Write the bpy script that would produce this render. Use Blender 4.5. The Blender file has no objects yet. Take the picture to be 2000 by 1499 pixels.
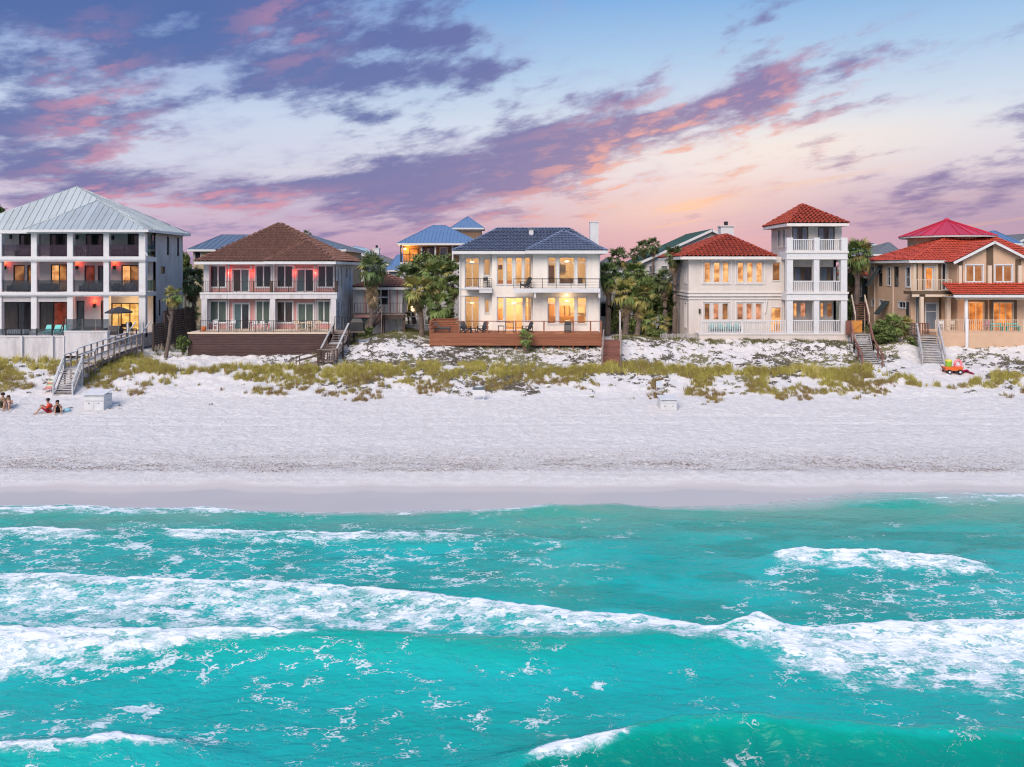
import bpy, bmesh, math, random
import numpy as np
from mathutils import Vector, Matrix

scn = bpy.context.scene
COL = scn.collection
R = math.radians
rnd = random.Random(7)

# ------------------------------------------------------------------ camera
CAM_H, HZ, FPX = 11.5, 525.0, 1500.0      # camera height (m), horizon row and focal length for a 2000 px wide picture
cam = bpy.data.cameras.new('camera')
cam.sensor_width = 36.0
cam.lens = 36.0 * FPX / 2000.0
cam.shift_y = -(749.5 - HZ) / 2000.0
cam.clip_start, cam.clip_end = 0.5, 9000
cam_o = bpy.data.objects.new('camera', cam)
COL.objects.link(cam_o)
cam_o.location = (0, 0, CAM_H)
cam_o.rotation_euler = (R(90), 0, 0)
scn.camera = cam_o

# ------------------------------------------------------------------ render look
EXPO = 0.62
scn.view_settings.view_transform = 'Standard'
scn.view_settings.look = 'None'
scn.view_settings.exposure = EXPO
scn.view_settings.gamma = 1.0
scn.view_settings.use_curve_mapping = False
scn.cycles.use_denoising = True
scn.cycles.filter_width = 1.15
scn.cycles.max_bounces = 5
scn.cycles.diffuse_bounces = 2
scn.cycles.glossy_bounces = 2
scn.cycles.use_adaptive_sampling = True
scn.cycles.adaptive_threshold = 0.03
scn.cycles.transparent_max_bounces = 16
scn.cycles.caustics_reflective = False
scn.cycles.caustics_refractive = False
scn.cycles.sample_clamp_indirect = 4.0


def lin(r, g, b):
    def f(c):
        c /= 255.0
        return c / 12.92 if c <= 0.04045 else ((c + 0.055) / 1.055) ** 2.4
    return (f(r), f(g), f(b), 1.0)


class NT:
    """small shader-graph writer"""
    def __init__(self, tree):
        self.t = tree
        self.n = tree.nodes
        self.l = tree.links

    def new(self, typ, **kw):
        nd = self.n.new(typ)
        for k, v in kw.items():
            setattr(nd, k, v)
        return nd

    def put(self, sock, v):
        if isinstance(v, bpy.types.NodeSocket):
            self.l.new(v, sock)
        elif v is not None:
            sock.default_value = v

    def m(self, op, a, b=None, c=None, clamp=False):
        nd = self.new('ShaderNodeMath', operation=op, use_clamp=clamp)
        self.put(nd.inputs[0], a)
        self.put(nd.inputs[1], b)
        self.put(nd.inputs[2], c)
        return nd.outputs[0]

    def mix(self, f, a, b, blend='MIX'):
        nd = self.new('ShaderNodeMix', data_type='RGBA', blend_type=blend)
        self.put(nd.inputs[0], f)
        self.put(nd.inputs[6], a)
        self.put(nd.inputs[7], b)
        return nd.outputs[2]

    def vec(self, x, y, z):
        nd = self.new('ShaderNodeCombineXYZ')
        for i, v in enumerate((x, y, z)):
            self.put(nd.inputs[i], v)
        return nd.outputs[0]

    def xyz(self, v):
        nd = self.new('ShaderNodeSeparateXYZ')
        self.put(nd.inputs[0], v)
        return nd.outputs

    def vmul(self, v, s):
        nd = self.new('ShaderNodeVectorMath', operation='MULTIPLY')
        self.put(nd.inputs[0], v)
        nd.inputs[1].default_value = s
        return nd.outputs[0]

    def noise(self, v, scale=1.0, detail=4.0, rough=0.55, dist=0.0):
        nd = self.new('ShaderNodeTexNoise')
        self.put(nd.inputs['Vector'], v)
        nd.inputs['Scale'].default_value = scale
        nd.inputs['Detail'].default_value = detail
        nd.inputs['Roughness'].default_value = rough
        nd.inputs['Distortion'].default_value = dist
        return nd.outputs[0]

    def ramp(self, f, stops, interp='LINEAR'):
        nd = self.new('ShaderNodeValToRGB')
        nd.color_ramp.interpolation = interp
        el = nd.color_ramp.elements
        while len(el) < len(stops):
            el.new(0.5)
        for e, (p, c) in zip(el, stops):
            e.position = p
            e.color = c if len(c) == 4 else (*c, 1)
        self.put(nd.inputs[0], f)
        return nd.outputs[0]

    def smooth(self, x, a, b):
        nd = self.new('ShaderNodeMapRange', interpolation_type='SMOOTHSTEP')
        self.put(nd.inputs[0], x)
        nd.inputs[1].default_value = a
        nd.inputs[2].default_value = b
        return nd.outputs[0]


# ------------------------------------------------------------------ sky at dusk: gradient, cloud bands, Nishita under it
def build_world():
    w = bpy.data.worlds.new('World')
    scn.world = w
    w.use_nodes = True
    w.cycles.sampling_method = 'MANUAL'
    w.cycles.sample_map_resolution = 256
    t = NT(w.node_tree)
    w.node_tree.nodes.clear()
    out = t.new('ShaderNodeOutputWorld')
    bg = t.new('ShaderNodeBackground')
    t.l.new(bg.outputs[0], out.inputs[0])
    d = t.new('ShaderNodeTexCoord').outputs['Generated']
    x, y, z = t.xyz(d)
    hyp = t.m('SQRT', t.m('ADD', t.m('MULTIPLY', x, x), t.m('MULTIPLY', y, y)))
    v = t.m('MAXIMUM', t.m('DIVIDE', z, t.m('MAXIMUM', hyp, 0.02)), 0.0)
    u = t.m('ARCTAN2', x, y)

    uv = t.vec(u, v, 0.0)

    def gauss(cu, cv, su, sv, slope=0.0):
        mp = t.new('ShaderNodeMapping', vector_type='TEXTURE')
        t.l.new(uv, mp.inputs[0])
        mp.inputs['Location'].default_value = (cu, cv, 0)
        mp.inputs['Rotation'].default_value = (0, 0, math.atan(slope))
        mp.inputs['Scale'].default_value = (su, sv, 1)
        dt = t.new('ShaderNodeVectorMath', operation='DOT_PRODUCT')
        t.l.new(mp.outputs[0], dt.inputs[0])
        t.l.new(mp.outputs[0], dt.inputs[1])
        return t.m('POWER', 0.36788, dt.outputs['Value'])

    def add(*s):
        r = s[0]
        for q in s[1:]:
            r = t.m('ADD', r, q)
        return r

    def k(s, f):
        return t.m('MULTIPLY', s, f)

    vr = t.m('DIVIDE', v, 0.8, clamp=True)
    right = t.ramp(vr, [(0.0, lin(182, 146, 178)), (0.06, lin(198, 168, 194)), (0.14, lin(228, 216, 226)), (0.22, lin(220, 229, 243)),
                        (0.33, lin(176, 208, 240)), (0.45, lin(122, 176, 232)), (1.0, lin(120, 165, 225))])
    left = t.ramp(vr, [(0.0, lin(186, 154, 188)), (0.06, lin(206, 178, 204)), (0.14, lin(216, 218, 236)), (0.24, lin(200, 214, 241)),
                       (0.36, lin(135, 165, 218)), (0.45, lin(85, 125, 195)), (1.0, lin(110, 150, 215))])
    base = t.mix(t.smooth(u, -0.55, 0.15), left, right)
    # cloud field: streaks that lean up to the right
    g = t.m('SUBTRACT', t.m('MULTIPLY', t.m('LOGARITHM', t.m('ADD', v, 0.12), 2.71828), 2.1), t.m('MULTIPLY', x, 1.3))
    p = t.vec(t.m('MULTIPLY', x, 3.1), t.m('MULTIPLY', y, 3.1), g)
    n1 = t.noise(p, 1.5, 5.0, 0.58)
    p2 = t.vec(t.m('MULTIPLY', x, 5.0), t.m('MULTIPLY', y, 5.0), t.m('MULTIPLY', g, 2.2))
    n2 = t.noise(p2, 2.4, 6.0, 0.62)
    # the same field looked up a little towards the glow, so that cloud edges facing it can be lit
    p3 = t.vec(t.m('ADD', t.m('MULTIPLY', x, 5.0), 0.08), t.m('MULTIPLY', y, 5.0), t.m('SUBTRACT', t.m('MULTIPLY', g, 2.2), 0.14))
    n3 = t.noise(p3, 2.4, 4.0, 0.60)
    bias = add(k(gauss(-0.52, 0.27, 0.22, 0.12), 0.44),
               k(gauss(-0.27, 0.335, 0.16, 0.09), 0.50),
               k(gauss(-0.36, 0.10, 0.21, 0.022, 0.02), 0.42),
               k(gauss(0.00, 0.140, 0.27, 0.046, 0.24), 0.66),
               k(gauss(-0.08, 0.085, 0.26, 0.028, 0.05), 0.17),
               k(gauss(0.30, 0.218, 0.12, 0.020, 0.20), 0.34),
               k(gauss(-0.05, 0.30, 0.14, 0.025, 0.1), 0.26),
               k(gauss(-0.15, 0.245, 0.13, 0.018, 0.10), 0.34),
               k(gauss(0.62, 0.165, 0.07, 0.010), 0.50),
               k(gauss(0.54, 0.090, 0.22, 0.034, 0.10), 0.26),
               k(gauss(-0.55, 0.12, 0.10, 0.05), 0.22))
    dens = add(t.m('MULTIPLY', t.m('SUBTRACT', n1, 0.5), 1.3), t.m('MULTIPLY', t.m('SUBTRACT', n2, 0.5), 1.35), bias)
    cover = t.m('MULTIPLY', t.smooth(dens, 0.12, 0.50), 0.84)
    thin = t.smooth(add(t.m('MULTIPLY', t.m('SUBTRACT', n2, 0.5), 1.5), bias), 0.02, 0.42)
    lit = t.smooth(t.m('SUBTRACT', n2, n3), -0.04, 0.15)
    low = t.smooth(v, 0.24, 0.05)
    warm = add(k(gauss(0.21, 0.165, 0.20, 0.055, 0.3), 1.0), k(gauss(0.12, 0.085, 0.22, 0.030, 0.15), 0.6), k(gauss(-0.50, 0.17, 0.06, 0.09), 0.62), k(gauss(-0.36, 0.082, 0.16, 0.018), 0.9), k(gauss(-0.29, 0.30, 0.06, 0.06), 0.38))
    dark = t.mix(t.smooth(u, -0.5, 0.3), lin(66, 98, 164), lin(106, 100, 164))
    dark = t.mix(t.m('MULTIPLY', low, 0.40), dark, lin(128, 114, 168))
    veil = t.mix(low, lin(160, 176, 220), lin(180, 164, 202))
    pink = t.mix(gauss(0.25, 0.09, 0.25, 0.12), lin(228, 158, 176), lin(248, 184, 158))
    sky = t.mix(t.m('MULTIPLY', thin, 0.45), base, veil)
    # glow low over the roofs on the right of the middle
    sky = t.mix(t.m('MULTIPLY', gauss(0.22, 0.080, 0.17, 0.030, 0.12), 0.42), sky, lin(250, 208, 184))
    sky = t.mix(t.m('MULTIPLY', gauss(0.36, 0.150, 0.20, 0.030, 0.05), 0.55), sky, lin(255, 240, 226))
    sky = t.mix(t.m('MULTIPLY', gauss(0.56, 0.055, 0.26, 0.045, 0.03), 0.62), sky, lin(174, 150, 182))
    sky = t.mix(cover, sky, dark)
    wf = t.m('MULTIPLY', t.m('MULTIPLY', t.m('ADD', lit, 0.12), t.m('MINIMUM', t.m('MULTIPLY', warm, 1.2), 1.0)), t.smooth(dens, 0.02, 0.24), clamp=True)
    sky = t.mix(t.m('MULTIPLY', wf, 0.80), sky, pink)
    # fine orange streaks near the glow
    st = t.noise(t.vec(t.m('MULTIPLY', x, 2.2), 0.0, t.m('MULTIPLY', t.m('SUBTRACT', v, t.m('MULTIPLY', x, 0.16)), 42.0)), 1.3, 3.0, 0.6)
    stf = t.m('MULTIPLY', t.smooth(st, 0.54, 0.72), add(gauss(0.24, 0.075, 0.18, 0.032, 0.1), k(gauss(0.56, 0.062, 0.16, 0.014, 0.10), 0.9)), clamp=True)
    sky = t.mix(t.m('MULTIPLY', stf, 0.8), sky, lin(255, 198, 142))
    nish = t.new('ShaderNodeTexSky', sky_type='NISHITA', sun_disc=False)
    nish.sun_elevation = R(3.0)
    nish.sun_rotation = R(14.0)
    nv = t.new('ShaderNodeVectorMath', operation='SCALE')
    t.l.new(nish.outputs[0], nv.inputs[0])
    nv.inputs['Scale'].default_value = 0.06
    sc = t.new('ShaderNodeVectorMath', operation='SCALE')
    t.l.new(sky, sc.inputs[0])
    sc.inputs['Scale'].default_value = 1.0 / (2 ** EXPO)
    fin = t.mix(0.06, sc.outputs[0], nv.outputs[0])
    t.l.new(fin, bg.inputs[0])
    bg.inputs[1].default_value = 1.0


build_world()

# soft light of the open dusk sky over the sea
sun = bpy.data.lights.new('sun', 'SUN')
sun.energy = 2.6
sun.angle = R(42)
sun.color = (1.0, 0.87, 0.75)
sun_o = bpy.data.objects.new('sun', sun)
COL.objects.link(sun_o)
sun_o.location = (0, -30, 60)
sun_o.rotation_euler = (R(48), 0, R(-24))

# ------------------------------------------------------------------ geometry helpers
def PX(px, Y):
    return (px - 1000.0) * Y / FPX


def PZ(py, Y):
    return CAM_H - (py - HZ) * Y / FPX


def P(px, py, Y):
    return Vector((PX(px, Y), Y, PZ(py, Y)))


class MB:
    """collects simple shapes and links them as one mesh object"""
    def __init__(self):
        self.v, self.f = [], []

    def quad(self, a, b, c, d):
        n = len(self.v)
        self.v += [tuple(a), tuple(b), tuple(c), tuple(d)]
        self.f.append((n, n + 1, n + 2, n + 3))

    def poly(self, pts):
        n = len(self.v)
        self.v += [tuple(p) for p in pts]
        self.f.append(tuple(range(n, n + len(pts))))

    def hexa(self, p):
        """8 corners: bottom 4 ccw, top 4 ccw"""
        n = len(self.v)
        self.v += [tuple(q) for q in p]
        for q in ((3, 2, 1, 0), (4, 5, 6, 7), (0, 1, 5, 4), (1, 2, 6, 5), (2, 3, 7, 6), (3, 0, 4, 7)):
            self.f.append(tuple(n + i for i in q))
        return self

    def box(self, x0, x1, y0, y1, z0, z1):
        x0, x1 = min(x0, x1), max(x0, x1)
        y0, y1 = min(y0, y1), max(y0, y1)
        z0, z1 = min(z0, z1), max(z0, z1)
        return self.hexa([(x0, y0, z0), (x1, y0, z0), (x1, y1, z0), (x0, y1, z0), (x0, y0, z1), (x1, y0, z1), (x1, y1, z1), (x0, y1, z1)])

    def bar(self, a, b, w, h=None, up=(0, 0, 1)):
        """square bar from a to b"""
        h = h or w
        a, b = Vector(a), Vector(b)
        d = (b - a).normalized()
        s = d.cross(Vector(up))
        if s.length < 1e-4:
            s = d.cross(Vector((0, 1, 0)))
        s.normalize()
        t = s.cross(d)
        s, t = s * w / 2, t * h / 2
        return self.hexa([a - s - t, a + s - t, b + s - t, b - s - t, a - s + t, a + s + t, b + s + t, b - s + t])

    def tube(self, pts, rad, n=8, cap=True):
        pts = [Vector(p) for p in pts]
        if not hasattr(rad, '__len__'):
            rad = [rad] * len(pts)
        rings = []
        for i, p in enumerate(pts):
            d = (pts[min(i + 1, len(pts) - 1)] - pts[max(i - 1, 0)]).normalized()
            s = d.cross(Vector((0, 0, 1)))
            if s.length < 1e-3:
                s = Vector((1, 0, 0))
            s.normalize()
            t = s.cross(d)
            base = len(self.v)
            for k in range(n):
                a = 2 * math.pi * k / n
                self.v.append(tuple(p + (s * math.cos(a) + t * math.sin(a)) * rad[i]))
            rings.append(base)
        for r0, r1 in zip(rings, rings[1:]):
            for k in range(n):
                self.f.append((r0 + k, r0 + (k + 1) % n, r1 + (k + 1) % n, r1 + k))
        if cap:
            self.f.append(tuple(rings[0] + k for k in reversed(range(n))))
            self.f.append(tuple(rings[-1] + k for k in range(n)))
        return self

    def lathe(self, c, prof, n=14):
        """prof: (radius, z) pairs round a vertical axis at c"""
        c = Vector(c)
        rings = []
        for r, z in prof:
            b = len(self.v)
            for k in range(n):
                a = 2 * math.pi * k / n
                self.v.append((c.x + r * math.cos(a), c.y + r * math.sin(a), c.z + z))
            rings.append(b)
        for r0, r1 in zip(rings, rings[1:]):
            for k in range(n):
                self.f.append((r0 + k, r0 + (k + 1) % n, r1 + (k + 1) % n, r1 + k))
        return self

    def mesh(self, name, mat, smooth=False):
        me = bpy.data.meshes.new(name)
        me.from_pydata(self.v, [], self.f)
        if mat:
            me.materials.append(mat)
        if smooth:
            me.polygons.foreach_set('use_smooth', [True] * len(me.polygons))
        me.update()
        return me

    def build(self, name, mat, parent=None, smooth=False, kind=None, label=None):
        o = bpy.data.objects.new(name, self.mesh(name, mat, smooth))
        COL.objects.link(o)
        attach(o, parent)
        if kind:
            o['kind'] = kind
        if label:
            o['label'] = label
        return o


def wloc(o):
    p = Vector((0, 0, 0))
    while o is not None:
        p += Vector(o.location)
        o = o.parent
    return p


def attach(o, parent):
    """parent an object whose coordinates are in world space (parents carry plain translations)"""
    if parent is not None:
        o.parent = parent
        o.matrix_parent_inverse = Matrix.Translation(-wloc_inv(parent))


def wloc_inv(parent):
    # world translation of the parent including its own inverse matrices
    m = Matrix.Identity(4)
    chain = []
    p = parent
    while p is not None:
        chain.append(p)
        p = p.parent
    for q in reversed(chain):
        m = m @ (q.matrix_parent_inverse if q.parent else Matrix.Identity(4)) @ Matrix.Translation(q.location)
    return m.to_translation()


def thing(name, label, cat, loc=(0, 0, 0), group=None):
    o = bpy.data.objects.new(name, None)
    o.empty_display_size = 0.3
    COL.objects.link(o)
    o.location = loc
    return tag(o, label, cat, group)


def tag(o, label, cat, group=None, kind=None):
    o['label'] = label
    o['category'] = cat
    if group:
        o['group'] = group
    if kind:
        o['kind'] = kind
    return o


def copy_tree(o, parent=None, children=None):
    c = o.copy()
    COL.objects.link(c)
    c.parent = parent
    for ch in (children or CH(o)):
        copy_tree(ch, c)
    return c


def CH(o):
    return list(o.children)


# ------------------------------------------------------------------ materials
def mat(name, col, rough=0.7, var=0.12, scale=2.0, bump=0.0, bscale=30.0, metal=0.0, spec=0.3, stretch=(1, 1, 1), rand=0.0, hue=0.0, second=None, amount=0.5):
    m = bpy.data.materials.new(name)
    m.use_nodes = True
    t = NT(m.node_tree)
    b = t.n['Principled BSDF']
    b.inputs['Roughness'].default_value = rough
    b.inputs['Metallic'].default_value = metal
    b.inputs['Specular IOR Level'].default_value = spec
    pos = t.vmul(t.new('ShaderNodeNewGeometry').outputs['Position'], stretch)
    n = t.noise(pos, scale, 5, 0.6)
    f = t.m('ADD', t.m('MULTIPLY', t.m('SUBTRACT', n, 0.5), var * 4), 1.0)
    c = col if len(col) == 4 else (*col, 1)
    cs = c
    if second is not None:
        s2 = second if len(second) == 4 else (*second, 1)
        cs = t.mix(t.m('MULTIPLY', t.smooth(t.noise(pos, scale * 1.7, 6, 0.65), 0.42, 0.68), amount), c, s2)
    if rand:
        oi = t.new('ShaderNodeObjectInfo').outputs['Random']
        f = t.m('MULTIPLY', f, t.m('ADD', t.m('MULTIPLY', t.m('SUBTRACT', oi, 0.5), rand * 2), 1.0))
        if hue:
            cs = t.mix(t.m('MULTIPLY', t.m('FRACT', t.m('MULTIPLY', oi, 7.31)), hue), cs, (0.20, 0.13, 0.05, 1))
    mul = t.new('ShaderNodeVectorMath', operation='SCALE')
    t.put(mul.inputs[0], cs if isinstance(cs, bpy.types.NodeSocket) else cs[:3])
    t.l.new(f, mul.inputs['Scale'])
    t.l.new(mul.outputs[0], b.inputs['Base Color'])
    if bump:
        bn = t.new('ShaderNodeBump')
        bn.inputs['Strength'].default_value = bump
        bn.inputs['Distance'].default_value = 0.02
        t.l.new(t.noise(pos, bscale, 3, 0.6), bn.inputs['Height'])
        t.l.new(bn.outputs[0], b.inputs['Normal'])
    return m


def pane_mat(name, col, refl=0.5, var=0.3):
    """window glass over a dark or curtained room"""
    m = mat(name, col, rough=0.06, var=var, scale=0.9, spec=refl, stretch=(2.5, 1, 0.5))
    return m


def lit_mat(name, col, strength, contrast=0.5, curtain=6.0):
    """glass of a room with its lamps on"""
    m = bpy.data.materials.new(name)
    m.use_nodes = True
    t = NT(m.node_tree)
    b = t.n['Principled BSDF']
    b.inputs['Base Color'].default_value = (0.05, 0.035, 0.02, 1)
    b.inputs['Roughness'].default_value = 0.08
    pos = t.new('ShaderNodeNewGeometry').outputs['Position']
    n1 = t.noise(t.vmul(pos, (curtain, curtain, 0.35)), 1.0, 3, 0.5)
    n2 = t.noise(t.vmul(pos, (1.1, 1.1, 1.4)), 1.3, 2, 0.5)
    f = t.m('ADD', 1.0, t.m('ADD', t.m('MULTIPLY', t.m('SUBTRACT', n1, 0.5), contrast * 1.6), t.m('MULTIPLY', t.m('SUBTRACT', n2, 0.5), contrast * 3)))
    c2 = t.mix(t.smooth(n2, 0.35, 0.65), (col[0] * 0.85, col[1] * 0.62, col[2] * 0.45, 1), (col[0], col[1], col[2], 1))
    t.l.new(c2, b.inputs['Emission Color'])
    t.l.new(t.m('MAXIMUM', t.m('MULTIPLY', f, strength), 0.02), b.inputs['Emission Strength'])
    return m


def clear_glass(name, tint=(0.95, 0.97, 0.97), refl=0.07):
    m = bpy.data.materials.new(name)
    m.use_nodes = True
    t = NT(m.node_tree)
    t.n.clear()
    out = t.new('ShaderNodeOutputMaterial')
    tr = t.new('ShaderNodeBsdfTransparent')
    tr.inputs[0].default_value = (*tint, 1)
    gl = t.new('ShaderNodeBsdfGlossy')
    gl.inputs['Roughness'].default_value = 0.03
    mx = t.new('ShaderNodeMixShader')
    mx.inputs[0].default_value = refl
    t.l.new(tr.outputs[0], mx.inputs[1])
    t.l.new(gl.outputs[0], mx.inputs[2])
    t.l.new(mx.outputs[0], out.inputs[0])
    return m


def emit_mat(name, col, s):
    m = bpy.data.materials.new(name)
    m.use_nodes = True
    b = m.node_tree.nodes['Principled BSDF']
    b.inputs['Base Color'].default_value = (*col, 1)
    b.inputs['Emission Color'].default_value = (*col, 1)
    b.inputs['Emission Strength'].default_value = s
    return m


# ------------------------------------------------------------------ noise on arrays
def _hash(ix, iy, seed):
    h = (ix.astype(np.int64) * 374761393 + iy.astype(np.int64) * 668265263 + seed * 1274126177) & 0xFFFFFFFF
    h = ((h ^ (h >> 13)) * 1274126177) & 0xFFFFFFFF
    return ((h ^ (h >> 16)) & 0xFFFF) / 65535.0


def vnoise(x, y, seed=0):
    ix, iy = np.floor(x), np.floor(y)
    fx, fy = x - ix, y - iy
    fx, fy = fx * fx * (3 - 2 * fx), fy * fy * (3 - 2 * fy)
    a, b = _hash(ix, iy, seed), _hash(ix + 1, iy, seed)
    c, d = _hash(ix, iy + 1, seed), _hash(ix + 1, iy + 1, seed)
    return (a + (b - a) * fx) * (1 - fy) + (c + (d - c) * fx) * fy


def fbm(x, y, seed=0, oct=4, gain=0.5):
    s, a, tot = 0.0, 1.0, 0.0
    for i in range(oct):
        s = s + a * vnoise(x * 2 ** i + 13.7 * i, y * 2 ** i + 7.1 * i, seed + i)
        tot += a
        a *= gain
    return s / tot


def grid_mesh(name, xs, ys, z, mat_, attrs=None):
    nx, ny = len(xs), len(ys)
    gx, gy = np.meshgrid(xs, ys)
    co = np.stack([gx.ravel(), gy.ravel(), z.ravel()], 1).astype(np.float32)
    me = bpy.data.meshes.new(name)
    me.vertices.add(nx * ny)
    me.vertices.foreach_set('co', co.ravel())
    i = np.arange(nx - 1)[None, :] + np.arange(ny - 1)[:, None] * nx
    q = np.stack([i, i + 1, i + nx + 1, i + nx], -1).reshape(-1, 4)
    me.loops.add(q.size)
    me.polygons.add(len(q))
    me.loops.foreach_set('vertex_index', q.ravel().astype(np.int32))
    me.polygons.foreach_set('loop_start', np.arange(0, q.size, 4, dtype=np.int32))
    me.polygons.foreach_set('use_smooth', np.ones(len(q), dtype=bool))
    me.update(calc_edges=True)
    me.validate()
    for k, a in (attrs or {}).items():
        at = me.attributes.new(k, 'FLOAT', 'POINT')
        at.data.foreach_set('value', a.ravel().astype(np.float32))
    me.materials.append(mat_)
    o = bpy.data.objects.new(name, me)
    COL.objects.link(o)
    return o


def tri_soup(name, verts, faces_n, mat_, attrs=None):
    """verts (N,3); consecutive runs of faces_n vertices form faces"""
    v = np.asarray(verts, dtype=np.float32)
    n = len(v)
    me = bpy.data.meshes.new(name)
    me.vertices.add(n)
    me.vertices.foreach_set('co', v.ravel())
    me.loops.add(n)
    me.polygons.add(n // faces_n)
    me.loops.foreach_set('vertex_index', np.arange(n, dtype=np.int32))
    me.polygons.foreach_set('loop_start', np.arange(0, n, faces_n, dtype=np.int32))
    me.update(calc_edges=True)
    for k, a in (attrs or {}).items():
        at = me.attributes.new(k, 'FLOAT', 'POINT')
        at.data.foreach_set('value', np.asarray(a, dtype=np.float32))
    me.materials.append(mat_)
    o = bpy.data.objects.new(name, me)
    COL.objects.link(o)
    return o

# ------------------------------------------------------------------ beach and dune
_ZT = np.array([(-400, 3.9), (0, 3.9), (280, 4.0), (370, 3.75), (500, 4.0), (640, 4.5), (700, 4.95), (760, 5.35), (800, 5.1), (840, 4.7), (1000, 4.55),
                (1170, 4.7), (1225, 5.15), (1300, 5.05), (1400, 4.95), (1650, 4.9), (1700, 4.6), (1760, 4.95), (1850, 4.85), (2000, 4.95), (2400, 5.0)])
_PROF = np.array([(-3000, -14), (-20, -6), (15, -2.4), (30, -0.8), (34, -0.16), (36.3, 0.0), (39.5, 0.30), (41.2, 0.62), (43, 0.66), (47, 1.0), (53, 1.6), (56.5, 2.05),
                  (58.5, 2.65), (60.5, 3.2), (62.2, 3.5), (63.6, 3.55)])


def ground_z(X, Y, rough=True):
    X, Y = np.asarray(X, float), np.asarray(Y, float)
    pxx = 1000 + 1500 * X / 69.0
    zt = np.interp(pxx, _ZT[:, 0], _ZT[:, 1])
    z = np.interp(Y, _PROF[:, 0], _PROF[:, 1])
    s = np.clip((Y - 63.2) / 5.8, 0, 1)
    up = 3.55 + (zt - 3.55) * s * s * (3 - 2 * s)
    z = np.where(Y > 63.4, up, z)
    if rough:
        dune = np.clip((Y - 55.5) / 3, 0, 1) * np.clip((71 - Y) / 2, 0, 1)
        z = z + dune * (fbm(X / 3.1, Y / 1.9, 3, 3) - 0.5) * 0.55
        z = z + dune * (fbm(X / 0.9, Y / 0.7, 5, 3) - 0.5) * 0.26
        slope = np.clip((Y - 62) / 3, 0, 1) * np.clip((71 - Y) / 2, 0, 1)
        z = z + slope * (fbm(X / 0.34, Y / 0.30, 15, 2) - 0.5) * 0.26
        dry = np.clip((Y - 40.2) / 1.2, 0, 1) * np.clip((75 - Y) / 4, 0, 1)
        z = z + dry * (np.abs(fbm(X / 0.34, Y / 0.30, 8, 2) - 0.5) - 0.12) * 0.17 + dry * (fbm(X / 0.8, Y / 0.7, 28, 2) - 0.5) * 0.07
        z = z + dry * (fbm(X / 5.0, Y / 2.0, 9, 2) - 0.5) * 0.10
        wetx = np.clip((Y - 35.5) / 2, 0, 1) * np.clip((41.5 - Y) / 2, 0, 1)
        z = z + wetx * (fbm(X / 7.0, Y / 2.0, 19, 2) - 0.5) * 0.10
        track = np.exp(-((Y - 50.2 - 0.25 * np.sin(X / 9)) / 0.22) ** 2) + np.exp(-((Y - 51.9 - 0.25 * np.sin(X / 9)) / 0.22) ** 2)
        z = z - track * 0.035
    return z


def gz(X, Y):
    return float(ground_z(np.array([X]), np.array([Y]))[0])


def sand_mat():
    m = bpy.data.materials.new('white_sand')
    m.use_nodes = True
    t = NT(m.node_tree)
    b = t.n['Principled BSDF']
    geo = t.new('ShaderNodeNewGeometry').outputs['Position']
    x, y, z = t.xyz(geo)
    n = t.noise(geo, 2.2, 6, 0.65)
    nf = t.noise(geo, 9.0, 4, 0.7)
    dry = t.mix(t.smooth(n, 0.3, 0.7), (0.69, 0.655, 0.635, 1), (0.80, 0.77, 0.75, 1))
    dry = t.mix(t.m('MULTIPLY', t.smooth(nf, 0.54, 0.70), 0.34), dry, (0.47, 0.42, 0.40, 1))
    lines = t.noise(t.vmul(geo, (0.10, 3.2, 0)), 1.0, 4, 0.7)
    dry = t.mix(t.m('MULTIPLY', t.m('MULTIPLY', t.smooth(lines, 0.52, 0.70), t.smooth(y, 56.0, 52.0)), 0.30), dry, (0.50, 0.45, 0.43, 1))
    # weed and shell grit left along the berm
    band = t.m('MULTIPLY', t.smooth(y, 40.6, 41.8), t.smooth(y, 46.5, 42.5))
    grit = t.m('MULTIPLY', band, t.smooth(t.noise(t.vmul(geo, (2.4, 6.0, 1)), 2.2, 6, 0.75, 0.6), 0.47, 0.62))
    dry = t.mix(t.m('MULTIPLY', grit, 0.72), dry, (0.30, 0.23, 0.19, 1))
    # behind the houses: lawn and earth
    back = t.smooth(y, 73.0, 77.0)
    dry = t.mix(back, dry, t.mix(t.smooth(n, 0.4, 0.6), (0.08, 0.10, 0.04, 1), (0.22, 0.19, 0.13, 1)))
    wl = t.m('ADD', t.m('SUBTRACT', y, t.m('MULTIPLY', t.m('SUBTRACT', t.noise(t.vmul(geo, (0.16, 0.0, 0)), 1.0, 3, 0.5), 0.5), 2.6)), 0.0)
    wet = t.smooth(wl, 40.3, 39.3)
    wet2 = t.smooth(wl, 38.9, 38.6)
    wetc = t.mix(wet2, (0.53, 0.485, 0.465, 1), (0.46, 0.435, 0.43, 1))
    col = t.mix(wet, dry, wetc)
    t.l.new(col, b.inputs['Base Color'])
    t.l.new(t.m('ADD', 0.85, t.m('MULTIPLY', t.m('ADD', wet, t.m('MULTIPLY', wet2, 1.0)), -0.26)), b.inputs['Roughness'])
    b.inputs['Specular IOR Level'].default_value = 0.3
    h = t.noise(geo, 5.0, 6, 0.78)
    bn = t.new('ShaderNodeBump')
    bn.inputs['Distance'].default_value = 0.20
    t.l.new(h, bn.inputs['Height'])
    t.l.new(t.m('SUBTRACT', 0.80, t.m('MULTIPLY', wet, 0.78)), bn.inputs['Strength'])
    t.l.new(bn.outputs[0], b.inputs['Normal'])
    return m


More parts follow.
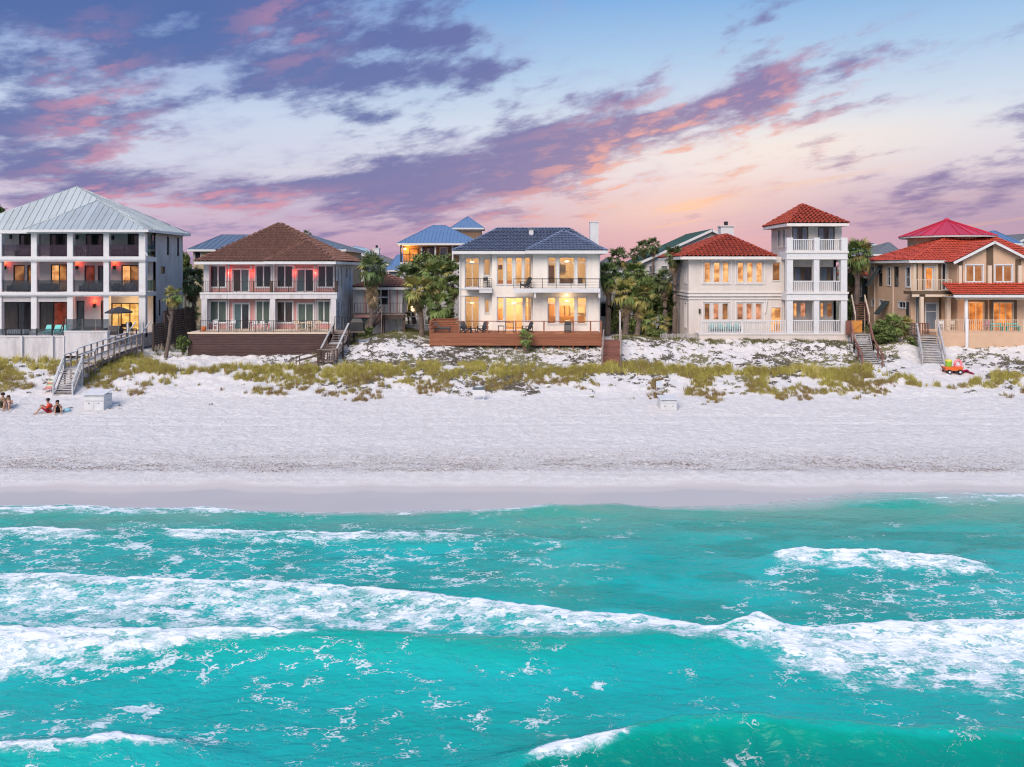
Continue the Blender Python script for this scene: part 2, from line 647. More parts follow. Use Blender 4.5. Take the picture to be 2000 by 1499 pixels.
def spread(lo, hi, step, far_lo, far_hi):
    a = [lo]
    s = step
    while a[0] > far_lo:
        s *= 1.35
        a.insert(0, a[0] - s)
    core = list(np.arange(lo + step, hi, step))
    b = [hi]
    s = step
    while b[-1] < far_hi:
        s *= 1.35
        b.append(b[-1] + s)
    return np.array(a + core + b)


gxs = spread(-54, 54, 0.115, -4000, 4000)
gys = spread(35, 72, 0.085, -60, 6000)
GX, GY = np.meshgrid(gxs, gys)
ground = grid_mesh('sand_ground', gxs, gys, ground_z(GX, GY), sand_mat())
ground['kind'] = 'structure'

# ------------------------------------------------------------------ the sea
def line_y(pts):
    a = np.array(pts, float)
    return lambda px: 1500 * CAM_H / (np.interp(px, a[:, 0], a[:, 1]) - HZ)


def tab(pts):
    a = np.array(pts, float)
    return lambda px: np.interp(px, a[:, 0], a[:, 1])


# crest line (picture columns/rows turned into metres), height, shoreward and seaward half width, foam strength and length of the foam trail
WAVES = [
    dict(l=[(-900, 1130), (0, 1140), (300, 1148), (560, 1158), (800, 1175), (950, 1192), (1100, 1212), (1250, 1226), (1400, 1246), (1445, 1240), (1480, 1232), (1530, 1246), (1620, 1250), (1700, 1242), (1850, 1240), (2900, 1244)],
         a=[(-900, .40), (1380, .34), (1470, .62), (1560, .45), (2900, .45)], wf=0.34, wb=1.4, f=[(-900, .91), (400, .90), (900, .90), (1250, .88), (1420, .90), (1500, 1.0), (2900, 1.03)], tail=[(-900, 5.0), (0, 4.4), (500, 3.9), (900, 2.9), (1200, 1.5), (1400, 0.9), (1480, 1.8), (1600, 2.8), (1700, 3.3), (2000, 4.0), (2900, 4.4)]),
    dict(l=[(-900, 1266), (0, 1262), (400, 1264), (640, 1270), (1000, 1277), (1300, 1272), (1500, 1290), (2900, 1330)],
         a=[(-900, .55), (700, .60), (1200, .34), (1500, .1), (2900, .1)], wf=0.6, wb=1.6, f=[(-900, 1.08), (0, 1.05), (350, 1.0), (560, .92), (640, .40), (720, .0), (2900, 0)], tail=[(-900, 3.0), (0, 2.3), (150, 1.9), (300, 1.2), (450, .7), (640, .25), (2900, .2)]),
    dict(l=[(1400, 1100), (1500, 1090), (1560, 1084), (1750, 1091), (1930, 1110), (2100, 1126)],
         a=[(1460, 0), (1540, .30), (1880, .24), (1960, 0)], wf=0.28, wb=0.9, f=[(1480, 0), (1530, .95), (1900, .92), (1960, 0)], tail=[(1480, .5), (1560, 1.6), (1900, 1.2), (1960, .6)]),
    dict(l=[(-900, 1036), (0, 1040), (150, 1043), (300, 1040), (600, 1049), (850, 1050), (1000, 1056), (1300, 1062)],
         a=[(-900, .2), (900, .22), (1150, .12), (1300, 0)], wf=0.35, wb=1.0, f=[(-900, .88), (150, .86), (240, .4), (300, .4), (340, .84), (520, .78), (700, .82), (860, .74), (960, .5), (1100, .4), (1300, 0)], tail=[(-900, 1.6), (0, 1.4), (1300, .9)]),
    dict(l=[(-900, 994), (0, 994), (120, 993), (250, 997), (420, 994), (520, 998), (900, 996), (1020, 994), (1100, 990), (1200, 989), (1330, 994), (1500, 991), (2000, 975), (2900, 970)],
         a=[(-900, .14), (480, .12), (700, .04), (950, .09), (1200, .16), (1300, .06), (1500, .04), (2900, .03)], wf=0.25, wb=0.7, f=[(-900, .85), (480, .80), (560, .42), (820, .45), (900, .6), (1010, .62), (1080, .55), (1130, .3), (1300, .1), (1420, .42), (1600, .3), (1750, .5), (2000, .6), (2900, .6)], tail=[(-900, 1.1), (300, 1.0), (560, .5), (1300, .35), (1700, 0.8), (2000, 1.1), (2900, 1.2)]),
    dict(l=[(600, 1530), (900, 1515), (1040, 1494), (1200, 1468), (1350, 1450), (1500, 1441), (1600, 1456), (1800, 1464), (2900, 1470)],
         a=[(800, 0), (1040, .4), (1300, .62), (1550, .66), (1800, .5), (2900, .45)], wf=0.5, wb=0.8, f=[(1000, 0), (1050, .85), (1180, .85), (1240, .45), (1280, .15), (1450, .3), (1500, .5), (1530, .1), (2900, 0)], tail=[(1000, .35), (1180, .4), (1300, .12), (2900, .1)]),
    dict(l=[(-900, 1500), (-50, 1491), (120, 1480), (230, 1470), (350, 1472), (520, 1500), (900, 1520)],
         a=[(-900, .45), (230, .42), (380, .2), (520, 0)], wf=0.5, wb=0.9, f=[(-900, .7), (60, .75), (170, .9), (260, .9), (340, .6), (390, .1), (520, 0)], tail=[(-900, .3), (150, .4), (260, .4), (400, .2)]),
]


def sea_fields(X, Y):
    Ys = np.maximum(Y, 8.0)
    px = 1000 + 1500 * X / Ys
    wob = (fbm(X / 1.3, Y * 0 + 3.3, 31, 3) - 0.5) * 0.34 + (fbm(X / 0.35, Y / 0.5, 32, 3) - 0.5) * 0.22
    z = (fbm(X / 4.0, Y / 1.6, 41, 3) - 0.5) * 0.16 + (fbm(X / 1.1, Y / 0.55, 45, 3) - 0.5) * 0.07
    fade = np.clip((Y - 8) / 3, 0, 1)
    foam = np.zeros_like(X)
    for w in WAVES:
        ly = line_y(w['l'])(px) + wob
        tt = Y - ly
        a = tab(w['a'])(px)
        prof = np.where(tt > 0, np.exp(-(tt / w['wf']) ** 2), np.exp(-(tt / w['wb']) ** 2))
        z = z + a * prof * fade
        f = tab(w['f'])(px)
        tl = np.maximum(tab(w['tail'])(px), 0.05)
        fr = 0.18
        ft = np.where(tt > 0, np.clip(1 - tt / fr, 0, 1), np.clip(1 - (np.maximum(-tt, 0) / (tl * 1.1)) ** 5.0, 0, 1) * (0.84 + 0.16 * np.exp(np.minimum(tt, 0) / 0.35)))
        foam = np.maximum(foam, (f * ft + np.where(f > 0.5, 0.20, 0.0) * np.exp(-(tt / 0.11) ** 2) * (0.3 + 1.4 * fbm(X / 0.9, Y * 0 + 9.1, 34, 2))) * fade)
    # thin leftover foam
    py = HZ + 1500 * CAM_H / Ys
    thin = np.where((py > 1000) & (py < 1150), 0.95 * np.clip((1300 - px) / 400, 0, 1) * np.clip((py - 1000) / 50, 0.3, 1), 0.0)
    thin = np.maximum(thin, 1.0 * np.clip(1.4 - np.abs(px - 1800) / 330, 0, 1) * np.clip(1.3 - np.abs(py - 1165) / 75, 0, 1))
    thin = np.maximum(thin, np.where(py > 1280, 0.62 * np.clip((1250 - px) / 400, 0.25, 1), 0))
    thin = np.maximum(thin, np.where((py > 1280) & (py < 1420), np.interp(px, [900, 1150, 1650, 1900], [0.55, 0.22, 0.22, 0.5]), 0))
    thin = thin * np.where((px > 1000) & (py > 1440), 0.2, 1.0)
    lace = thin * fade
    z = z * np.clip((37.6 - Y) / 2.5, 0.12, 1)
    z = z + np.clip(foam - 0.5, 0, 1) * (fbm(X / 0.22, Y / 0.2, 51, 3) - 0.35) * 0.16
    return z, foam, lace


def sea_mat():
    m = bpy.data.materials.new('turquoise_sea')
    m.use_nodes = True
    t = NT(m.node_tree)
    b = t.n['Principled BSDF']
    geo = t.new('ShaderNodeNewGeometry').outputs['Position']
    x, y, z = t.xyz(geo)
    at = t.new('ShaderNodeAttribute', attribute_name='foam').outputs['Fac']
    warp = t.new('ShaderNodeVectorMath', operation='ADD')
    nw = t.new('ShaderNodeTexNoise')
    t.l.new(t.vmul(geo, (0.9, 1.4, 0)), nw.inputs['Vector'])
    nw.inputs['Detail'].default_value = 4
    off = t.new('ShaderNodeVectorMath', operation='MULTIPLY_ADD')
    t.l.new(nw.outputs['Color'], off.inputs[0])
    off.inputs[1].default_value = (1.3, 0.9, 0)
    off.inputs[2].default_value = (-0.65, -0.45, 0)
    t.l.new(geo, warp.inputs[0])
    t.l.new(off.outputs[0], warp.inputs[1])
    wp = warp.outputs[0]
    vo = t.new('ShaderNodeTexVoronoi', feature='DISTANCE_TO_EDGE')
    t.l.new(t.vmul(wp, (0.55, 1.25, 0)), vo.inputs['Vector'])
    vo.inputs['Scale'].default_value = 1.35
    n = t.noise(t.vmul(wp, (1.0, 2.7, 0)), 1.25, 6, 0.58)
    nn = t.m('ADD', t.m('MULTIPLY', t.m('SUBTRACT', n, 0.5), 2.3), 0.50)
    nb = t.noise(t.vmul(geo, (0.45, 0.8, 0)), 1.0, 4, 0.55)
    th = t.m('SUBTRACT', t.m('ADD', at, t.m('ADD', t.m('MULTIPLY', nn, 0.8), t.m('MULTIPLY', t.m('SUBTRACT', nb, 0.5), 0.5))), 1.0)
    thick = t.smooth(th, -0.08, 0.36)
    # leftover foam: drawn-out threads
    la = t.new('ShaderNodeAttribute', attribute_name='lace').outputs['Fac']
    wide = t.m('MULTIPLY', t.smooth(t.m('ADD', nb, t.m('MULTIPLY', t.m('SUBTRACT', la, 1.0), 0.22)), 0.34, 0.54), 0.075)
    thread = t.m('SUBTRACT', 1.0, t.m('DIVIDE', vo.outputs[0], t.m('MAXIMUM', t.m('MULTIPLY', wide, t.m('MULTIPLY', nn, 1.9)), 0.002)), clamp=True)
    mask = t.m('MAXIMUM', thick, t.m('MULTIPLY', t.smooth(thread, 0.0, 0.7), t.m('MULTIPLY', t.smooth(n, 0.36, 0.50), 0.74)))
    soft = t.m('MAXIMUM', t.smooth(th, -0.40, 0.25), t.m('MULTIPLY', la, 0.25))
    depth = t.smooth(y, 37.5, 30.0)
    patch = t.noise(t.vmul(geo, (0.12, 0.3, 0)), 1.0, 3, 0.5)
    deep = t.mix(t.smooth(patch, 0.35, 0.65), (0.0, 0.335, 0.305, 1), (0.006, 0.415, 0.40, 1))
    shal = t.mix(t.smooth(patch, 0.4, 0.62), (0.13, 0.34, 0.27, 1), (0.02, 0.36, 0.27, 1))
    wc = t.mix(depth, shal, deep)
    # painted darkness of the near wave face, depth tint between the bars
    dp = t.new('ShaderNodeAttribute', attribute_name='shade_depth').outputs['Fac']
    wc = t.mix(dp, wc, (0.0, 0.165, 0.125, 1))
    wc = t.mix(t.m('MULTIPLY', t.smooth(z, 0.12, 0.6), 0.55), wc, (0.0, 0.36, 0.24, 1))  # light through thin crests put in as greener colour
    film = t.new('ShaderNodeAttribute', attribute_name='film').outputs['Fac']
    wc = t.mix(film, wc, (0.46, 0.455, 0.45, 1))
    wc = t.mix(t.m('MULTIPLY', soft, 0.50), wc, (0.10, 0.52, 0.52, 1))
    col = t.mix(mask, wc, (0.80, 0.83, 0.86, 1))
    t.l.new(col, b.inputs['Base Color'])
    t.l.new(t.m('ADD', 0.13, t.m('MULTIPLY', mask, 0.6)), b.inputs['Roughness'])
    b.inputs['IOR'].default_value = 1.33
    t.l.new(t.m('SUBTRACT', 0.42, t.m('MULTIPLY', mask, 0.30)), b.inputs['Specular IOR Level'])
    bn = t.new('ShaderNodeBump')
    bn.inputs['Strength'].default_value = 0.65
    bn.inputs['Distance'].default_value = 0.13
    rip = t.m('ADD', t.noise(t.vmul(geo, (1.6, 3.6, 0)), 1.4, 5, 0.55, 0.4), t.m('MULTIPLY', mask, 0.35))
    t.l.new(rip, bn.inputs['Height'])
    t.l.new(bn.outputs[0], b.inputs['Normal'])
    return m


wxs = spread(-30, 30, 0.085, -4000, 4000)
wys = np.concatenate([spread(13.5, 38.6, 0.075, -4000, 38.6)])
wys = wys[wys <= 38.7]
WX, WY = np.meshgrid(wxs, wys)
wz, wfoam, wlace = sea_fields(WX, WY)
# the swash thins out to nothing on the wet sand
_sw = np.array([(-900, 988), (0, 990), (130, 987), (250, 993), (400, 990), (500, 997), (620, 1000), (760, 998), (900, 996), (1000, 993), (1080, 987), (1200, 985), (1300, 991), (1420, 990), (1560, 981), (1680, 970), (1780, 964), (1860, 972), (1930, 966), (2000, 970), (2900, 970)])
_wd = np.array([(-900, 0.25), (500, 0.25), (620, 0.5), (900, 0.5), (1050, 0.3), (1250, 0.3), (1400, 0.8), (1600, 1.7), (2900, 1.9)])
wpx = 1000 + 1500 * WX / np.maximum(WY, 8)
ysw = 1500 * (CAM_H - 0.04) / (np.interp(wpx, _sw[:, 0], _sw[:, 1]) - HZ) + (fbm(WX / 0.8, WX * 0 + 1.7, 95, 3) - 0.5) * 0.3
wgr = ground_z(WX, WY)
wpy = HZ + 1500 * CAM_H / np.maximum(WY, 8)
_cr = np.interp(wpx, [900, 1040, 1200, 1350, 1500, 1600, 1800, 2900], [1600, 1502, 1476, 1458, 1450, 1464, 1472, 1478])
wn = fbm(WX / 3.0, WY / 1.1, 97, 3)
wshade_depth = np.clip((wpy - _cr) / 10, 0, 1) * 0.8  # darkens the near wave face: missing sky reflection put into the colour
wshade_depth = np.maximum(wshade_depth, np.exp(-((wpy - 1052) / 16) ** 2) * np.clip((1350 - wpx) / 300, 0, 1) * 0.45)
wshade_depth = np.maximum(wshade_depth, np.clip((wn - 0.52) * 4, 0, 0.38) * np.clip((wpy - 1000) / 40, 0, 1) * np.clip((1250 - wpy) / 60, 0.25, 1))
edge = ysw - WY
wz = np.where(edge > 0, np.maximum(wz, wgr + 0.012 + 0.04 * np.clip(edge, 0, 1)), wgr - 0.05 - 0.2 * np.clip(-edge, 0, 1))
wfilm = np.clip(1 - edge / np.interp(wpx, _wd[:, 0], _wd[:, 1]), 0, 1) ** 0.7
rim = np.exp(-((edge - 0.06) / 0.09) ** 2) * np.interp(wpx, [-900, 450, 520, 1000, 1400, 1600, 2900], [0.97, 0.95, 0.80, 0.82, 0.62, 0.78, 0.80])
lacew = np.where(edge > 0, 0.60 * np.clip((wpx - 1500) / 250, 0, 1) * np.clip(1 - edge / 2.6, 0, 1), 0)
wfoam = np.maximum(np.maximum(wfoam, rim), lacew)
sea = grid_mesh('sea_water', wxs, wys, wz, sea_mat(), {'foam': wfoam, 'film': wfilm, 'lace': wlace, 'shade_depth': wshade_depth})
sea['kind'] = 'structure'

# ------------------------------------------------------------------ building kit
class Fr:
    """a wall plane: s runs along it, t points out of it, z is height"""
    def __init__(self, ox, oy, dx, dy):
        l = math.hypot(dx, dy)
        self.o, self.d = (ox, oy), (dx / l, dy / l)
        self.n = (self.d[1], -self.d[0])

    def p(self, s, t, z):
        return (self.o[0] + self.d[0] * s + self.n[0] * t, self.o[1] + self.d[1] * s + self.n[1] * t, z)

    def box(self, mb, s0, s1, t0, t1, z0, z1):
        # bottom ring in an order that keeps the faces pointing outwards
        a = [self.p(s0, t1, z0), self.p(s1, t1, z0), self.p(s1, t0, z0), self.p(s0, t0, z0)]
        b = [self.p(s0, t1, z1), self.p(s1, t1, z1), self.p(s1, t0, z1), self.p(s0, t0, z1)]
        mb.hexa(a + b)
        return mb


def front(Y):
    return Fr(0, Y, 1, 0)          # s = world x


def rside(X):
    return Fr(X, 0, 0, 1)          # faces +x, s = world y


def lside(X):
    return Fr(X, 0, 0, -1)         # faces -x, s = -world y


def wall(parent, name, m, fr, s0, s1, z0, z1, holes=(), th=0.25):
    S = sorted({s0, s1, *[min(max(h[i], s0), s1) for h in holes for i in (0, 1)]})
    Z = sorted({z0, z1, *[min(max(h[i], z0), z1) for h in holes for i in (2, 3)]})
    ns, nz = len(S) - 1, len(Z) - 1

    def solid(i, j):
        if i < 0 or j < 0 or i >= ns or j >= nz:
            return False
        cs, cz = (S[i] + S[i + 1]) / 2, (Z[j] + Z[j + 1]) / 2
        return not any(h[0] < cs < h[1] and h[2] < cz < h[3] for h in holes)
    mb = MB()
    q = fr.p
    for i in range(ns):
        for j in range(nz):
            if not solid(i, j):
                continue
            a, b, c, d = S[i], S[i + 1], Z[j], Z[j + 1]
            mb.quad(q(a, 0, c), q(b, 0, c), q(b, 0, d), q(a, 0, d))
            mb.quad(q(b, -th, c), q(a, -th, c), q(a, -th, d), q(b, -th, d))
            if not solid(i - 1, j):
                mb.quad(q(a, -th, c), q(a, 0, c), q(a, 0, d), q(a, -th, d))
            if not solid(i + 1, j):
                mb.quad(q(b, 0, c), q(b, -th, c), q(b, -th, d), q(b, 0, d))
            if not solid(i, j - 1):
                mb.quad(q(a, -th, c), q(b, -th, c), q(b, 0, c), q(a, 0, c))
            if not solid(i, j + 1):
                mb.quad(q(a, 0, d), q(b, 0, d), q(b, -th, d), q(a, -th, d))
    return mb.build(name, m, parent)


def win(parent, fr, s0, s1, z0, z1, cols=1, rows=1, fm=None, pm=None, rec=0.10, fw=0.07, mw=0.05, name='window', trim=0.0, tm=None, sill=False):
    """frame with bars; one pane per field; pm may be a list, pane by pane from the lower left"""
    cols = [k / cols for k in range(cols + 1)] if isinstance(cols, int) else [0, *cols, 1]
    rows = [k / rows for k in range(rows + 1)] if isinstance(rows, int) else [0, *rows, 1]
    mb = MB()
    t0, t1 = -rec - 0.05, -rec + 0.03
    fr.box(mb, s0, s0 + fw, t0, t1, z0, z1)
    fr.box(mb, s1 - fw, s1, t0, t1, z0, z1)
    fr.box(mb, s0 + fw, s1 - fw, t0, t1, z0, z0 + fw)
    fr.box(mb, s0 + fw, s1 - fw, t0, t1, z1 - fw, z1)
    a0, a1, b0, b1 = s0 + fw, s1 - fw, z0 + fw, z1 - fw
    cs = [a0 + (a1 - a0) * c for c in cols]
    rs = [b0 + (b1 - b0) * c for c in rows]
    for c in cs[1:-1]:
        fr.box(mb, c - mw / 2, c + mw / 2, t0 + 0.005, t1 - 0.003, b0, b1)
    for r in rs[1:-1]:
        fr.box(mb, a0, a1, t0 + 0.01, t1 - 0.008, r - mw / 2, r + mw / 2)
    if trim:
        w = trim
        fr.box(mb, s0 - w, s0, -0.04, 0.045, z0 - w, z1 + w)
        fr.box(mb, s1, s1 + w, -0.04, 0.045, z0 - w, z1 + w)
        fr.box(mb, s0, s1, -0.04, 0.045, z1, z1 + w)
        fr.box(mb, s0, s1, -0.04, 0.06, z0 - w, z0)
    if sill:
        fr.box(mb, s0 - 0.06, s1 + 0.06, -0.04, 0.09, z0 - 0.09, z0 - 0.002)
    o = mb.build(name, fm, parent)
    k = 0
    for j in range(len(rs) - 1):
        for i in range(len(cs) - 1):
            pmi = pm[k % len(pm)] if isinstance(pm, (list, tuple)) else pm
            k += 1
            if pmi is None:
                continue
            p = MB()
            fr.box(p, cs[i], cs[i + 1], -rec - 0.022, -rec - 0.010, rs[j], rs[j + 1])
            p.build('pane', pmi, o)
    return o


def hole(s0, s1, z0, z1):
    return (min(s0, s1), max(s0, s1), min(z0, z1), max(z0, z1))


def fpx(Y, x0, y0, x1, y1):
    """picture rectangle to (s0, s1, z0, z1) on a front plane at depth Y"""
    return (PX(x0, Y), PX(x1, Y), PZ(y1, Y), PZ(y0, Y))


def part_box(parent, name, m, x0, x1, y0, y1, z0, z1, label=None, bev=0.0):
    return MB().box(x0, x1, y0, y1, z0, z1).build(name, m, parent, label=label)


# ---- roofs
def _axes(poly):
    a, b = Vector(poly[0]), Vector(poly[1])
    e = (b - a).normalized()
    n = None
    for k in range(2, len(poly)):
        n = e.cross(Vector(poly[k]) - a)
        if n.length > 1e-5:
            break
    n.normalize()
    if n.z < 0:
        n = -n
    u = n.cross(e)
    if u.z < 0:
        u = -u
    return a, e, u, n


def tile_mesh(bm_out, poly, tw, tl, hgt, step, lift=0.05, jit=0.012):
    a, e, u, n = _axes(poly)
    loc = [((Vector(p) - a).dot(e), (Vector(p) - a).dot(u)) for p in poly]
    s0, s1 = min(q[0] for q in loc), max(q[0] for q in loc)
    u1 = max(q[1] for q in loc)
    prof = [(0.0, 0.0), (0.16, 0.62), (0.36, 1.0), (0.56, 0.62), (0.72, 0.0)]
    bm = bmesh.new()
    nr, nc = int(u1 / tl) + 1, int((s1 - s0) / tw) + 2
    rr = random.Random(11)
    for r in range(nr):
        ub, ut = r * tl - 0.04, (r + 1) * tl + 0.02
        # span of the face at this row
        xs = []
        for (p, q) in zip(loc, loc[1:] + loc[:1]):
            for um in (max(ub, 0), min(ut, u1)):
                if (p[1] - um) * (q[1] - um) <= 0 and abs(p[1] - q[1]) > 1e-6:
                    f = (um - p[1]) / (q[1] - p[1])
                    xs.append(p[0] + (q[0] - p[0]) * f)
        if r == 0:
            xs += [loc[0][0], loc[1][0]]
        if not xs:
            continue
        lo, hi = min(xs), max(xs)
        for c in range(int((lo - s0) / tw) - 1, int((hi - s0) / tw) + 2):
            sx = s0 + c * tw
            dz = rr.uniform(-jit, jit)
            low, top = [], []
            for fx, fh in prof + [(1.0, 0.0)]:
                b = a + e * (sx + fx * tw)
                low.append(bm.verts.new(b + u * ub + n * (lift + step + fh * hgt + dz)))
                top.append(bm.verts.new(b + u * ut + n * (lift + fh * hgt * 0.9 + dz)))
            for i in range(len(low) - 1):
                bm.faces.new((low[i], low[i + 1], top[i + 1], top[i]))
    for (p, q) in zip(poly[1:], poly[2:] + poly[:1]):
        p, q = Vector(p), Vector(q)
        d = (q - p)
        if d.length < 1e-4:
            continue
        pn = d.cross(n)
        c = sum((Vector(w) for w in poly), Vector()) / len(poly)
        if (c - p).dot(pn) > 0:
            pn = -pn
        bmesh.ops.bisect_plane(bm, geom=bm.verts[:] + bm.edges[:] + bm.faces[:], plane_co=p, plane_no=pn, clear_outer=True)
    me = bpy.data.meshes.new('tmp')
    bm.to_mesh(me)
    bm.free()
    bm_out.from_mesh(me)
    bpy.data.meshes.remove(me)


def clip_strip(loc, a, b):
    def half(poly, k, sgn):
        out = []
        for p, q in zip(poly, poly[1:] + poly[:1]):
            ip, iq = (p[0] - k) * sgn >= 0, (q[0] - k) * sgn >= 0
            if ip:
                out.append(p)
            if ip != iq:
                f = (k - p[0]) / (q[0] - p[0])
                out.append((k, p[1] + (q[1] - p[1]) * f))
        return out
    r = half(loc, a, 1)
    return half(r, b, -1) if len(r) > 2 else []


def metal_panels(parent, poly, pitch, m, name='metal_panel', rib=0.045, lift=0.04, joined=False):
    a, e, u, n = _axes(poly)
    loc = [((Vector(p) - a).dot(e), (Vector(p) - a).dot(u)) for p in poly]
    s0, s1 = min(q[0] for q in loc), max(q[0] for q in loc)
    k = 0
    allmb = MB()
    s = s0
    while s < s1 - 0.02:
        b = min(s + pitch, s1)
        c = clip_strip(loc, s, b)
        if len(c) >= 3:
            mb = allmb if joined else MB()
            to = lambda q, h: a + e * q[0] + u * q[1] + n * h
            pts = [to(q, lift) for q in c]
            if (pts[1] - pts[0]).cross(pts[2] - pts[0]).dot(n) < 0:
                pts.reverse()
            mb.poly(pts)
            ed = [q for q in c if abs(q[0] - b) < 1e-4]
            if len(ed) >= 2:
                lo, hi = min(q[1] for q in ed), max(q[1] for q in ed)
                if hi - lo > 0.05:
                    w = 0.022
                    mb.hexa([to((b - w, lo), lift), to((b + w, lo), lift), to((b + w, hi), lift), to((b - w, hi), lift),
                             to((b - w, lo), lift + rib), to((b + w, lo), lift + rib), to((b + w, hi), lift + rib), to((b - w, hi), lift + rib)])
            if not joined:
                mb.build(name, m, parent)
            k += 1
        s = b
    if joined:
        allmb.build(name, m, parent, kind='stuff')


def hip_faces(x0, x1, y0, y1, ze, r0, r1, zr):
    """eave rectangle, ridge from r0 to r1 (x, y)"""
    A, B, C, D = (x0, y0, ze), (x1, y0, ze), (x1, y1, ze), (x0, y1, ze)
    a, b = (*r0, zr), (*r1, zr)
    same = (r0 == r1)
    alongy = abs(r0[1] - r1[1]) > abs(r0[0] - r1[0])
    if same:
        return dict(front=[A, B, a], right=[B, C, a], back=[C, D, a], left=[D, A, a]), [(A, a), (B, a), (C, a), (D, a)]
    if alongy:            # r0 is the near end
        return dict(front=[A, B, a], right=[B, C, b, a], back=[C, D, b], left=[D, A, a, b]), [(A, a), (B, a), (C, b), (D, b), (a, b)]
    return dict(front=[A, B, b, a], right=[B, C, b], back=[C, D, a, b], left=[D, A, a]), [(A, a), (B, b), (C, b), (D, a), (a, b)]


def roof_obj(parent, faces, ridges, kind, m, deck_m, fascia_m, tw=0.34, tl=0.42, hgt=0.07, step=0.045, pitch=0.6, caps=True, fh=0.24, show=('front', 'left', 'right'), joined=False, capr=0.10, gutter=True):
    """roof deck, covering, ridge caps and fascia; returns the roof part"""
    mb = MB()
    for f in faces.values():
        mb.poly(f)
    roof = mb.build('roof', deck_m, parent)
    if kind == 'tile':
        bm = bmesh.new()
        for k, f in faces.items():
            if k in show:
                tile_mesh(bm, f, tw, tl, hgt, step)
        me = bpy.data.meshes.new('roof_tiles')
        bm.to_mesh(me)
        bm.free()
        me.materials.append(m)
        o = bpy.data.objects.new('roof_tiles', me)
        COL.objects.link(o)
        attach(o, roof)
        o['kind'] = 'stuff'
    else:
        for k, f in faces.items():
            if k in show:
                metal_panels(roof, f, pitch, m, joined=joined)
    if caps:
        for (p, q) in ridges:
            p, q = Vector(p), Vector(q)
            L = (q - p).length
            c = MB()
            n = max(2, int(L / 0.45)) if kind == 'tile' else 1
            for i in range(n):
                a, b = p.lerp(q, i / n), p.lerp(q, min(1, (i + 1.12) / n))
                up = Vector((0, 0, 0.06))
                r = capr if kind == 'tile' else 0.05
                c.tube([a + up, b + up * 0.7], [r * 1.12, r * 0.9], 8)
            c.build('ridge_cap', m, roof, smooth=True)
    if fascia_m:
        fb = MB()
        f = faces
        lows = []
        for k, fc in faces.items():
            a, b = Vector(fc[0]), Vector(fc[1])
            if abs(a.z - b.z) < 1e-3:
                lows.append((a, b))
        for a, b in lows:
            d = (b - a).normalized()
            nrm = Vector((d.y, -d.x, 0))
            z0, z1 = a.z - fh, a.z + 0.03
            a2, b2 = a - d * 0.02, b + d * 0.02
            i = nrm * -0.06
            o_ = nrm * 0.03
            fb.hexa([a2 + o_ + Vector((0, 0, -fh)), b2 + o_ + Vector((0, 0, -fh)), b2 + i + Vector((0, 0, -fh)), a2 + i + Vector((0, 0, -fh)),
                     a2 + o_ + Vector((0, 0, 0.03)), b2 + o_ + Vector((0, 0, 0.03)), b2 + i + Vector((0, 0, 0.03)), a2 + i + Vector((0, 0, 0.03))])
        fb.build('fascia', fascia_m, roof)
        xs = [p[0] for fc in faces.values() for p in fc]
        ys = [p[1] for fc in faces.values() for p in fc]
        zs = min(p[2] for fc in faces.values() for p in fc)
        so = MB()
        so.box(min(xs) + 0.03, max(xs) - 0.03, min(ys) + 0.03, max(ys) - 0.03, zs - fh + 0.02, zs - fh + 0.06)
        so.build('soffit', fascia_m, roof)
    return roof


# ---- railings
_MESH = {}


def shared(key, fn):
    if key not in _MESH:
        _MESH[key] = fn()
    return _MESH[key]


def inst(name, me, loc, parent=None, rot=None, scale=None):
    o = bpy.data.objects.new(name, me)
    COL.objects.link(o)
    o.location = loc
    if rot:
        o.rotation_euler = rot
    if scale:
        o.scale = scale
    attach(o, parent)
    return o


def railing(parent, a, b, h, m, style='bal', gap=0.14, post=1.8, pw=0.07, pm=None, ends=(True, True), thick=0.05, bw=0.035, cables=6, glass=None, name='railing', low=0.08):
    """a, b: floor points; top rail is the mesh of the railing, posts/balusters/cables are its children"""
    a, b = Vector(a), Vector(b)
    L = (b - a).length
    d = (b - a) / L
    up = Vector((0, 0, 1))
    mb = MB()
    mb.bar(a + up * h, b + up * h, thick * 1.3, thick)
    if style in ('bal', 'thin'):
        mb.bar(a + up * low, b + up * low, thick, thick * 0.8)
    o = mb.build(name, m, parent)
    n = max(1, round(L / post))
    for k in range(n + 1):
        if (k == 0 and not ends[0]) or (k == n and not ends[1]):
            continue
        p = a + d * (L * k / n)
        hh = h - thick * 0.5 - 0.002
        me = shared(('post', pw, round(hh, 3), (pm or m).name), lambda: MB().box(-pw / 2, pw / 2, -pw / 2, pw / 2, 0, hh).mesh('post', pm or m))
        inst('post', me, p, o)
    if style in ('bal', 'thin'):
        nb = max(2, round(L / gap))
        hh = h - low - thick * 0.9
        me = shared(('bal', bw, round(hh, 3), m.name), lambda: MB().box(-bw / 2, bw / 2, -bw / 2, bw / 2, 0, hh).mesh('baluster', m))
        for k in range(1, nb):
            inst('baluster', me, a + d * (L * k / nb) + up * (low + thick * 0.4), o)
    elif style == 'cable':
        for k in range(cables):
            z = h * (0.1 + 0.8 * k / (cables - 1))
            MB().bar(a + up * z, b + up * z, 0.018).build('cable', m, o)
    elif style == 'glass':
        for k in range(n):
            p, q = a + d * (L * k / n + 0.05), a + d * (L * (k + 1) / n - 0.05)
            MB().bar(p + up * (h * 0.53), q + up * (h * 0.53), 0.015, h * 0.88).build('glass_panel', glass, o)
    return o


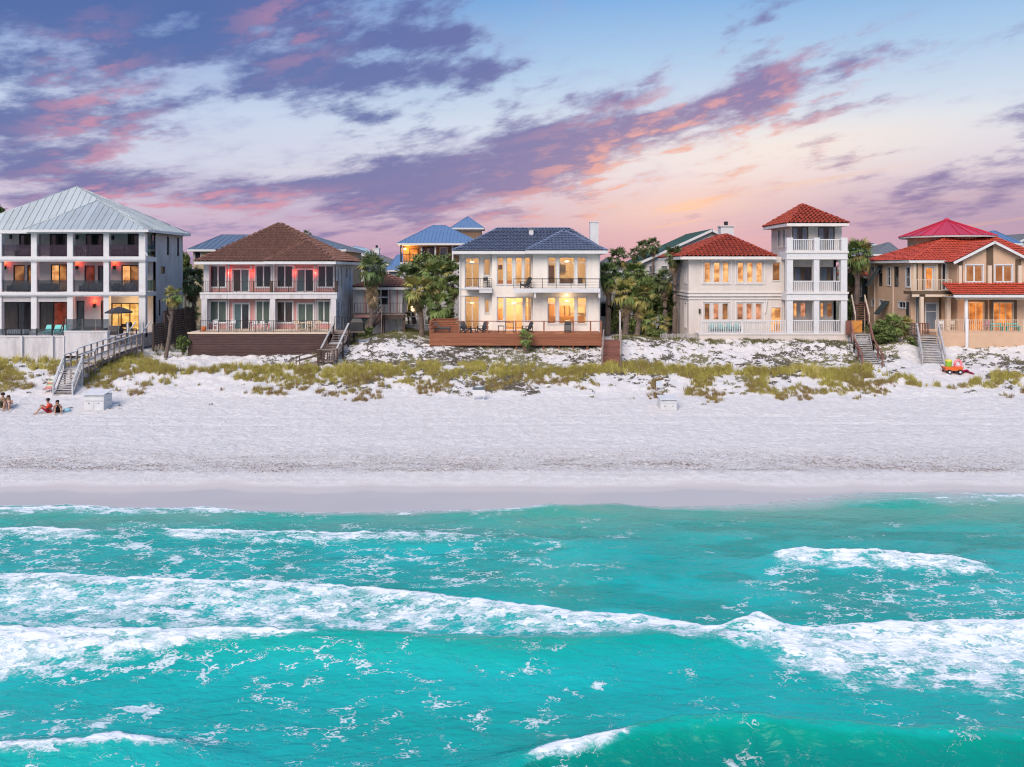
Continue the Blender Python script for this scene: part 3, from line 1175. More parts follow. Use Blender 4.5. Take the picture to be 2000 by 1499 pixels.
def stair(parent, top, bot, width, side, m, n=None, rail_m=None, rail_h=0.95, tread_t=0.06, tread_d=0.30, posts=3, stringer=True, rails=(True, True), risers=False, pick=0, pw=0.10):
    """straight flight from top to bottom; side = unit vector across it"""
    top, bot, side = Vector(top), Vector(bot), Vector(side)
    n = n or max(3, round(abs(top.z - bot.z) / 0.18))
    run = Vector((bot.x - top.x, bot.y - top.y, 0))
    rd = run.normalized()
    me = None
    mb = MB()
    tb = tread_d
    hs = side * (width / 2 - 0.02)
    for dz in (0, -tread_t):
        pass
    lo = [-hs - rd * tb / 2, hs - rd * tb / 2, hs + rd * tb / 2, -hs + rd * tb / 2]
    if (lo[1] - lo[0]).cross(lo[2] - lo[0]).z < 0:
        lo.reverse()
    mb.hexa([q + Vector((0, 0, -tread_t)) for q in lo] + lo)
    me = mb.mesh('tread', m)
    for k in range(n):
        f = (k + 0.5) / n
        p = top.lerp(bot, f)
        inst('tread', me, p, parent)
    up = Vector((0, 0, 1))
    if stringer:
        for s in (-1, 1):
            o = side * (s * (width / 2 + 0.02))
            MB().bar(top + o - up * 0.12, bot + o - up * 0.12, 0.05, 0.26).build('stringer', m, parent)
    for s, on in zip((-1, 1), rails):
        if not on:
            continue
        o = side * (s * (width / 2 + 0.06))
        rm = rail_m or m
        r = MB().bar(top + o + up * rail_h, bot + o + up * rail_h, 0.13, 0.06)
        r.bar(top + o + up * rail_h * 0.55, bot + o + up * rail_h * 0.55, 0.04, 0.11)
        r.build('handrail', rm, parent)
        for k in range(posts):
            p = top.lerp(bot, k / (posts - 1)) + o
            g = min(gz(p.x, p.y) - 0.2, p.z - 0.25)
            MB().box(p.x - pw / 2, p.x + pw / 2, p.y - pw / 2, p.y + pw / 2, g, p.z + rail_h - 0.035).build('post', rm, parent)
            if pick:
                pass


def lamp(name, loc, col, watts, size=0.05, parent=None):
    l = bpy.data.lights.new(name, 'POINT')
    l.energy = watts
    l.color = col
    l.shadow_soft_size = size
    o = bpy.data.objects.new(name, l)
    COL.objects.link(o)
    o.location = loc
    attach(o, parent)
    return o


# ------------------------------------------------------------------ shared materials
M = {}
M['stucco_grey'] = mat('stucco_grey', (0.50, 0.475, 0.475), 0.85, 0.05, 0.8, bump=0.25, second=(0.40, 0.37, 0.37), amount=0.35)
M['stucco_side'] = mat('stucco_streaked', (0.52, 0.50, 0.505), 0.85, 0.06, 0.7, bump=0.25, second=(0.30, 0.28, 0.28), amount=0.45, stretch=(1, 1, 0.35))
M['white_trim'] = mat('white_paint', (0.66, 0.655, 0.66), 0.55, 0.04, 1.5, second=(0.50, 0.49, 0.49), amount=0.25)
M['white_wall'] = mat('white_stucco', (0.82, 0.75, 0.67), 0.8, 0.04, 1.0, bump=0.2, second=(0.66, 0.59, 0.53), amount=0.4, stretch=(1, 1, 0.3))
M['worn_white'] = mat('weathered_white_stucco', (0.62, 0.60, 0.61), 0.85, 0.06, 1.0, bump=0.3, second=(0.33, 0.31, 0.31), amount=0.5, stretch=(1, 1, 0.25))
M['pink'] = mat('faded_salmon_stucco', (0.50, 0.25, 0.235), 0.85, 0.08, 1.2, bump=0.25, second=(0.50, 0.33, 0.31), amount=0.5)
M['beige'] = mat('beige_stucco', (0.66, 0.585, 0.53), 0.85, 0.05, 0.8, bump=0.2, second=(0.53, 0.46, 0.42), amount=0.45, stretch=(1, 1, 0.35))
M['beige_trim'] = mat('pale_beige_trim', (0.72, 0.67, 0.64), 0.7, 0.04, 1.0, second=(0.52, 0.48, 0.46), amount=0.3)
M['tan'] = mat('tan_stucco', (0.62, 0.42, 0.285), 0.85, 0.06, 0.8, bump=0.25, second=(0.53, 0.34, 0.225), amount=0.45)
M['brown_trim'] = mat('dark_brown_trim', (0.13, 0.085, 0.055), 0.7, 0.08, 1.5)
M['tan_light'] = mat('light_tan_trim', (0.66, 0.53, 0.41), 0.8, 0.05, 1.5)
M['metal_roof'] = mat('pale_galvanised_roof', (0.42, 0.465, 0.48), 0.42, 0.06, 0.6, metal=0.35, spec=0.5, rand=0.10, second=(0.35, 0.40, 0.41), amount=0.4)
M['blue_roof'] = mat('blue_metal_roof', (0.11, 0.19, 0.34), 0.42, 0.06, 0.6, spec=0.5)
M['slate_metal'] = mat('slate_blue_metal_roof', (0.11, 0.15, 0.21), 0.42, 0.08, 0.6, spec=0.5)
M['ice_metal'] = mat('pale_blue_metal_roof', (0.36, 0.50, 0.60), 0.45, 0.06, 0.6, spec=0.5)
M['red_metal'] = mat('crimson_metal_roof', (0.50, 0.020, 0.045), 0.38, 0.06, 0.6, spec=0.5, rand=0.14)
M['brown_tile'] = mat('brown_clay_tile', (0.20, 0.095, 0.068), 0.8, 0.28, 2.2, second=(0.27, 0.155, 0.12), amount=0.7)
M['navy_tile'] = mat('navy_glazed_tile', (0.14, 0.175, 0.27), 0.45, 0.25, 2.2, spec=0.5, second=(0.24, 0.28, 0.38), amount=0.6)
M['red_tile'] = mat('red_clay_tile', (0.36, 0.060, 0.030), 0.6, 0.30, 2.4, second=(0.20, 0.036, 0.026), amount=0.8)
M['orange_tile'] = mat('orange_red_tile', (0.50, 0.078, 0.042), 0.6, 0.16, 2.0, second=(0.38, 0.048, 0.03), amount=0.6)
M['green_roof'] = mat('green_shingle_roof', (0.045, 0.10, 0.10), 0.8, 0.15, 3.0)
M['grey_roof'] = mat('grey_shingle_roof', (0.15, 0.16, 0.18), 0.85, 0.15, 3.0)
M['deck_under'] = mat('roof_deck', (0.10, 0.07, 0.06), 0.9)
M['dark_frame'] = mat('bronze_frame', (0.025, 0.022, 0.024), 0.5)
M['black_metal'] = mat('black_painted_metal', (0.018, 0.018, 0.02), 0.5, spec=0.4)
M['grey_metal'] = mat('grey_painted_metal', (0.20, 0.19, 0.18), 0.5, spec=0.4)
M['glass_dark'] = pane_mat('dark_window_glass', (0.022, 0.022, 0.028), 0.75)
M['glass_room'] = pane_mat('window_glass_dim_room', (0.045, 0.032, 0.030), 0.6, 0.5)
M['glass_red'] = lit_mat('window_glass_red_glow', (0.50, 0.06, 0.03), 0.16, 1.0, 2.0)  # faint red emission, standing in for a reflection on the balcony door
M['glass_green'] = pane_mat('window_glass_green_blind', (0.085, 0.115, 0.095), 0.5, 0.25)
M['glass_teal'] = pane_mat('window_glass_teal_curtain', (0.075, 0.12, 0.13), 0.6, 0.25)
M['glass_blue'] = pane_mat('window_glass_pale', (0.16, 0.19, 0.24), 0.7, 0.35)
M['lit_yellow'] = lit_mat('lit_room_yellow', (1.0, 0.60, 0.17), 0.62, 0.55, 3.0)
M['lit_orange'] = lit_mat('lit_room_orange', (1.0, 0.34, 0.06), 0.50, 0.6, 2.5)
M['lit_amber'] = lit_mat('lit_room_amber_curtain', (1.0, 0.50, 0.19), 0.56, 0.65, 4.0)
M['lit_rose'] = lit_mat('lit_room_rose', (0.95, 0.42, 0.24), 0.40, 0.8, 1.5)
M['lit_dim'] = lit_mat('lit_room_dim', (0.9, 0.38, 0.12), 0.20, 1.0, 2.5)
M['shutter_orange'] = lit_mat('orange_blind_lit', (0.85, 0.33, 0.10), 0.30, 0.25, 1.0)
M['clear'] = clear_glass('clear_window_glass')
M['rail_glass'] = clear_glass('smoked_rail_glass', (0.50, 0.52, 0.55), 0.10)
M['teal_glass'] = clear_glass('teal_edge_glass', (0.35, 0.52, 0.52), 0.10)
M['cedar'] = mat('cedar_deck_boards', (0.30, 0.115, 0.060), 0.7, 0.12, 1.2, bump=0.2, bscale=12, stretch=(0.25, 1, 5), second=(0.22, 0.08, 0.045), amount=0.6, rand=0.12)
M['old_wood'] = mat('weathered_grey_wood', (0.27, 0.21, 0.18), 0.85, 0.18, 2.0, bump=0.3, bscale=14, second=(0.15, 0.11, 0.09), amount=0.6, rand=0.2)
M['pale_wood'] = mat('sun_bleached_wood', (0.45, 0.43, 0.42), 0.85, 0.12, 2.0, bump=0.3, bscale=14, second=(0.30, 0.27, 0.26), amount=0.5, rand=0.15)
M['rail_wood'] = mat('salt_bleached_handrail', (0.50, 0.51, 0.52), 0.8, 0.12, 2.0, second=(0.36, 0.35, 0.35), amount=0.5, rand=0.12)
M['dark_wood'] = mat('dark_stained_wood', (0.075, 0.050, 0.042), 0.8, 0.2, 2.0, second=(0.12, 0.085, 0.07), amount=0.5, rand=0.2)
M['red_wood'] = mat('reddish_deck_wood', (0.23, 0.10, 0.075), 0.8, 0.18, 2.0, second=(0.16, 0.075, 0.06), amount=0.5, rand=0.15)
M['gold_wood'] = mat('new_golden_pine', (0.58, 0.25, 0.055), 0.7, 0.12, 2.0, second=(0.45, 0.18, 0.04), amount=0.5)
M['brick_dark'] = mat('dark_brown_timber_wall', (0.085, 0.050, 0.045), 0.85, 0.2, 1.6, bump=0.4, bscale=10, stretch=(0.5, 1, 3), second=(0.055, 0.035, 0.034), amount=0.6, rand=0.12)
M['plaster_in'] = mat('warm_room_plaster', (0.72, 0.60, 0.44), 0.85, 0.04)
M['cabinet'] = mat('honey_wood_cabinet', (0.42, 0.22, 0.09), 0.6, 0.12, 2.0)
M['charcoal'] = mat('charcoal_plastic', (0.045, 0.047, 0.055), 0.6, 0.1)
M['cushion_grey'] = mat('grey_outdoor_cushion', (0.12, 0.115, 0.12), 0.9, 0.1)
M['white_fab'] = mat('white_fabric', (0.75, 0.74, 0.74), 0.9, 0.05)
M['red_lamp'] = emit_mat('red_lamp_glass', (1.0, 0.04, 0.015), 4.0)
M['warm_lamp'] = emit_mat('warm_lamp_glass', (1.0, 0.62, 0.25), 5.0)
M['shingle'] = mat('brown_cedar_shingle_wall', (0.22, 0.14, 0.09), 0.85, 0.2, 3.0, stretch=(1, 1, 3))
M['shutter_dark'] = mat('dark_green_shutter', (0.04, 0.055, 0.06), 0.7, 0.1)

# ================================================================== house with pale metal roof (three storeys of balconies)
def house_metal():
    h = thing('beach_house', 'three storey grey stucco house with pale metal hip roof and white balcony columns', 'house', (PX(140, 76), 76, 5.0), 'beachfront houses')
    Yc, Yw, Yb = 72.0, 74.2, 80.3
    XR = PX(284, Yc)                      # right outer face of the corner column
    XS = XR - 0.05                        # plane of the side wall
    XL = PX(-150, Yc)
    g, tr = M['stucco_grey'], M['white_trim']
    z0 = 5.45
    zA0, zA1 = PZ(511, Yc), PZ(502, Yc)
    zB0, zB1 = PZ(579, Yc), PZ(571, Yc)
    ze = PZ(453, Yc)
    fr = front(Yw)
    kx = Yw / Yc

    def q(x0, y0, x1, y1):                # measured through the columns: heights at the wall depth
        return fpx(Yw, x0, y0, x1, y1)
    fl3 = zA1 + 0.02
    fl2 = zB1 + 0.02
    items = [
        # x0, top, x1, storey floor, cols, panes
        (37, 457, 60.5, fl3, 2, [M['glass_dark'], M['glass_room']]), (73.5, 458, 79, fl3, 1, M['glass_dark']), (97, 457, 130.5, fl3, 3, [M['glass_room'], M['glass_dark'], M['glass_room']]),
        (167, 457, 201.5, fl3, 3, [M['glass_room'], M['glass_dark'], M['glass_room']]), (249, 457, 271, fl3, 2, [M['glass_room'], M['glass_dark']]),
        (-30, 457, -5, fl3, 2, M['glass_dark']), (-30, 518, -5, fl2, 2, M['glass_dark']),
        (26, 518, 48, fl2, 1, M['lit_dim']), (53, 518, 62, fl2, 1, M['lit_dim']), (99, 517, 131, fl2, 2, [M['lit_amber'], M['lit_dim']]),
        (165, 519, 185, fl2, 1, M['glass_red']), (191, 519, 203, fl2, 1, M['glass_dark']), (237, 518, 272, fl2, 2, [M['lit_amber'], M['lit_dim']]),
        (6, 590, 62, z0 + 0.05, 2, [M['glass_room'], M['glass_dark']]), (76, 590, 131.5, z0 + 0.05, 2, [M['glass_room'], M['glass_red']]),
        (149, 588, 165, z0 + 0.05, 1, M['glass_dark']), (197, 588, 203, z0 + 0.05, 1, M['glass_red']), (217, 592, 272, z0 + 0.05, 3, M['lit_yellow']),
    ]
    holes, wins = [], []
    for (x0, y0, x1, zf, c, pm) in items:
        s0, s1, _, zt = q(x0, y0, x1, y0)
        holes.append((s0, s1, zf, zt))
        wins.append((s0, s1, zf, zt, c, pm))
    wall(h, 'wall', g, fr, XL, XS - 0.002, z0 - 0.4, ze + 0.2, holes)
    for (s0, s1, a, b, c, pm) in wins:
        win(h, fr, s0, s1, a, b, c, 1 if b - a > 2.3 else 1, M['dark_frame'], pm, rec=0.08, fw=0.10, mw=0.09)
    # ground floor bays 1 and 2 are closed flush with the columns
    # side wall with slit windows
    rs = rside(XS)
    sh, sw = [], []

    def sidepx(x0, y0, x1, y1):
        Ya, Yb_ = XS * 1500 / (x0 - 1000), XS * 1500 / (x1 - 1000)
        Ym = (Ya + Yb_) / 2
        return (Ya, Yb_, PZ(y1, Ym), PZ(y0, Ym))
    for r, c in (((298, 459, 304.5, 501), 1), ((326, 462, 330.5, 499), 1), ((346, 464, 350, 501), 1), ((314, 521, 322.5, 535), 1), ((310.5, 586, 314, 617), 1), ((326.5, 590, 329.5, 617), 1), ((347, 592, 350, 616), 1)):
        b = sidepx(*r)
        sh.append(b)
        sw.append((b, c))
    wall(h, 'side_wall', M['stucco_side'], rs, Yw, Yb, 4.2, ze + 0.2, sh)
    for b, c in sw:
        win(h, rs, *b, 1, 1, M['dark_frame'], M['glass_dark'], rec=0.08, fw=0.05, trim=0.0)
    # slabs, columns
    for nm, a, b in (('balcony_slab', zA0, zA1), ('balcony_slab', zB0, zB1)):
        part_box(h, nm, tr, XL, XR + 0.06, Yc - 0.14, Yw, a, b)
        part_box(h, 'slab_edge', tr, XL - 0.05, XR + 0.12, Yc - 0.22, Yc - 0.142, a + (b - a) * 0.35, b + 0.03)
    part_box(h, 'eave_beam', tr, XL, XS, Yc - 0.02, Yc + 0.4, ze - 0.16, ze + 0.15)
    cols = [(-8, 3), (60.5, 71.5), (131, 142), (202, 212.5), (271, 284)]
    for (a, b) in cols:
        for za, zb in ((z0 - 0.4, zB0), (zB1, zA0), (zA1, ze - 0.16)):
            part_box(h, 'column', tr, PX(a, Yc), PX(b, Yc), Yc, Yc + 0.42, za, zb)
    # flush panels of the closed ground floor bays
    for (a, b) in ((3, 60.5), (71.5, 131)):
        part_box(h, 'spandrel_panel', g, PX(a, Yc), PX(b, Yc), Yc + 0.12, Yc + 0.3, PZ(590, Yc), zB0)
    # glass balustrades
    for (a, b) in ((-60, -8), (3, 60.5), (71.5, 131), (142, 202), (212.5, 271)):
        for zf in (zA1, zB1):
            railing(h, (PX(a, Yc) + 0.02, Yc + 0.1, zf), (PX(b, Yc) - 0.02, Yc + 0.1, zf), 1.12, M['black_metal'], 'glass', post=1.3, pw=0.045, thick=0.03, glass=M['rail_glass'], ends=(False, False))
    for zf in (zA1, zB1):
        railing(h, (XR - 0.08, Yc + 0.5, zf), (XR - 0.08, Yw - 0.1, zf), 1.12, M['black_metal'], 'glass', post=1.0, pw=0.045, thick=0.03, glass=M['teal_glass'])
    # wall lamps: plain upstairs, red below
    for (x, y) in ((22, 463), (151, 464), (220.5, 465)):
        s, _, z, _ = q(x, y, x, y)
        part_box(h, 'wall_lamp', M['black_metal'], s - 0.09, s + 0.09, Yw - 0.16, Yw - 0.002, z - 0.2, z + 0.2)
    for (x, y) in ((10.5, 522), (151, 522), (224, 522), (185, 597)):
        s, _, z, _ = q(x, y, x, y)
        o = part_box(h, 'wall_lamp', M['black_metal'], s - 0.09, s + 0.09, Yw - 0.2, Yw - 0.002, z - 0.22, z + 0.16)
        MB().box(s - 0.08, s + 0.08, Yw - 0.19, Yw - 0.03, z + 0.162, z + 0.30).build('lamp_glass', M['red_lamp'], o)
        lamp('lamp_light', (s, Yw - 0.26, z + 0.42), (1.0, 0.05, 0.015), 20, 0.06, o)
    # main roof and front hip
    ze2 = PZ(449.5, 71.4)
    f, r = hip_faces(-52.3, -33.75, 72.3, 80.6, ze2, (-43.07, 76), (-43.07, 76), PZ(365, 76))
    roof_obj(h, f, r, 'metal', M['metal_roof'], M['deck_under'], M['white_trim'], pitch=0.62, fh=0.2)
    f, r = hip_faces(PX(45, 71.4), -33.82, 71.4, 77.6, ze2, (PX(191, 74.5), 74.5), (PX(191, 74.5), 74.5), PZ(393, 74.5))
    f.pop('back')
    roof_obj(h, f, r[:2], 'metal', M['metal_roof'], M['deck_under'], M['white_trim'], pitch=0.62, fh=0.2, show=('front', 'left', 'right'))
    # downpipe at the corner
    MB().tube([(XR - 0.1, Yc - 0.12, ze), (XR + 0.02, Yc - 0.12, ze - 0.4), (XR + 0.02, Yc - 0.12, zA1 + 0.5), (XR + 0.25, Yc - 0.12, zA1 + 0.1)], 0.06, 6).build('downpipe', tr, h)
    lamp('room_light', (PX(250, 73), 72.9, 8.2), (1.0, 0.62, 0.25), 60, 0.2, h)
    return h


H1 = house_metal()


# ================================================================== salmon house with brown tile roof
def house_salmon():
    h = thing('beach_house', 'two storey salmon house with brown clay tile roof and black railings', 'house', (-22.4, 75, 5.0), 'beachfront houses')
    Yp, Yw, Yb = 70.0, 71.0, 78.7
    XL, XR = PX(393, Yp), PX(656, Yp)
    pk, wt = M['pink'], M['worn_white']
    zd = 5.75
    zb0, zb1 = PZ(584, Yp), PZ(572, Yp)
    ze = PZ(516, Yp)
    fr = front(Yw)
    up, lo = [], []
    D, Gn, Te, Rm = M['glass_dark'], M['glass_green'], M['glass_teal'], M['glass_room']
    for (a, b, y0, y1, pm, nm) in ((410, 441, 519, 562, D, 'window'), (454, 486.5, 526, 571, [Rm, Te], 'glass_door'), (499, 530, 519, 562, D, 'window'), (540, 572, 519, 562, D, 'window'), (579, 612.5, 526, 571, [Te, D], 'glass_door'), (620, 652, 519, 562, D, 'window'),
                                   (410, 442.5, 588, 631, Gn, 'window'), (456, 487, 593, 642, [Te, D], 'glass_door'), (499.5, 527, 588, 631, Gn, 'window'), (540, 572, 589, 631, Rm, 'window'), (581, 612.5, 593, 642, [Gn, Gn], 'glass_door'), (620, 645, 588, 631, Gn, 'window')):
        s0, s1, z0, z1 = fpx(Yw, a, y0, b, y1)
        if nm == 'glass_door':
            z0 = (zb1 + 0.04) if y0 < 560 else zd + 0.04
        up.append(((s0, s1, z0, z1), pm, nm))
    wall(h, 'wall', pk, fr, XL + 0.1, XR - 0.252, 4.0, ze + 0.25, [u[0] for u in up])
    for (b, pm, nm) in up:
        win(h, fr, *b, 2, 1, M['white_trim'], pm, rec=0.05, fw=0.08, mw=0.10, name=nm, trim=0.07)
        if nm == 'window':       # panel under the window
            s0, s1, z0, z1 = b
            mb = MB()
            fr.box(mb, s0 - 0.13, s1 + 0.13, 0.0, 0.05, z0 - 0.52, z0 - 0.22)
            mb.build('apron_panel', M['pink'], h)
    # white piers between the openings
    for (a, b) in ((446, 448), (533, 537), (615.5, 617)):
        for (za, zb) in ((zb1, ze), (zd - 0.3, zb0)):
            mb = MB()
            fr.box(mb, PX(a, Yw), PX(b, Yw), 0.0, 0.12, za, zb)
            mb.build('pier', M['white_trim'], h)
    # porch pillars, balcony band
    for (a, b) in ((393, 404), (527, 537), (645.5, 656)):
        part_box(h, 'pillar', wt, PX(a, Yp), PX(b, Yp), Yp + 0.03, Yp + 0.45, 4.3, zb0)
    part_box(h, 'pillar', wt, PX(393, Yp), PX(404, Yp), Yp + 0.55, Yw - 0.002, zb1, ze)
    part_box(h, 'balcony_slab', wt, PX(391, Yp), PX(658, Yp), Yp, Yw - 0.002, zb0, zb1)
    part_box(h, 'slab_edge', M['white_trim'], PX(390.5, Yp), PX(658.5, Yp), Yp - 0.06, Yp - 0.002, zb1 - 0.12, zb1 + 0.02)
    zr = zb1
    for (a, b) in ((393.5, 528), (532, 655)):
        railing(h, (PX(a, Yp), Yp + 0.1, zr), (PX(b, Yp), Yp + 0.1, zr), 1.05, M['black_metal'], 'thin', gap=0.16, post=1.45, pw=0.05, bw=0.02, thick=0.04)
    for a in (529.5, 656):
        part_box(h, 'rail_pier', M['dark_wood'], PX(a, Yp) - 0.13, PX(a, Yp) + 0.13, Yp + 0.02, Yp + 0.2, zr, zr + 1.08)
    # right side wall with tall slits
    XS = XR - 0.25
    rs = rside(XS)
    hs = []
    for (ya, yb, za, zb) in ((71.6, 72.3, 9.9, 11.6), (73.0, 73.5, 9.8, 11.6), (71.6, 72.4, 6.3, 8.4), (73.1, 73.6, 6.2, 8.4), (75.3, 76.1, 10.6, 11.6), (76.9, 77.4, 10.2, 11.6), (75.4, 76.0, 6.0, 7.6), (77.0, 77.6, 6.4, 8.4)):
        hs.append((ya, yb, za, zb))
    wall(h, 'side_wall', wt, rs, Yw, Yb, 3.8, ze + 0.25, hs)
    for b in hs:
        win(h, rs, *b, 1, 1, M['white_trim'], M['glass_room'], rec=0.06, fw=0.06, trim=0.08)
    # red door lamps on the balcony
    for x in (448.5, 492.5, 575.5, 616):
        s, z = PX(x, Yw), PZ(527, Yw)
        o = MB().lathe((s, Yw - 0.24, z), [(0.0, 0.0), (0.09, 0.0), (0.11, 0.34), (0.0, 0.40)], 8).build('wall_lamp', M['white_trim'], h)
        MB().lathe((s, Yw - 0.24, z - 0.10), [(0.0, 0.0), (0.07, 0.01), (0.07, 0.09), (0.0, 0.098)], 8).build('lamp_glass', M['red_lamp'], o)
        lamp('lamp_light', (s, Yw - 0.24, z - 0.32), (1.0, 0.07, 0.05), 11, 0.05, o)
    zeave = PZ(512, 69.4)
    f, r = hip_faces(PX(379, 69.4), -15.75, 69.5, 80.4, zeave, (-22.7, 75), (-22.7, 75), PZ(437.5, 75))
    roof_obj(h, f, r, 'tile', M['brown_tile'], M['deck_under'], M['white_trim'], tw=0.36, tl=0.44, hgt=0.13, step=0.10, fh=0.22)
    f, r = hip_faces(PX(514, 68.9), -15.83, 68.9, 74.8, zeave + 0.015, (PX(602, 71.8), 71.8), (PX(602, 71.8), 71.8), PZ(471, 71.8))
    f.pop('back')
    roof_obj(h, f, r[:2], 'tile', M['brown_tile'], M['deck_under'], M['white_trim'], tw=0.36, tl=0.44, hgt=0.13, step=0.10, fh=0.22)
    return h


H2 = house_salmon()


# ================================================================== white house with navy roof, lamps on in every room
def house_white():
    h = thing('beach_house', 'white two storey house with navy tile roof and every room warmly lit', 'house', (1.6, 75, 5.0), 'beachfront houses')
    wm, tr, gl = M['white_wall'], M['white_trim'], M['clear']
    Yr, Ym, Yl, Yb = 70.2, 70.9, 71.5, 79.0
    zd = 5.72
    ze = PZ(494, 70.2)
    XL, XA, XB, XR = PX(897, Yl), PX(961, Ym), PX(1041, Yr), PX(1172, Yr)
    frr, frm, frl = front(Yr), front(Ym), front(Yl)
    zf2 = PZ(563, Yr)

    def make(fr, Y, s0, s1, items, name='wall', zlow=4.6):
        bx = [fpx(Y, *i[0]) for i in items]
        wall(h, name, wm, fr, s0, s1, zlow, ze + 0.2, bx)
        for b, i in zip(bx, items):
            win(h, fr, *b, i[1], i[2], tr, i[3] if len(i) > 3 else gl, rec=0.09, fw=0.055, mw=0.07, name=i[4] if len(i) > 4 else 'window', trim=0.07)
    make(frr, Yr, XB, XR, [((1070, 502.5, 1086, 555.5), 1, [0.80]), ((1092, 502.5, 1122, 555.5), 1, [0.80]), ((1128, 502.5, 1145, 555.5), 1, [0.80]),
                           ((1069.5, 581, 1086, 633), 1, [0.76]), ((1091.5, 581, 1122.5, 633), 1, [0.76]), ((1127.5, 581, 1145.5, 633), 1, [0.76])])
    make(frm, Ym, XA, XB, [((971, 503, 984, 556), 1, [0.80]), ((989, 503, 1001, 556), 1, [0.80]), ((1007, 503, 1020, 556), 1, [0.80]), ((1024.5, 503, 1038, 556), 1, [0.80]),
                           ((971, 581, 984, 627), 1, [0.78]), ((987.5, 581, 1021.5, 645), 2, [0.80], gl, 'glass_door'), ((1025.5, 581, 1038, 627), 1, [0.78])])
    make(frl, Yl, XL, XA, [((908.5, 504, 936, 561), 2, [0.82], gl, 'glass_door'), ((945, 506, 957.5, 538), 1, 1), ((908.5, 578.5, 936, 645), 2, [0.82], gl, 'glass_door'), ((947, 585, 955.5, 612), 1, 1)])
    # returns between the three planes, side and back walls
    part_box(h, 'wall_return', wm, XB - 0.002, XB + 0.22, Yr + 0.25, Ym + 0.24, 4.6, ze + 0.2)
    part_box(h, 'wall_return', wm, XA - 0.002, XA + 0.22, Ym + 0.25, Yl + 0.24, 4.6, ze + 0.2)
    wall(h, 'side_wall', wm, rside(XR), Yr + 0.25, Yb, 4.2, ze + 0.2, [(72, 72.8, 10, 12), (74.5, 75.5, 6.4, 8.6)])
    win(h, rside(XR), 72, 72.8, 10, 12, 1, 1, tr, M['glass_dark'], trim=0.06)
    win(h, rside(XR), 74.5, 75.5, 6.4, 8.6, 1, 1, tr, M['lit_amber'], trim=0.06)
    wall(h, 'side_wall', wm, lside(XL), -Yb, -Yl - 0.25, 4.2, ze + 0.2)
    # rooms
    part_box(h, 'room_wall', M['plaster_in'], XL + 0.05, XR - 0.26, 75.6, 75.8, zd, ze)
    part_box(h, 'room_wall', M['plaster_in'], XB - 0.4, XB - 0.25, 72.8, 75.59, zd, zf2 - 0.4)
    part_box(h, 'room_wall', M['plaster_in'], XA - 0.1, XA + 0.02, 72.2, 75.59, zd, ze - 0.1)
    part_box(h, 'room_wall', M['plaster_in'], XB - 0.3, XB - 0.18, 72.2, 75.59, zf2, ze - 0.1)
    part_box(h, 'room_floor', M['cabinet'], XL + 0.26, XR - 0.27, Yl + 0.3, 75.58, zd - 0.12, zd)
    part_box(h, 'room_floor', M['plaster_in'], XL + 0.26, XR - 0.27, Yl + 0.3, 75.58, zf2 - 0.42, zf2 - 0.1)
    part_box(h, 'room_ceiling', M['plaster_in'], XL + 0.26, XR - 0.27, Yl + 0.3, 75.58, ze - 0.1, ze + 0.05)
    # kitchen units, doors and pictures seen through the glass
    def unit(nm, m, a, b, y0, y1, Y, d=0.5):
        s0, s1, z0, z1 = fpx(Y, a, y0, b, y1)
        part_box(h, nm, m, s0, s1, Y, Y + d, z0, z1)
    unit('kitchen_counter', M['cabinet'], 1072, 1140, 618, 641, 73.4, 0.7)
    unit('kitchen_cabinet', M['cabinet'], 1092, 1101, 598, 618, 74.9)
    unit('kitchen_cabinet', M['cabinet'], 1103, 1112, 598, 618, 74.9)
    unit('kitchen_cabinet', M['cabinet'], 1073, 1083, 594, 632, 75.0)
    unit('kitchen_cabinet', M['plaster_in'], 1128, 1142, 600, 612, 74.9)
    unit('bookcase', M['cabinet'], 1020, 1036, 598, 632, 74.2)
    unit('bookcase', M['cabinet'], 971, 981, 604, 632, 74.6)
    unit('wall_screen', M['black_metal'], 1091, 1105, 517, 531, 74.8, 0.08)
    unit('wall_picture', M['dark_wood'], 1072, 1082, 519, 553, 75.0, 0.06)
    unit('wall_picture', M['dark_wood'], 973, 981, 518, 527, 74.5, 0.06)
    unit('sideboard', M['dark_wood'], 1094, 1120, 545, 557, 74.0, 0.4)
    unit('sideboard', M['dark_wood'], 1128, 1138, 543, 557, 73.5, 0.4)
    unit('sideboard', M['cabinet'], 973, 1000, 548, 558, 74.0, 0.4)
    for (x, y, Y, w) in ((1107, 511, 73.0, 150), (1004, 510, 73.4, 120), (922, 512, 73.4, 70), (1107, 588, 73.2, 300), (1004, 592, 73.3, 270), (922, 592, 73.4, 80)):
        p = P(x, y, Y)
        o = MB().lathe((p.x, p.y, p.z - 0.06), [(0.0, 0.0), (0.16, 0.02), (0.2, 0.1), (0.0, 0.16)], 12).build('ceiling_lamp', M['warm_lamp'], h)
        lamp('lamp_light', (p.x, p.y, p.z - 0.28), (1.0, 0.62, 0.28), w, 0.15, o)
    for x_, y_ in ((XR - 0.12, Yr - 0.07), (XL + 0.1, Yl - 0.07)):
        MB().tube([(x_, y_, ze), (x_, y_, zd)], 0.045, 6).build('downpipe', tr, h)
    # string courses
    for (y0, y1) in ((563.5, 566), (577, 578.5)):
        mb = MB()
        frl.box(mb, XL - 0.03, PX(936, Yl), 0.0, 0.06, PZ(y1, Yl), PZ(y0, Yl))
        mb.build('string_course', tr, h)
    # right balcony
    Yf = 68.9
    za, zb = PZ(572, Yf), PZ(564, Yf)
    part_box(h, 'balcony_slab', tr, PX(1003, Yf), PX(1172.5, Yf), Yf, Yr - 0.002, za, zb)
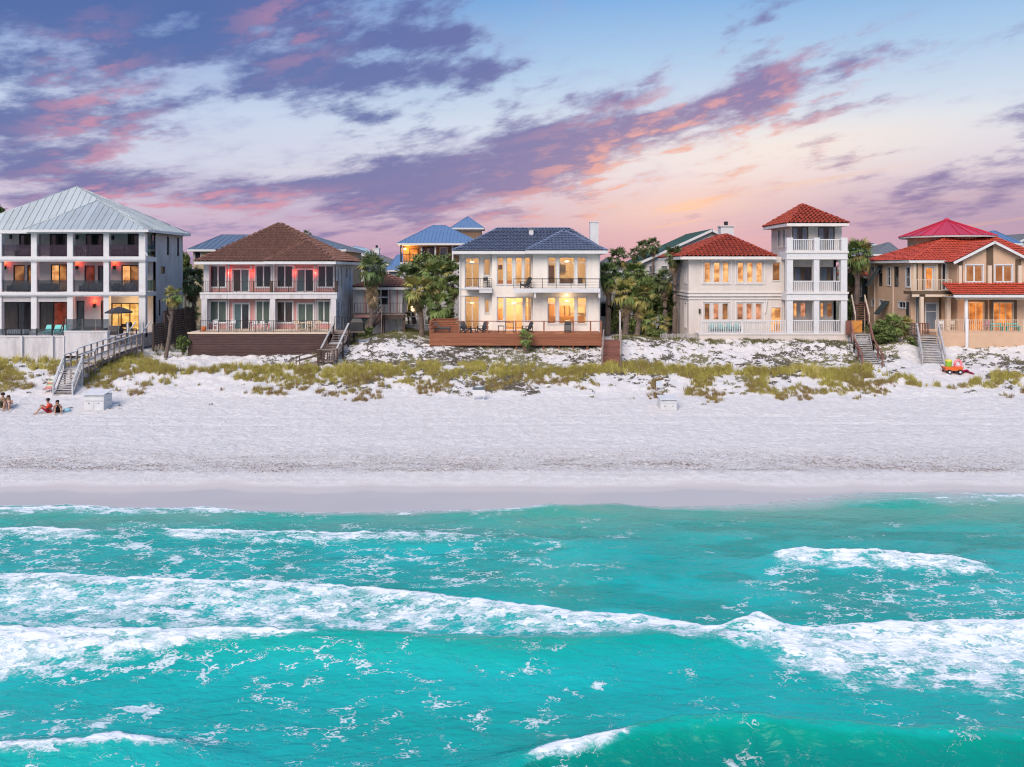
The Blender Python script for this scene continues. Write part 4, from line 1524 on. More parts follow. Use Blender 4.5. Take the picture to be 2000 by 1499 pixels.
    for a in (1043, 1169):
        part_box(h, 'balcony_bracket', tr, PX(a, Yf), PX(a + 4, Yf), Yf + 0.1, Yr - 0.002, PZ(582, Yf), za)
    railing(h, (PX(1003.5, Yf), Yf + 0.06, zb), (PX(1171.5, Yf), Yf + 0.06, zb), 0.90, M['black_metal'], 'cable', post=1.35, pw=0.045, thick=0.04, cables=6)
    # outside lamp under it
    p = P(1107, 577, 69.6)
    o = MB().lathe((p.x, p.y, p.z), [(0.0, 0.0), (0.10, 0.01), (0.12, 0.08), (0.0, 0.09)], 10).build('porch_lamp', M['warm_lamp'], h)
    lamp('lamp_light', (p.x, p.y, p.z - 0.16), (1.0, 0.66, 0.34), 15, 0.08, o)
    # left balcony
    Yg = 70.4
    za, zb = PZ(566, Yg), PZ(562.5, Yg)
    part_box(h, 'balcony_slab', tr, PX(908, Yg), PX(961, Yg), Yg, Yl - 0.002, za, zb)
    part_box(h, 'balcony_bracket', tr, PX(936, Yg), PX(961, Yg), Yg + 0.05, Yl - 0.002, PZ(572.5, Yg), za)
    railing(h, (PX(908.5, Yg), Yg + 0.06, zb), (PX(960.5, Yg), Yg + 0.06, zb), 0.84, M['black_metal'], 'thin', gap=0.2, post=1.2, pw=0.045, bw=0.018, thick=0.04)
    # roofs
    z1 = PZ(491, 70.0)
    f, r = hip_faces(PX(883, 70.0), PX(1184, 70.0), 70.2, 79.8, z1, (PX(972, 75), 75), (PX(1112, 75), 75), PZ(447.5, 75))
    roof_obj(h, f, r, 'tile', M['navy_tile'], M['deck_under'], M['white_trim'], tw=0.32, tl=0.34, hgt=0.06, step=0.09, fh=0.26)
    f, r = hip_faces(PX(1027, 69.4), PX(1186, 69.4), 69.4, 76.6, z1 + 0.02, (PX(1101, 72.8), 72.8), (PX(1101, 72.8), 72.8), PZ(451, 72.8))
    f.pop('back')
    roof_obj(h, f, r[:2], 'tile', M['navy_tile'], M['deck_under'], M['white_trim'], tw=0.32, tl=0.34, hgt=0.06, step=0.09, fh=0.26)
    a, b, c, d = fpx(76, 1153, 435, 1169, 476)
    ch = part_box(h, 'chimney', tr, a, b, 76, 76.9, c - 1.5, d)
    part_box(ch, 'chimney_cap', tr, a - 0.05, b + 0.05, 75.95, 76.95, d, d + 0.09)
    a, b, c, d = fpx(73.4, 1033, 447, 1042, 458)
    v = part_box(h, 'roof_vent', M['worn_white'], a, b, 73.4, 73.9, c - 0.15, d - 0.1)
    part_box(v, 'vent_hood', M['grey_metal'], a - 0.06, b + 0.06, 73.34, 73.96, d - 0.1, d)
    return h


H3 = house_white()


# ================================================================== beige house with red tiles and a look-out tower
def house_tower():
    h = thing('beach_house', 'beige stucco house with red clay tiles, white columns and a lookout tower', 'house', (22, 75, 5.0), 'beachfront houses')
    be, tr = M['beige'], M['beige_trim']
    Yw, Yf = 71.0, 69.5
    XS = PX(1345, Yw)
    ze = PZ(506, 70.6)
    fr = front(Yw)
    am, ro = M['lit_amber'], M['lit_rose']
    items = [((a, 513, b, 552.5), am, 'window') for a, b in ((1375.5, 1388), (1394, 1406.5), (1411.5, 1423.5), (1440.5, 1452.5), (1459, 1471), (1477, 1489))]
    items += [((a, 593, b, 625.5), pm, 'window') for a, b, pm in ((1375.5, 1387, M['lit_dim']), (1393, 1404.5, ro), (1410.5, 1422.5, M['lit_dim']), (1439.5, 1452, ro), (1457.5, 1469.5, ro), (1475.5, 1487.5, ro))]
    items += [((1508.5, 513, 1524, 549), M['lit_dim'], 'window'), ((1506, 601, 1526, 652), M['lit_amber'], 'glass_door')]
    bx = [fpx(Yw, *i[0]) for i in items]
    wall(h, 'wall', be, fr, XS + 0.252, PX(1548, Yw), 4.4, ze + 0.2, bx)
    for b, i in zip(bx, items):
        win(h, fr, *b, 1, 1, tr, i[1], rec=0.08, fw=0.05, name=i[2], trim=0.05)
    # raised surrounds of the window triples
    for (a, b) in ((1370, 1429), (1435, 1494)):
        for (y0, y1) in ((507.5, 556), (588, 630)):
            s0, s1, z0, z1 = fpx(Yw, a, y0, b, y1)
            mb = MB()
            fr.box(mb, s0, s0 + 0.12, 0, 0.07, z0, z1)
            fr.box(mb, s1 - 0.12, s1, 0, 0.07, z0, z1)
            fr.box(mb, s0 + 0.12, s1 - 0.12, 0, 0.07, z1 - 0.12, z1)
            fr.box(mb, s0 + 0.12, s1 - 0.12, 0, 0.07, z0, z0 + 0.10)
            mb.build('window_surround', tr, h)
    ls = lside(XS)
    sides = [(-72.6, -71.7, PZ(553, 72), PZ(513, 72)), (-72.6, -71.8, PZ(640, 72), PZ(592, 72))]
    wall(h, 'side_wall', be, ls, -80, -Yw, 4.2, ze + 0.2, sides)
    for b in sides:
        win(h, ls, *b, 1, 1, tr, M['beige'], rec=0.06, fw=0.06, name='blind_window', trim=0.08)
    # mouldings round the building
    for (y0, y1, t) in ((570, 572.5, 0.10), (576, 579, 0.14), (583, 585, 0.08)):
        za, zb = PZ(y1, Yw), PZ(y0, Yw)
        mb = MB()
        fr.box(mb, XS - t, PX(1534, Yw), 0.0, t, za, zb)
        ls.box(mb, -80, -Yw, 0.0, t, za, zb)
        mb.build('cornice', tr, h)
    s, _, z, _ = fpx(Yw, 1366, 608, 1366, 608)
    part_box(h, 'wall_lamp', M['black_metal'], s - 0.07, s + 0.07, Yw - 0.18, Yw - 0.002, z - 0.2, z + 0.2)
    # porch base and rail
    zp = PZ(651, Yf)
    wall(h, 'porch_wall', be, front(Yf), PX(1366, Yf), PX(1656, Yf), 4.2, zp - 0.14, (), th=Yw - Yf - 0.01)
    part_box(h, 'porch_edge', tr, PX(1365, Yf), PX(1657, Yf), Yf - 0.06, Yw - 0.01, zp - 0.138, zp)
    for (a, b) in ((1369.5, 1449), (1451, 1534)):
        railing(h, (PX(a, Yf), Yf + 0.1, zp), (PX(b, Yf), Yf + 0.1, zp), 1.12, M['white_trim'], 'bal', gap=0.21, post=3.8, pw=0.10, bw=0.065, thick=0.08)
    # tower
    X0, X1 = PX(1537, Yf), PX(1655, Yf)
    Yt = 71.9
    cols = [(1537, 1549), (1590, 1600.5), (1643, 1655)]
    zs = [(zp, PZ(587, Yf)), (PZ(571, Yf), PZ(507, Yf))]
    for (za, zb) in zs:
        for (a, b) in cols:
            part_box(h, 'column', M['white_trim'], PX(a, Yf), PX(b, Yf), Yf + 0.02, Yf + 0.5, za, zb)
    for (y0, y1) in ((571, 587), (491, 507)):
        part_box(h, 'balcony_slab', M['white_trim'], X0 - 0.02, X1 + 0.02, Yf, Yt - 0.002, PZ(y1, Yf), PZ(y0, Yf))
        part_box(h, 'slab_edge', tr, X0 - 0.10, X1 + 0.10, Yf - 0.08, Yf - 0.002, PZ(y0 + 3.5, Yf), PZ(y0 - 0.5, Yf))
        part_box(h, 'slab_edge', tr, X0 - 0.06, X1 + 0.06, Yf - 0.05, Yf - 0.002, PZ(y1, Yf), PZ(y1 - 3, Yf))
    # porch floor sides and recessed walls
    frt = front(Yt)
    it = [((1551, 522, 1585, 551), [M['glass_blue'], M['glass_dark']], 2), ((1602, 522, 1636, 551), [M['glass_blue'], M['glass_dark']], 2),
          ((1549, 592, 1557, 620), M['lit_amber'], 1), ((1563, 592, 1574, 620), M['lit_rose'], 1), ((1602, 592, 1609, 620), M['lit_amber'], 1), ((1615, 592, 1626, 620), M['lit_dim'], 1)]
    bx = [fpx(Yt, *i[0]) for i in it]
    wall(h, 'tower_wall', be, frt, X0 + 0.3, X1 - 0.02, 4.3, PZ(491, Yf) - 0.05, bx)
    for b, i in zip(bx, it):
        win(h, frt, *b, i[2], 1, M['brown_trim'] if i[2] == 2 else tr, i[1], rec=0.07, fw=0.10 if i[2] == 2 else 0.05, mw=0.35 if i[2] == 2 else 0.05, name='glass_door' if i[2] == 2 else 'window')
    wall(h, 'tower_side_wall', be, lside(X0), -76, -Yt, 4.3, PZ(491, Yf) - 0.05, ())
    wall(h, 'tower_side_wall', be, rside(X1 - 0.01), Yt, 76, 4.3, PZ(491, Yf) - 0.05, ())
    for (za, hh) in ((zp, 1.12), (zs[1][0], 0.98)):
        for (a, b) in ((1549.5, 1589.5), (1601, 1642.5)):
            railing(h, (PX(a, Yf), Yf + 0.2, za), (PX(b, Yf), Yf + 0.2, za), hh, M['white_trim'], 'bal', gap=0.17, post=4, pw=0.08, bw=0.06, thick=0.09, ends=(False, False))
    # open top storey
    zt = PZ(491, Yf)
    for (a, b) in ((1537, 1549), (1590.5, 1601), (1643.5, 1655.5)):
        part_box(h, 'parapet_pier', M['white_trim'], PX(a, Yf), PX(b, Yf), Yf, Yf + 0.45, zt + 0.005, PZ(464.5, Yf))
    for (a, b) in ((1549.5, 1590), (1601.5, 1643)):
        railing(h, (PX(a, Yf), Yf + 0.2, zt), (PX(b, Yf), Yf + 0.2, zt), 1.05, M['white_trim'], 'bal', gap=0.17, post=4, pw=0.08, bw=0.06, thick=0.09, ends=(False, False))
    Yr_ = 71.2
    XA, XB = PX(1545, Yr_), PX(1644, Yr_)
    zc = PZ(441, 70.0)
    it = [((1547, 443.5, 1579, 489), [M['glass_blue'], M['glass_dark'], M['glass_blue']]), ((1597.5, 443.5, 1630.5, 489), [M['glass_blue'], M['glass_dark'], M['glass_blue']])]
    frr = front(Yr_)
    bx = [fpx(Yr_, *i[0]) for i in it]
    wall(h, 'lookout_wall', be, frr, XA, XB, zt - 0.4, zc + 0.1, bx)
    for b, i in zip(bx, it):
        win(h, frr, *b, [0.36, 0.64], 1, M['brown_trim'], i[1], rec=0.06, fw=0.09, mw=0.08, name='glass_door')
    lsr = lside(XA)
    hs = [(-73.3, -72.6, 13.6, 15.2), (-74.6, -73.9, 13.6, 15.2)]
    wall(h, 'lookout_side_wall', be, lsr, -76.6, -Yr_ - 0.25, ze - 0.3, zc + 0.1, hs)
    for b in hs:
        win(h, lsr, *b, 1, 1, tr, M['glass_blue'], trim=0.08)
    wall(h, 'lookout_side_wall', be, rside(XB), Yr_ + 0.25, 76.6, ze - 0.3, zc + 0.1)
    f, r = hip_faces(25.05, 30.65, 69.9, 76.6, PZ(437, 70), (27.75, 73.4), (27.75, 73.4), PZ(400.5, 73.4))
    roof_obj(h, f, r, 'tile', M['red_tile'], M['deck_under'], M['beige_trim'], tw=0.40, tl=0.44, hgt=0.12, step=0.075, fh=0.24, capr=0.13)
    # main roof
    f, r = hip_faces(15.45, PX(1516, 70.3), 70.3, 81, PZ(502, 70.3), (20.9, 74.6), (20.9, 78.5), PZ(460, 74.6))
    roof_obj(h, f, r, 'tile', M['red_tile'], M['deck_under'], M['beige_trim'], tw=0.40, tl=0.44, hgt=0.12, step=0.075, fh=0.24, capr=0.13)
    # chimney
    a, b, c, d = fpx(78.5, 1408, 443, 1433, 466)
    ch = part_box(h, 'chimney', M['white_trim'], a, b, 78.5, 79.6, c - 1.5, d)
    part_box(ch, 'chimney_cap', tr, a - 0.09, b + 0.09, 78.4, 79.7, d, d + 0.12)
    MB().lathe(((a + b) / 2, 79, d + 0.12), [(0.2, 0), (0.2, 0.25), (0.26, 0.3), (0.18, 0.42), (0.0, 0.45)], 10).build('chimney_pot', M['black_metal'], ch)
    MB().tube([(PX(1531, Yw - 0.1), Yw - 0.1, ze), (PX(1531, Yw - 0.1), Yw - 0.1, zp)], 0.05, 6).build('downpipe', tr, h)
    # bracketed hood over the porch door
    mb = MB()
    mb.bar(P(1498, 586, Yw - 0.15), P(1494.5, 612, Yw - 0.05), 0.12, 0.12)
    mb.build('door_bracket', tr, h)
    return h


H4 = house_tower()


# ================================================================== tan house with orange-red tiles and crimson pavilion roof
def house_tan():
    h = thing('beach_house', 'tan stucco house with orange red tiles, crimson pavilion roof and gabled front', 'house', (42, 75, 5.0), 'beachfront houses')
    tn, br, lt, tr = M['tan'], M['brown_trim'], M['tan_light'], M['white_trim']
    Ye, Yg, Yf = 71.5, 70.0, 68.9
    XS = PX(1779, Ye)
    zp = PZ(650, 69.5)
    ze = PZ(513, 71)
    ls = lside(XS)
    sd = []
    for (x0, y0, x1, y1) in ((1769.5, 522, 1778, 561), (1746, 521, 1755, 561), (1733, 522, 1739.5, 558), (1716, 520, 1723.5, 560), (1755, 590, 1769, 602), (1718, 586, 1725, 599), (1703, 586, 1709, 598), (1702, 522, 1708, 532)):
        Ya, Yb = XS * 1500 / (x0 - 1000), XS * 1500 / (x1 - 1000)
        Ym = (Ya + Yb) / 2
        sd.append((-Ya, -Yb, PZ(y1, Ym), PZ(y0, Ym)))
    dr = (-XS * 1500 / 769, -XS * 1500 / 775.5, 5.4, PZ(591, 71.7))
    wall(h, 'side_wall', tn, ls, -80.2, -Ye, 4.0, ze + 0.2, sd + [dr])
    for i, b in enumerate(sd):
        win(h, ls, *b, 2 if i == 4 else 1, 2 if i < 4 else 1, M['shutter_dark'] if i in (1, 3) else tr, M['glass_dark'], rec=0.07, fw=0.06, trim=0.06 if i not in (1, 3) else 0)
    win(h, ls, *dr, 1, 1, M['shutter_dark'], M['shutter_dark'], rec=0.05, name='side_door')
    # propped storm shutters
    for (Y0, Y1, zt, out, dz) in ((XS * 1500 / 716, XS * 1500 / 723.5, PZ(520, 77), 1.3, 2.0), (XS * 1500 / 726, XS * 1500 / 738, PZ(589, 76), 1.0, 1.3)):
        mb = MB()
        a, b = Vector((XS - 0.05, Y0, zt)), Vector((XS - 0.05, Y1, zt))
        o_ = Vector((-out, 0, -dz))
        th = Vector((0.03, 0, 0.04))
        mb.hexa([a + o_, b + o_, b, a, a + o_ + th, b + o_ + th, b + th, a + th])
        mb.build('storm_shutter', M['shutter_dark'], h)
    for x in (1709, 1745):
        Y = XS * 1500 / (x - 1000)
        part_box(h, 'downpipe', lt, XS - 0.09, XS - 0.01, Y - 0.05, Y + 0.05, 4.6, ze - 0.1)
    # entrance part with balcony
    fe = front(Ye)
    zb0, zb1 = PZ(575, 70.6), PZ(569, 70.6)
    it = [((1806, 521.5, 1824, 567), M['lit_orange'], 1, 'balcony_door'), ((1807, 592, 1832, 648), M['glass_blue'], 1, 'entrance_door'), ((1861.5, 590, 1866.5, 630), M['glass_dark'], 1, 'window'), ((1789, 580, 1794, 648), M['glass_dark'], 1, 'window'), ((1840, 515, 1848, 567), M['glass_dark'], 1, 'window')]
    bx = [fpx(Ye, *i[0]) for i in it]
    wall(h, 'wall', tn, fe, XS + 0.252, PX(1872, Ye), 4.3, ze + 0.2, bx)
    for b, i in zip(bx, it):
        win(h, fe, *b, i[2], [0.72] if i[3] == 'entrance_door' else 1, tr, i[1], rec=0.08, fw=0.12 if 'door' in i[3] else 0.06, name=i[3], trim=0.05)
    for (a, b, y0, y1) in ((1783, 1789, 516, 570), (1826, 1831, 516, 567), (1849, 1861, 516, 567), (1794, 1798, 575, 648)):
        mb = MB()
        fe.box(mb, PX(a, Ye), PX(b, Ye), 0.0, 0.08, PZ(y1, Ye), PZ(y0, Ye))
        mb.build('pilaster', lt, h)
    for (a, b, y0, y1) in ((1789, 1792, 516, 570), (1801, 1805, 516, 567), (1833, 1838, 516, 567), (1834, 1838, 583, 648), (1798, 1805, 583, 648)):
        mb = MB()
        fe.box(mb, PX(a, Ye), PX(b, Ye), 0.0, 0.05, PZ(y1, Ye), PZ(y0, Ye))
        mb.build('trim_board', br, h)
    Yq = 70.0
    part_box(h, 'balcony_slab', br, PX(1781, Yq), PX(1860, Yq), Yq, Ye - 0.002, zb0, zb1)
    part_box(h, 'slab_edge', lt, PX(1781, Yq), PX(1795, Yq), Yq - 0.05, Yq - 0.002, zb0 - 0.22, zb0 - 0.002)
    part_box(h, 'slab_edge', lt, PX(1807, Yq), PX(1849, Yq), Yq - 0.05, Yq - 0.002, zb0 - 0.22, zb0 - 0.002)
    railing(h, (PX(1781.5, Yq), Yq + 0.08, zb1), (PX(1859, Yq), Yq + 0.08, zb1), 1.05, M['tan_light'], 'thin', gap=0.15, post=1.8, pw=0.06, bw=0.025, thick=0.05)
    for (a, b) in ((1798.5, 1805), (1850, 1858)):
        part_box(h, 'column', lt, PX(a, Yq), PX(b, Yq), Yq + 0.05, Yq + 0.35, zp - 0.5, zb0 - 0.22)
    # gabled wing
    fg = front(Yg)
    am = M['lit_orange']
    it = [((1886.5, 518.5, 1919.5, 551), M['shutter_orange'], 2, 'window'), ((1943.5, 518.5, 1976.5, 551), M['shutter_orange'], 2, 'window'), ((1892, 591, 1921, 648), am, 2, 'glass_door'), ((1940, 591, 1978, 648), am, 3, 'glass_door')]
    bx = [fpx(Yg, *i[0]) for i in it]
    XG0, XG1 = PX(1870, Yg), PX(2050, Yg)
    zg = PZ(509, Yg)
    wall(h, 'wall', tn, fg, XG0, XG1, 4.3, zg, bx)
    for b, i in zip(bx, it):
        win(h, fg, *b, i[2], 1, tr if i[3] == 'window' else lt, i[1], rec=0.06, fw=0.07, mw=0.14 if i[3] == 'window' else 0.07, name=i[3], trim=0.10 if i[3] == 'window' else 0.05)
    # brown surround of the doors
    for b, i in list(zip(bx, it))[2:]:
        s0, s1, z0, z1 = b
        mb = MB()
        fg.box(mb, s0 - 0.35, s0 - 0.05, 0, 0.06, zp, z1 + 0.3)
        fg.box(mb, s1 + 0.05, s1 + 0.35, 0, 0.06, zp, z1 + 0.3)
        fg.box(mb, s0 - 0.05, s1 + 0.05, 0, 0.06, z1 + 0.06, z1 + 0.3)
        mb.build('door_surround', br, h)
    # gable triangle
    pk = P(1936, 474, Yg)
    gl, gr = P(1866, 509, Yg), Vector((2 * pk.x - P(1866, 509, Yg).x, Yg, P(1866, 509, Yg).z))
    mb = MB()
    b_ = Vector((0, 0.25, 0))
    mb.poly([gl, gr, pk])
    mb.poly([gr + b_, gl + b_, pk + b_])
    mb.build('gable_wall', tn, h)
    for a, b in ((1926.5, 1939.5),):
        s0, s1, z0, z1 = fpx(Yg, a, 480, b, 556)
        mb = MB()
        fg.box(mb, s0, s1, 0.0, 0.05, z0, z1)
        mb.build('trim_board', br, h)
    for a, b in ((1871, 1880), (1983, 1994)):
        s0, s1, z0, z1 = fpx(Yg, a, 507, b, 556)
        mb = MB()
        fg.box(mb, s0, s1, 0.0, 0.05, z0, z1)
        mb.build('trim_board', br, h)
    for a, b in ((1872, 1878), (1929, 1936), (1988, 1995)):
        s0, s1, z0, z1 = fpx(Yg - 0.1, a, 519, b, 555)
        part_box(h, 'pilaster', lt, s0, s1, Yg - 0.2, Yg - 0.052, z0, z1)
    part_box(h, 'wall_return', tn, XG0 - 0.002, XG0 + 0.25, Yg + 0.25, Ye + 0.24, 4.3, zg)
    # gable roof
    ov = 0.5
    yb = 78.0
    lo_l, lo_r = Vector((gl.x - 0.45, 0, gl.z - 0.2)), Vector((gr.x + 0.45, 0, gl.z - 0.2))
    tz = pk.z + 0.06

    def at(v, y):
        return (v.x, y, v.z)
    top = Vector((pk.x, 0, tz))
    faces = dict(left=[at(lo_l, yb), at(lo_l, Yg - ov), at(top, Yg - ov), at(top, yb)], right=[at(lo_r, Yg - ov), at(lo_r, yb), at(top, yb), at(top, Yg - ov)])
    roof_obj(h, faces, [(at(top, Yg - ov), at(top, yb))], 'tile', M['orange_tile'], M['deck_under'], None, tw=0.32, tl=0.36, hgt=0.05, step=0.06, capr=0.09)
    mb = MB()
    for lo in (lo_l, lo_r):
        mb.bar((lo.x, Yg - ov - 0.03, lo.z - 0.06), (top.x, Yg - ov - 0.03, top.z - 0.06), 0.06, 0.22)
    mb.build('barge_board', tr, h)
    # main hip roof
    f, r = hip_faces(36.7, 50, 70.95, 80.5, PZ(509.5, 71), (42.6, 75), (47, 75), PZ(463, 75))
    roof_obj(h, f, r, 'tile', M['orange_tile'], M['deck_under'], tr, tw=0.32, tl=0.36, hgt=0.05, step=0.06, fh=0.2, capr=0.09)
    # porch roof
    a, b = P(1863, 577, 68.0), P(2050, 577, 68.0)
    c, d = P(1861, 554, Yg), P(2050, 554, Yg)
    pf = dict(front=[tuple(a), tuple(b), (b.x, Yg - 0.06, d.z), (a.x, Yg - 0.06, c.z)])
    roof_obj(h, pf, [], 'tile', M['orange_tile'], M['deck_under'], tr, tw=0.32, tl=0.36, hgt=0.05, step=0.06, fh=0.2)
    part_box(h, 'porch_beam', lt, a.x + 0.5, b.x, 68.4, 68.7, a.z - 0.42, a.z - 0.2)
    MB().tube([(PX(1887, 68.5), 68.5, zp - 0.8), (PX(1887, 68.5), 68.5, a.z - 0.42)], 0.15, 12).build('column', tr, h, smooth=True)
    # round pavilion on top
    cx, cy, n = PX(1849, 78), 78.0, 24
    ra, zE, zA = 4.35, PZ(463, 78), PZ(429, 78)
    mb = MB()
    mb.lathe((cx, cy, 0), [(3.55, 11.0), (3.55, zE)], 24)
    mb.build('pavilion_wall', tn, h, smooth=True)
    mb = MB()
    mb.lathe((cx, cy, 0), [(3.4, zE - 0.1), (ra, zE - 0.16), (ra + 0.04, zE), (0.05, zA - 0.03)], 24)
    rf = mb.build('roof', tr, h)
    for k in range(n):
        a0, a1 = 2 * math.pi * k / n, 2 * math.pi * (k + 1) / n
        e0 = Vector((cx + ra * 1.02 * math.cos(a0), cy + ra * 1.02 * math.sin(a0), zE + 0.03))
        e1 = Vector((cx + ra * 1.02 * math.cos(a1), cy + ra * 1.02 * math.sin(a1), zE + 0.03))
        t_ = Vector((cx, cy, zA))
        mb = MB()
        mb.poly([e0, e1, t_])
        mb.bar(e0 + Vector((0, 0, 0.02)), t_ + Vector((0, 0, 0.02)), 0.05, 0.08)
        mb.build('metal_panel', M['red_metal'], rf)
    MB().lathe((cx, cy, zA - 0.06), [(0.32, 0), (0.2, 0.14), (0, 0.2)], 12).build('roof_cap', M['red_metal'], rf)
    # terrace
    zt = PZ(649, 69.3) + 0.05
    Yt = 67.6
    zt2 = PZ(649.5, Yt)
    part_box(h, 'terrace_wall', tn, PX(1829, Yt), PX(2060, Yt), Yt, Ye - 0.01, 4.1, zt2)
    for (a, b) in ((1829, 1884), (1890, 1943), (1943.5, 2000), (2000.5, 2055)):
        railing(h, (PX(a, Yt), Yt + 0.15, zt2), (PX(b, Yt), Yt + 0.15, zt2), 1.08, M['tan_light'], 'thin', gap=0.17, post=2.6, pw=0.05, bw=0.028, thick=0.045)
    MB().lathe((PX(1887, Yt), Yt - 0.1, 4.0), [(0.13, 0), (0.13, zt2 - 4.0 + 1.2), (0.0, zt2 - 4.0 + 1.2)], 12).build('pillar', tr, h, smooth=True)
    lamp('room_light', (PX(1910, 69.2), 69.2, 8.0), (1.0, 0.5, 0.18), 22, 0.15, h)
    return h


H5 = house_tan()

# ================================================================== houses in the second row
def gable_house(label, px0, px1, y_eave, y_ridge, Y, dep, wallm, roofm, pitch=0.7, along='x', ridge=None, wins=(), name='background_house', chimney=None):
    X0, X1 = PX(px0, Y), PX(px1, Y)
    ze, zr = PZ(y_eave, Y), PZ(y_ridge, Y + dep / 2)
    h = thing(name, label, 'house', ((X0 + X1) / 2, Y + dep / 2, 5.0), 'houses behind the beachfront row')
    fr = front(Y + 0.5)
    bx = [fpx(Y + 0.5, *w[0]) for w in wins]
    wall(h, 'wall', wallm, fr, X0 + 0.5, X1 - 0.5, 4.5, ze + 0.1, bx)
    for b, w in zip(bx, wins):
        win(h, fr, *b, w[1], w[2], w[3], w[4], rec=0.08, trim=0.06, fw=0.06)
    wall(h, 'side_wall', wallm, rside(X1 - 0.5), Y + 0.75, Y + dep, 4.5, ze + 0.1)
    wall(h, 'side_wall', wallm, lside(X0 + 0.5), -Y - dep, -Y - 0.75, 4.5, ze + 0.1)
    if ridge:
        f, r = hip_faces(X0, X1, Y, Y + dep, ze, (PX(ridge[0], Y + dep / 2), Y + dep / 2), (PX(ridge[1], Y + dep / 2) + 1e-3, Y + dep / 2), zr)
        roof_obj(h, f, r, 'metal', roofm, M['deck_under'], M['white_trim'], pitch=pitch, fh=0.22, joined=True)
    else:                                  # gable end towards the sea
        zr = PZ(y_ridge, Y)
        xm = (X0 + X1) / 2
        f = dict(left=[(X0, Y + dep, ze), (X0, Y, ze), (xm, Y, zr), (xm, Y + dep, zr)], right=[(X1, Y, ze), (X1, Y + dep, ze), (xm, Y + dep, zr), (xm, Y, zr)])
        roof_obj(h, f, [((xm, Y, zr), (xm, Y + dep, zr))], 'metal', roofm, M['deck_under'], None, pitch=pitch, joined=True)
        mb = MB()
        mb.poly([(X0 + 0.4, Y + 0.52, ze), (X1 - 0.4, Y + 0.52, ze), (xm, Y + 0.52, zr - 0.15)])
        mb.build('gable_wall', wallm, h)
        mb = MB()
        mb.bar((X0, Y - 0.02, ze - 0.08), (xm, Y - 0.02, zr - 0.08), 0.08, 0.28)
        mb.bar((X1, Y - 0.02, ze - 0.08), (xm, Y - 0.02, zr - 0.08), 0.08, 0.28)
        mb.build('barge_board', M['white_trim'], h)
    if chimney:
        a, b, c, d = fpx(Y + dep / 2, *chimney)
        ch = part_box(h, 'chimney', M['white_trim'], a, b, Y + dep / 2, Y + dep / 2 + 1, c - 3, d)
        part_box(ch, 'chimney_cap', M['white_trim'], a - 0.12, b + 0.12, Y + dep / 2 - 0.1, Y + dep / 2 + 1.1, d, d + 0.12)
        MB().lathe(((a + b) / 2, Y + dep / 2 + 0.5, d + 0.12), [(0.2, 0), (0.2, 0.3), (0.28, 0.36), (0, 0.5)], 8).build('chimney_pot', M['black_metal'], ch)
    return h


ochre = mat('ochre_siding', (0.40, 0.33, 0.22), 0.85)
pale_blue = mat('pale_blue_siding', (0.42, 0.48, 0.55), 0.85)
cream = mat('cream_siding', (0.60, 0.57, 0.55), 0.85, 0.04, 1.0)
gable_house('ochre house with slate metal roof standing behind the salmon house', 366, 676, 488, 460, 94, 12, ochre, M['slate_metal'], ridge=(432, 606), wins=[((380, 492, 392, 512), 1, 1, M['white_trim'], M['glass_dark'])])
gable_house('small house with pale blue gable roof and white chimney beyond the tall palm', 655, 722, 508, 482, 112, 10, cream, M['ice_metal'])
gable_house('house with white chimney and black pot rising over the palm crown', 700, 772, 516, 499, 122, 10, cream, M['grey_roof'], ridge=(725, 745), chimney=(729.5, 486, 740, 500))
gable_house('low house with blue roof beside the lit balcony house', 752, 806, 528, 499, 108, 9, pale_blue, M['blue_roof'], ridge=(776, 786))
gable_house('cream house with green roof behind the palms', 1252, 1530, 512, 449, 90, 14, cream, M['green_roof'], pitch=0.9,
            wins=[((1268, 520, 1280, 545), 1, 2, M['white_trim'], M['glass_blue']), ((1292, 520, 1304, 545), 1, 2, M['white_trim'], M['glass_blue'])])
gable_house('pale blue house with dark blue metal roof behind the tan house', 1908, 1998, 476, 452, 100, 11, pale_blue, M['blue_roof'], ridge=(1938, 1944))
gable_house('white house with grey gable roof beyond the blue roofed house', 1972, 2070, 482, 457, 115, 10, cream, M['grey_roof'])
gable_house('grey roofed house seen over the palm by the tower', 1686, 1732, 492, 477, 116, 9, cream, M['ice_metal'])
gable_house('dark grey roofed house beside the crimson pavilion roof', 1706, 1766, 497, 475, 106, 10, cream, M['grey_roof'], ridge=(1732, 1738))


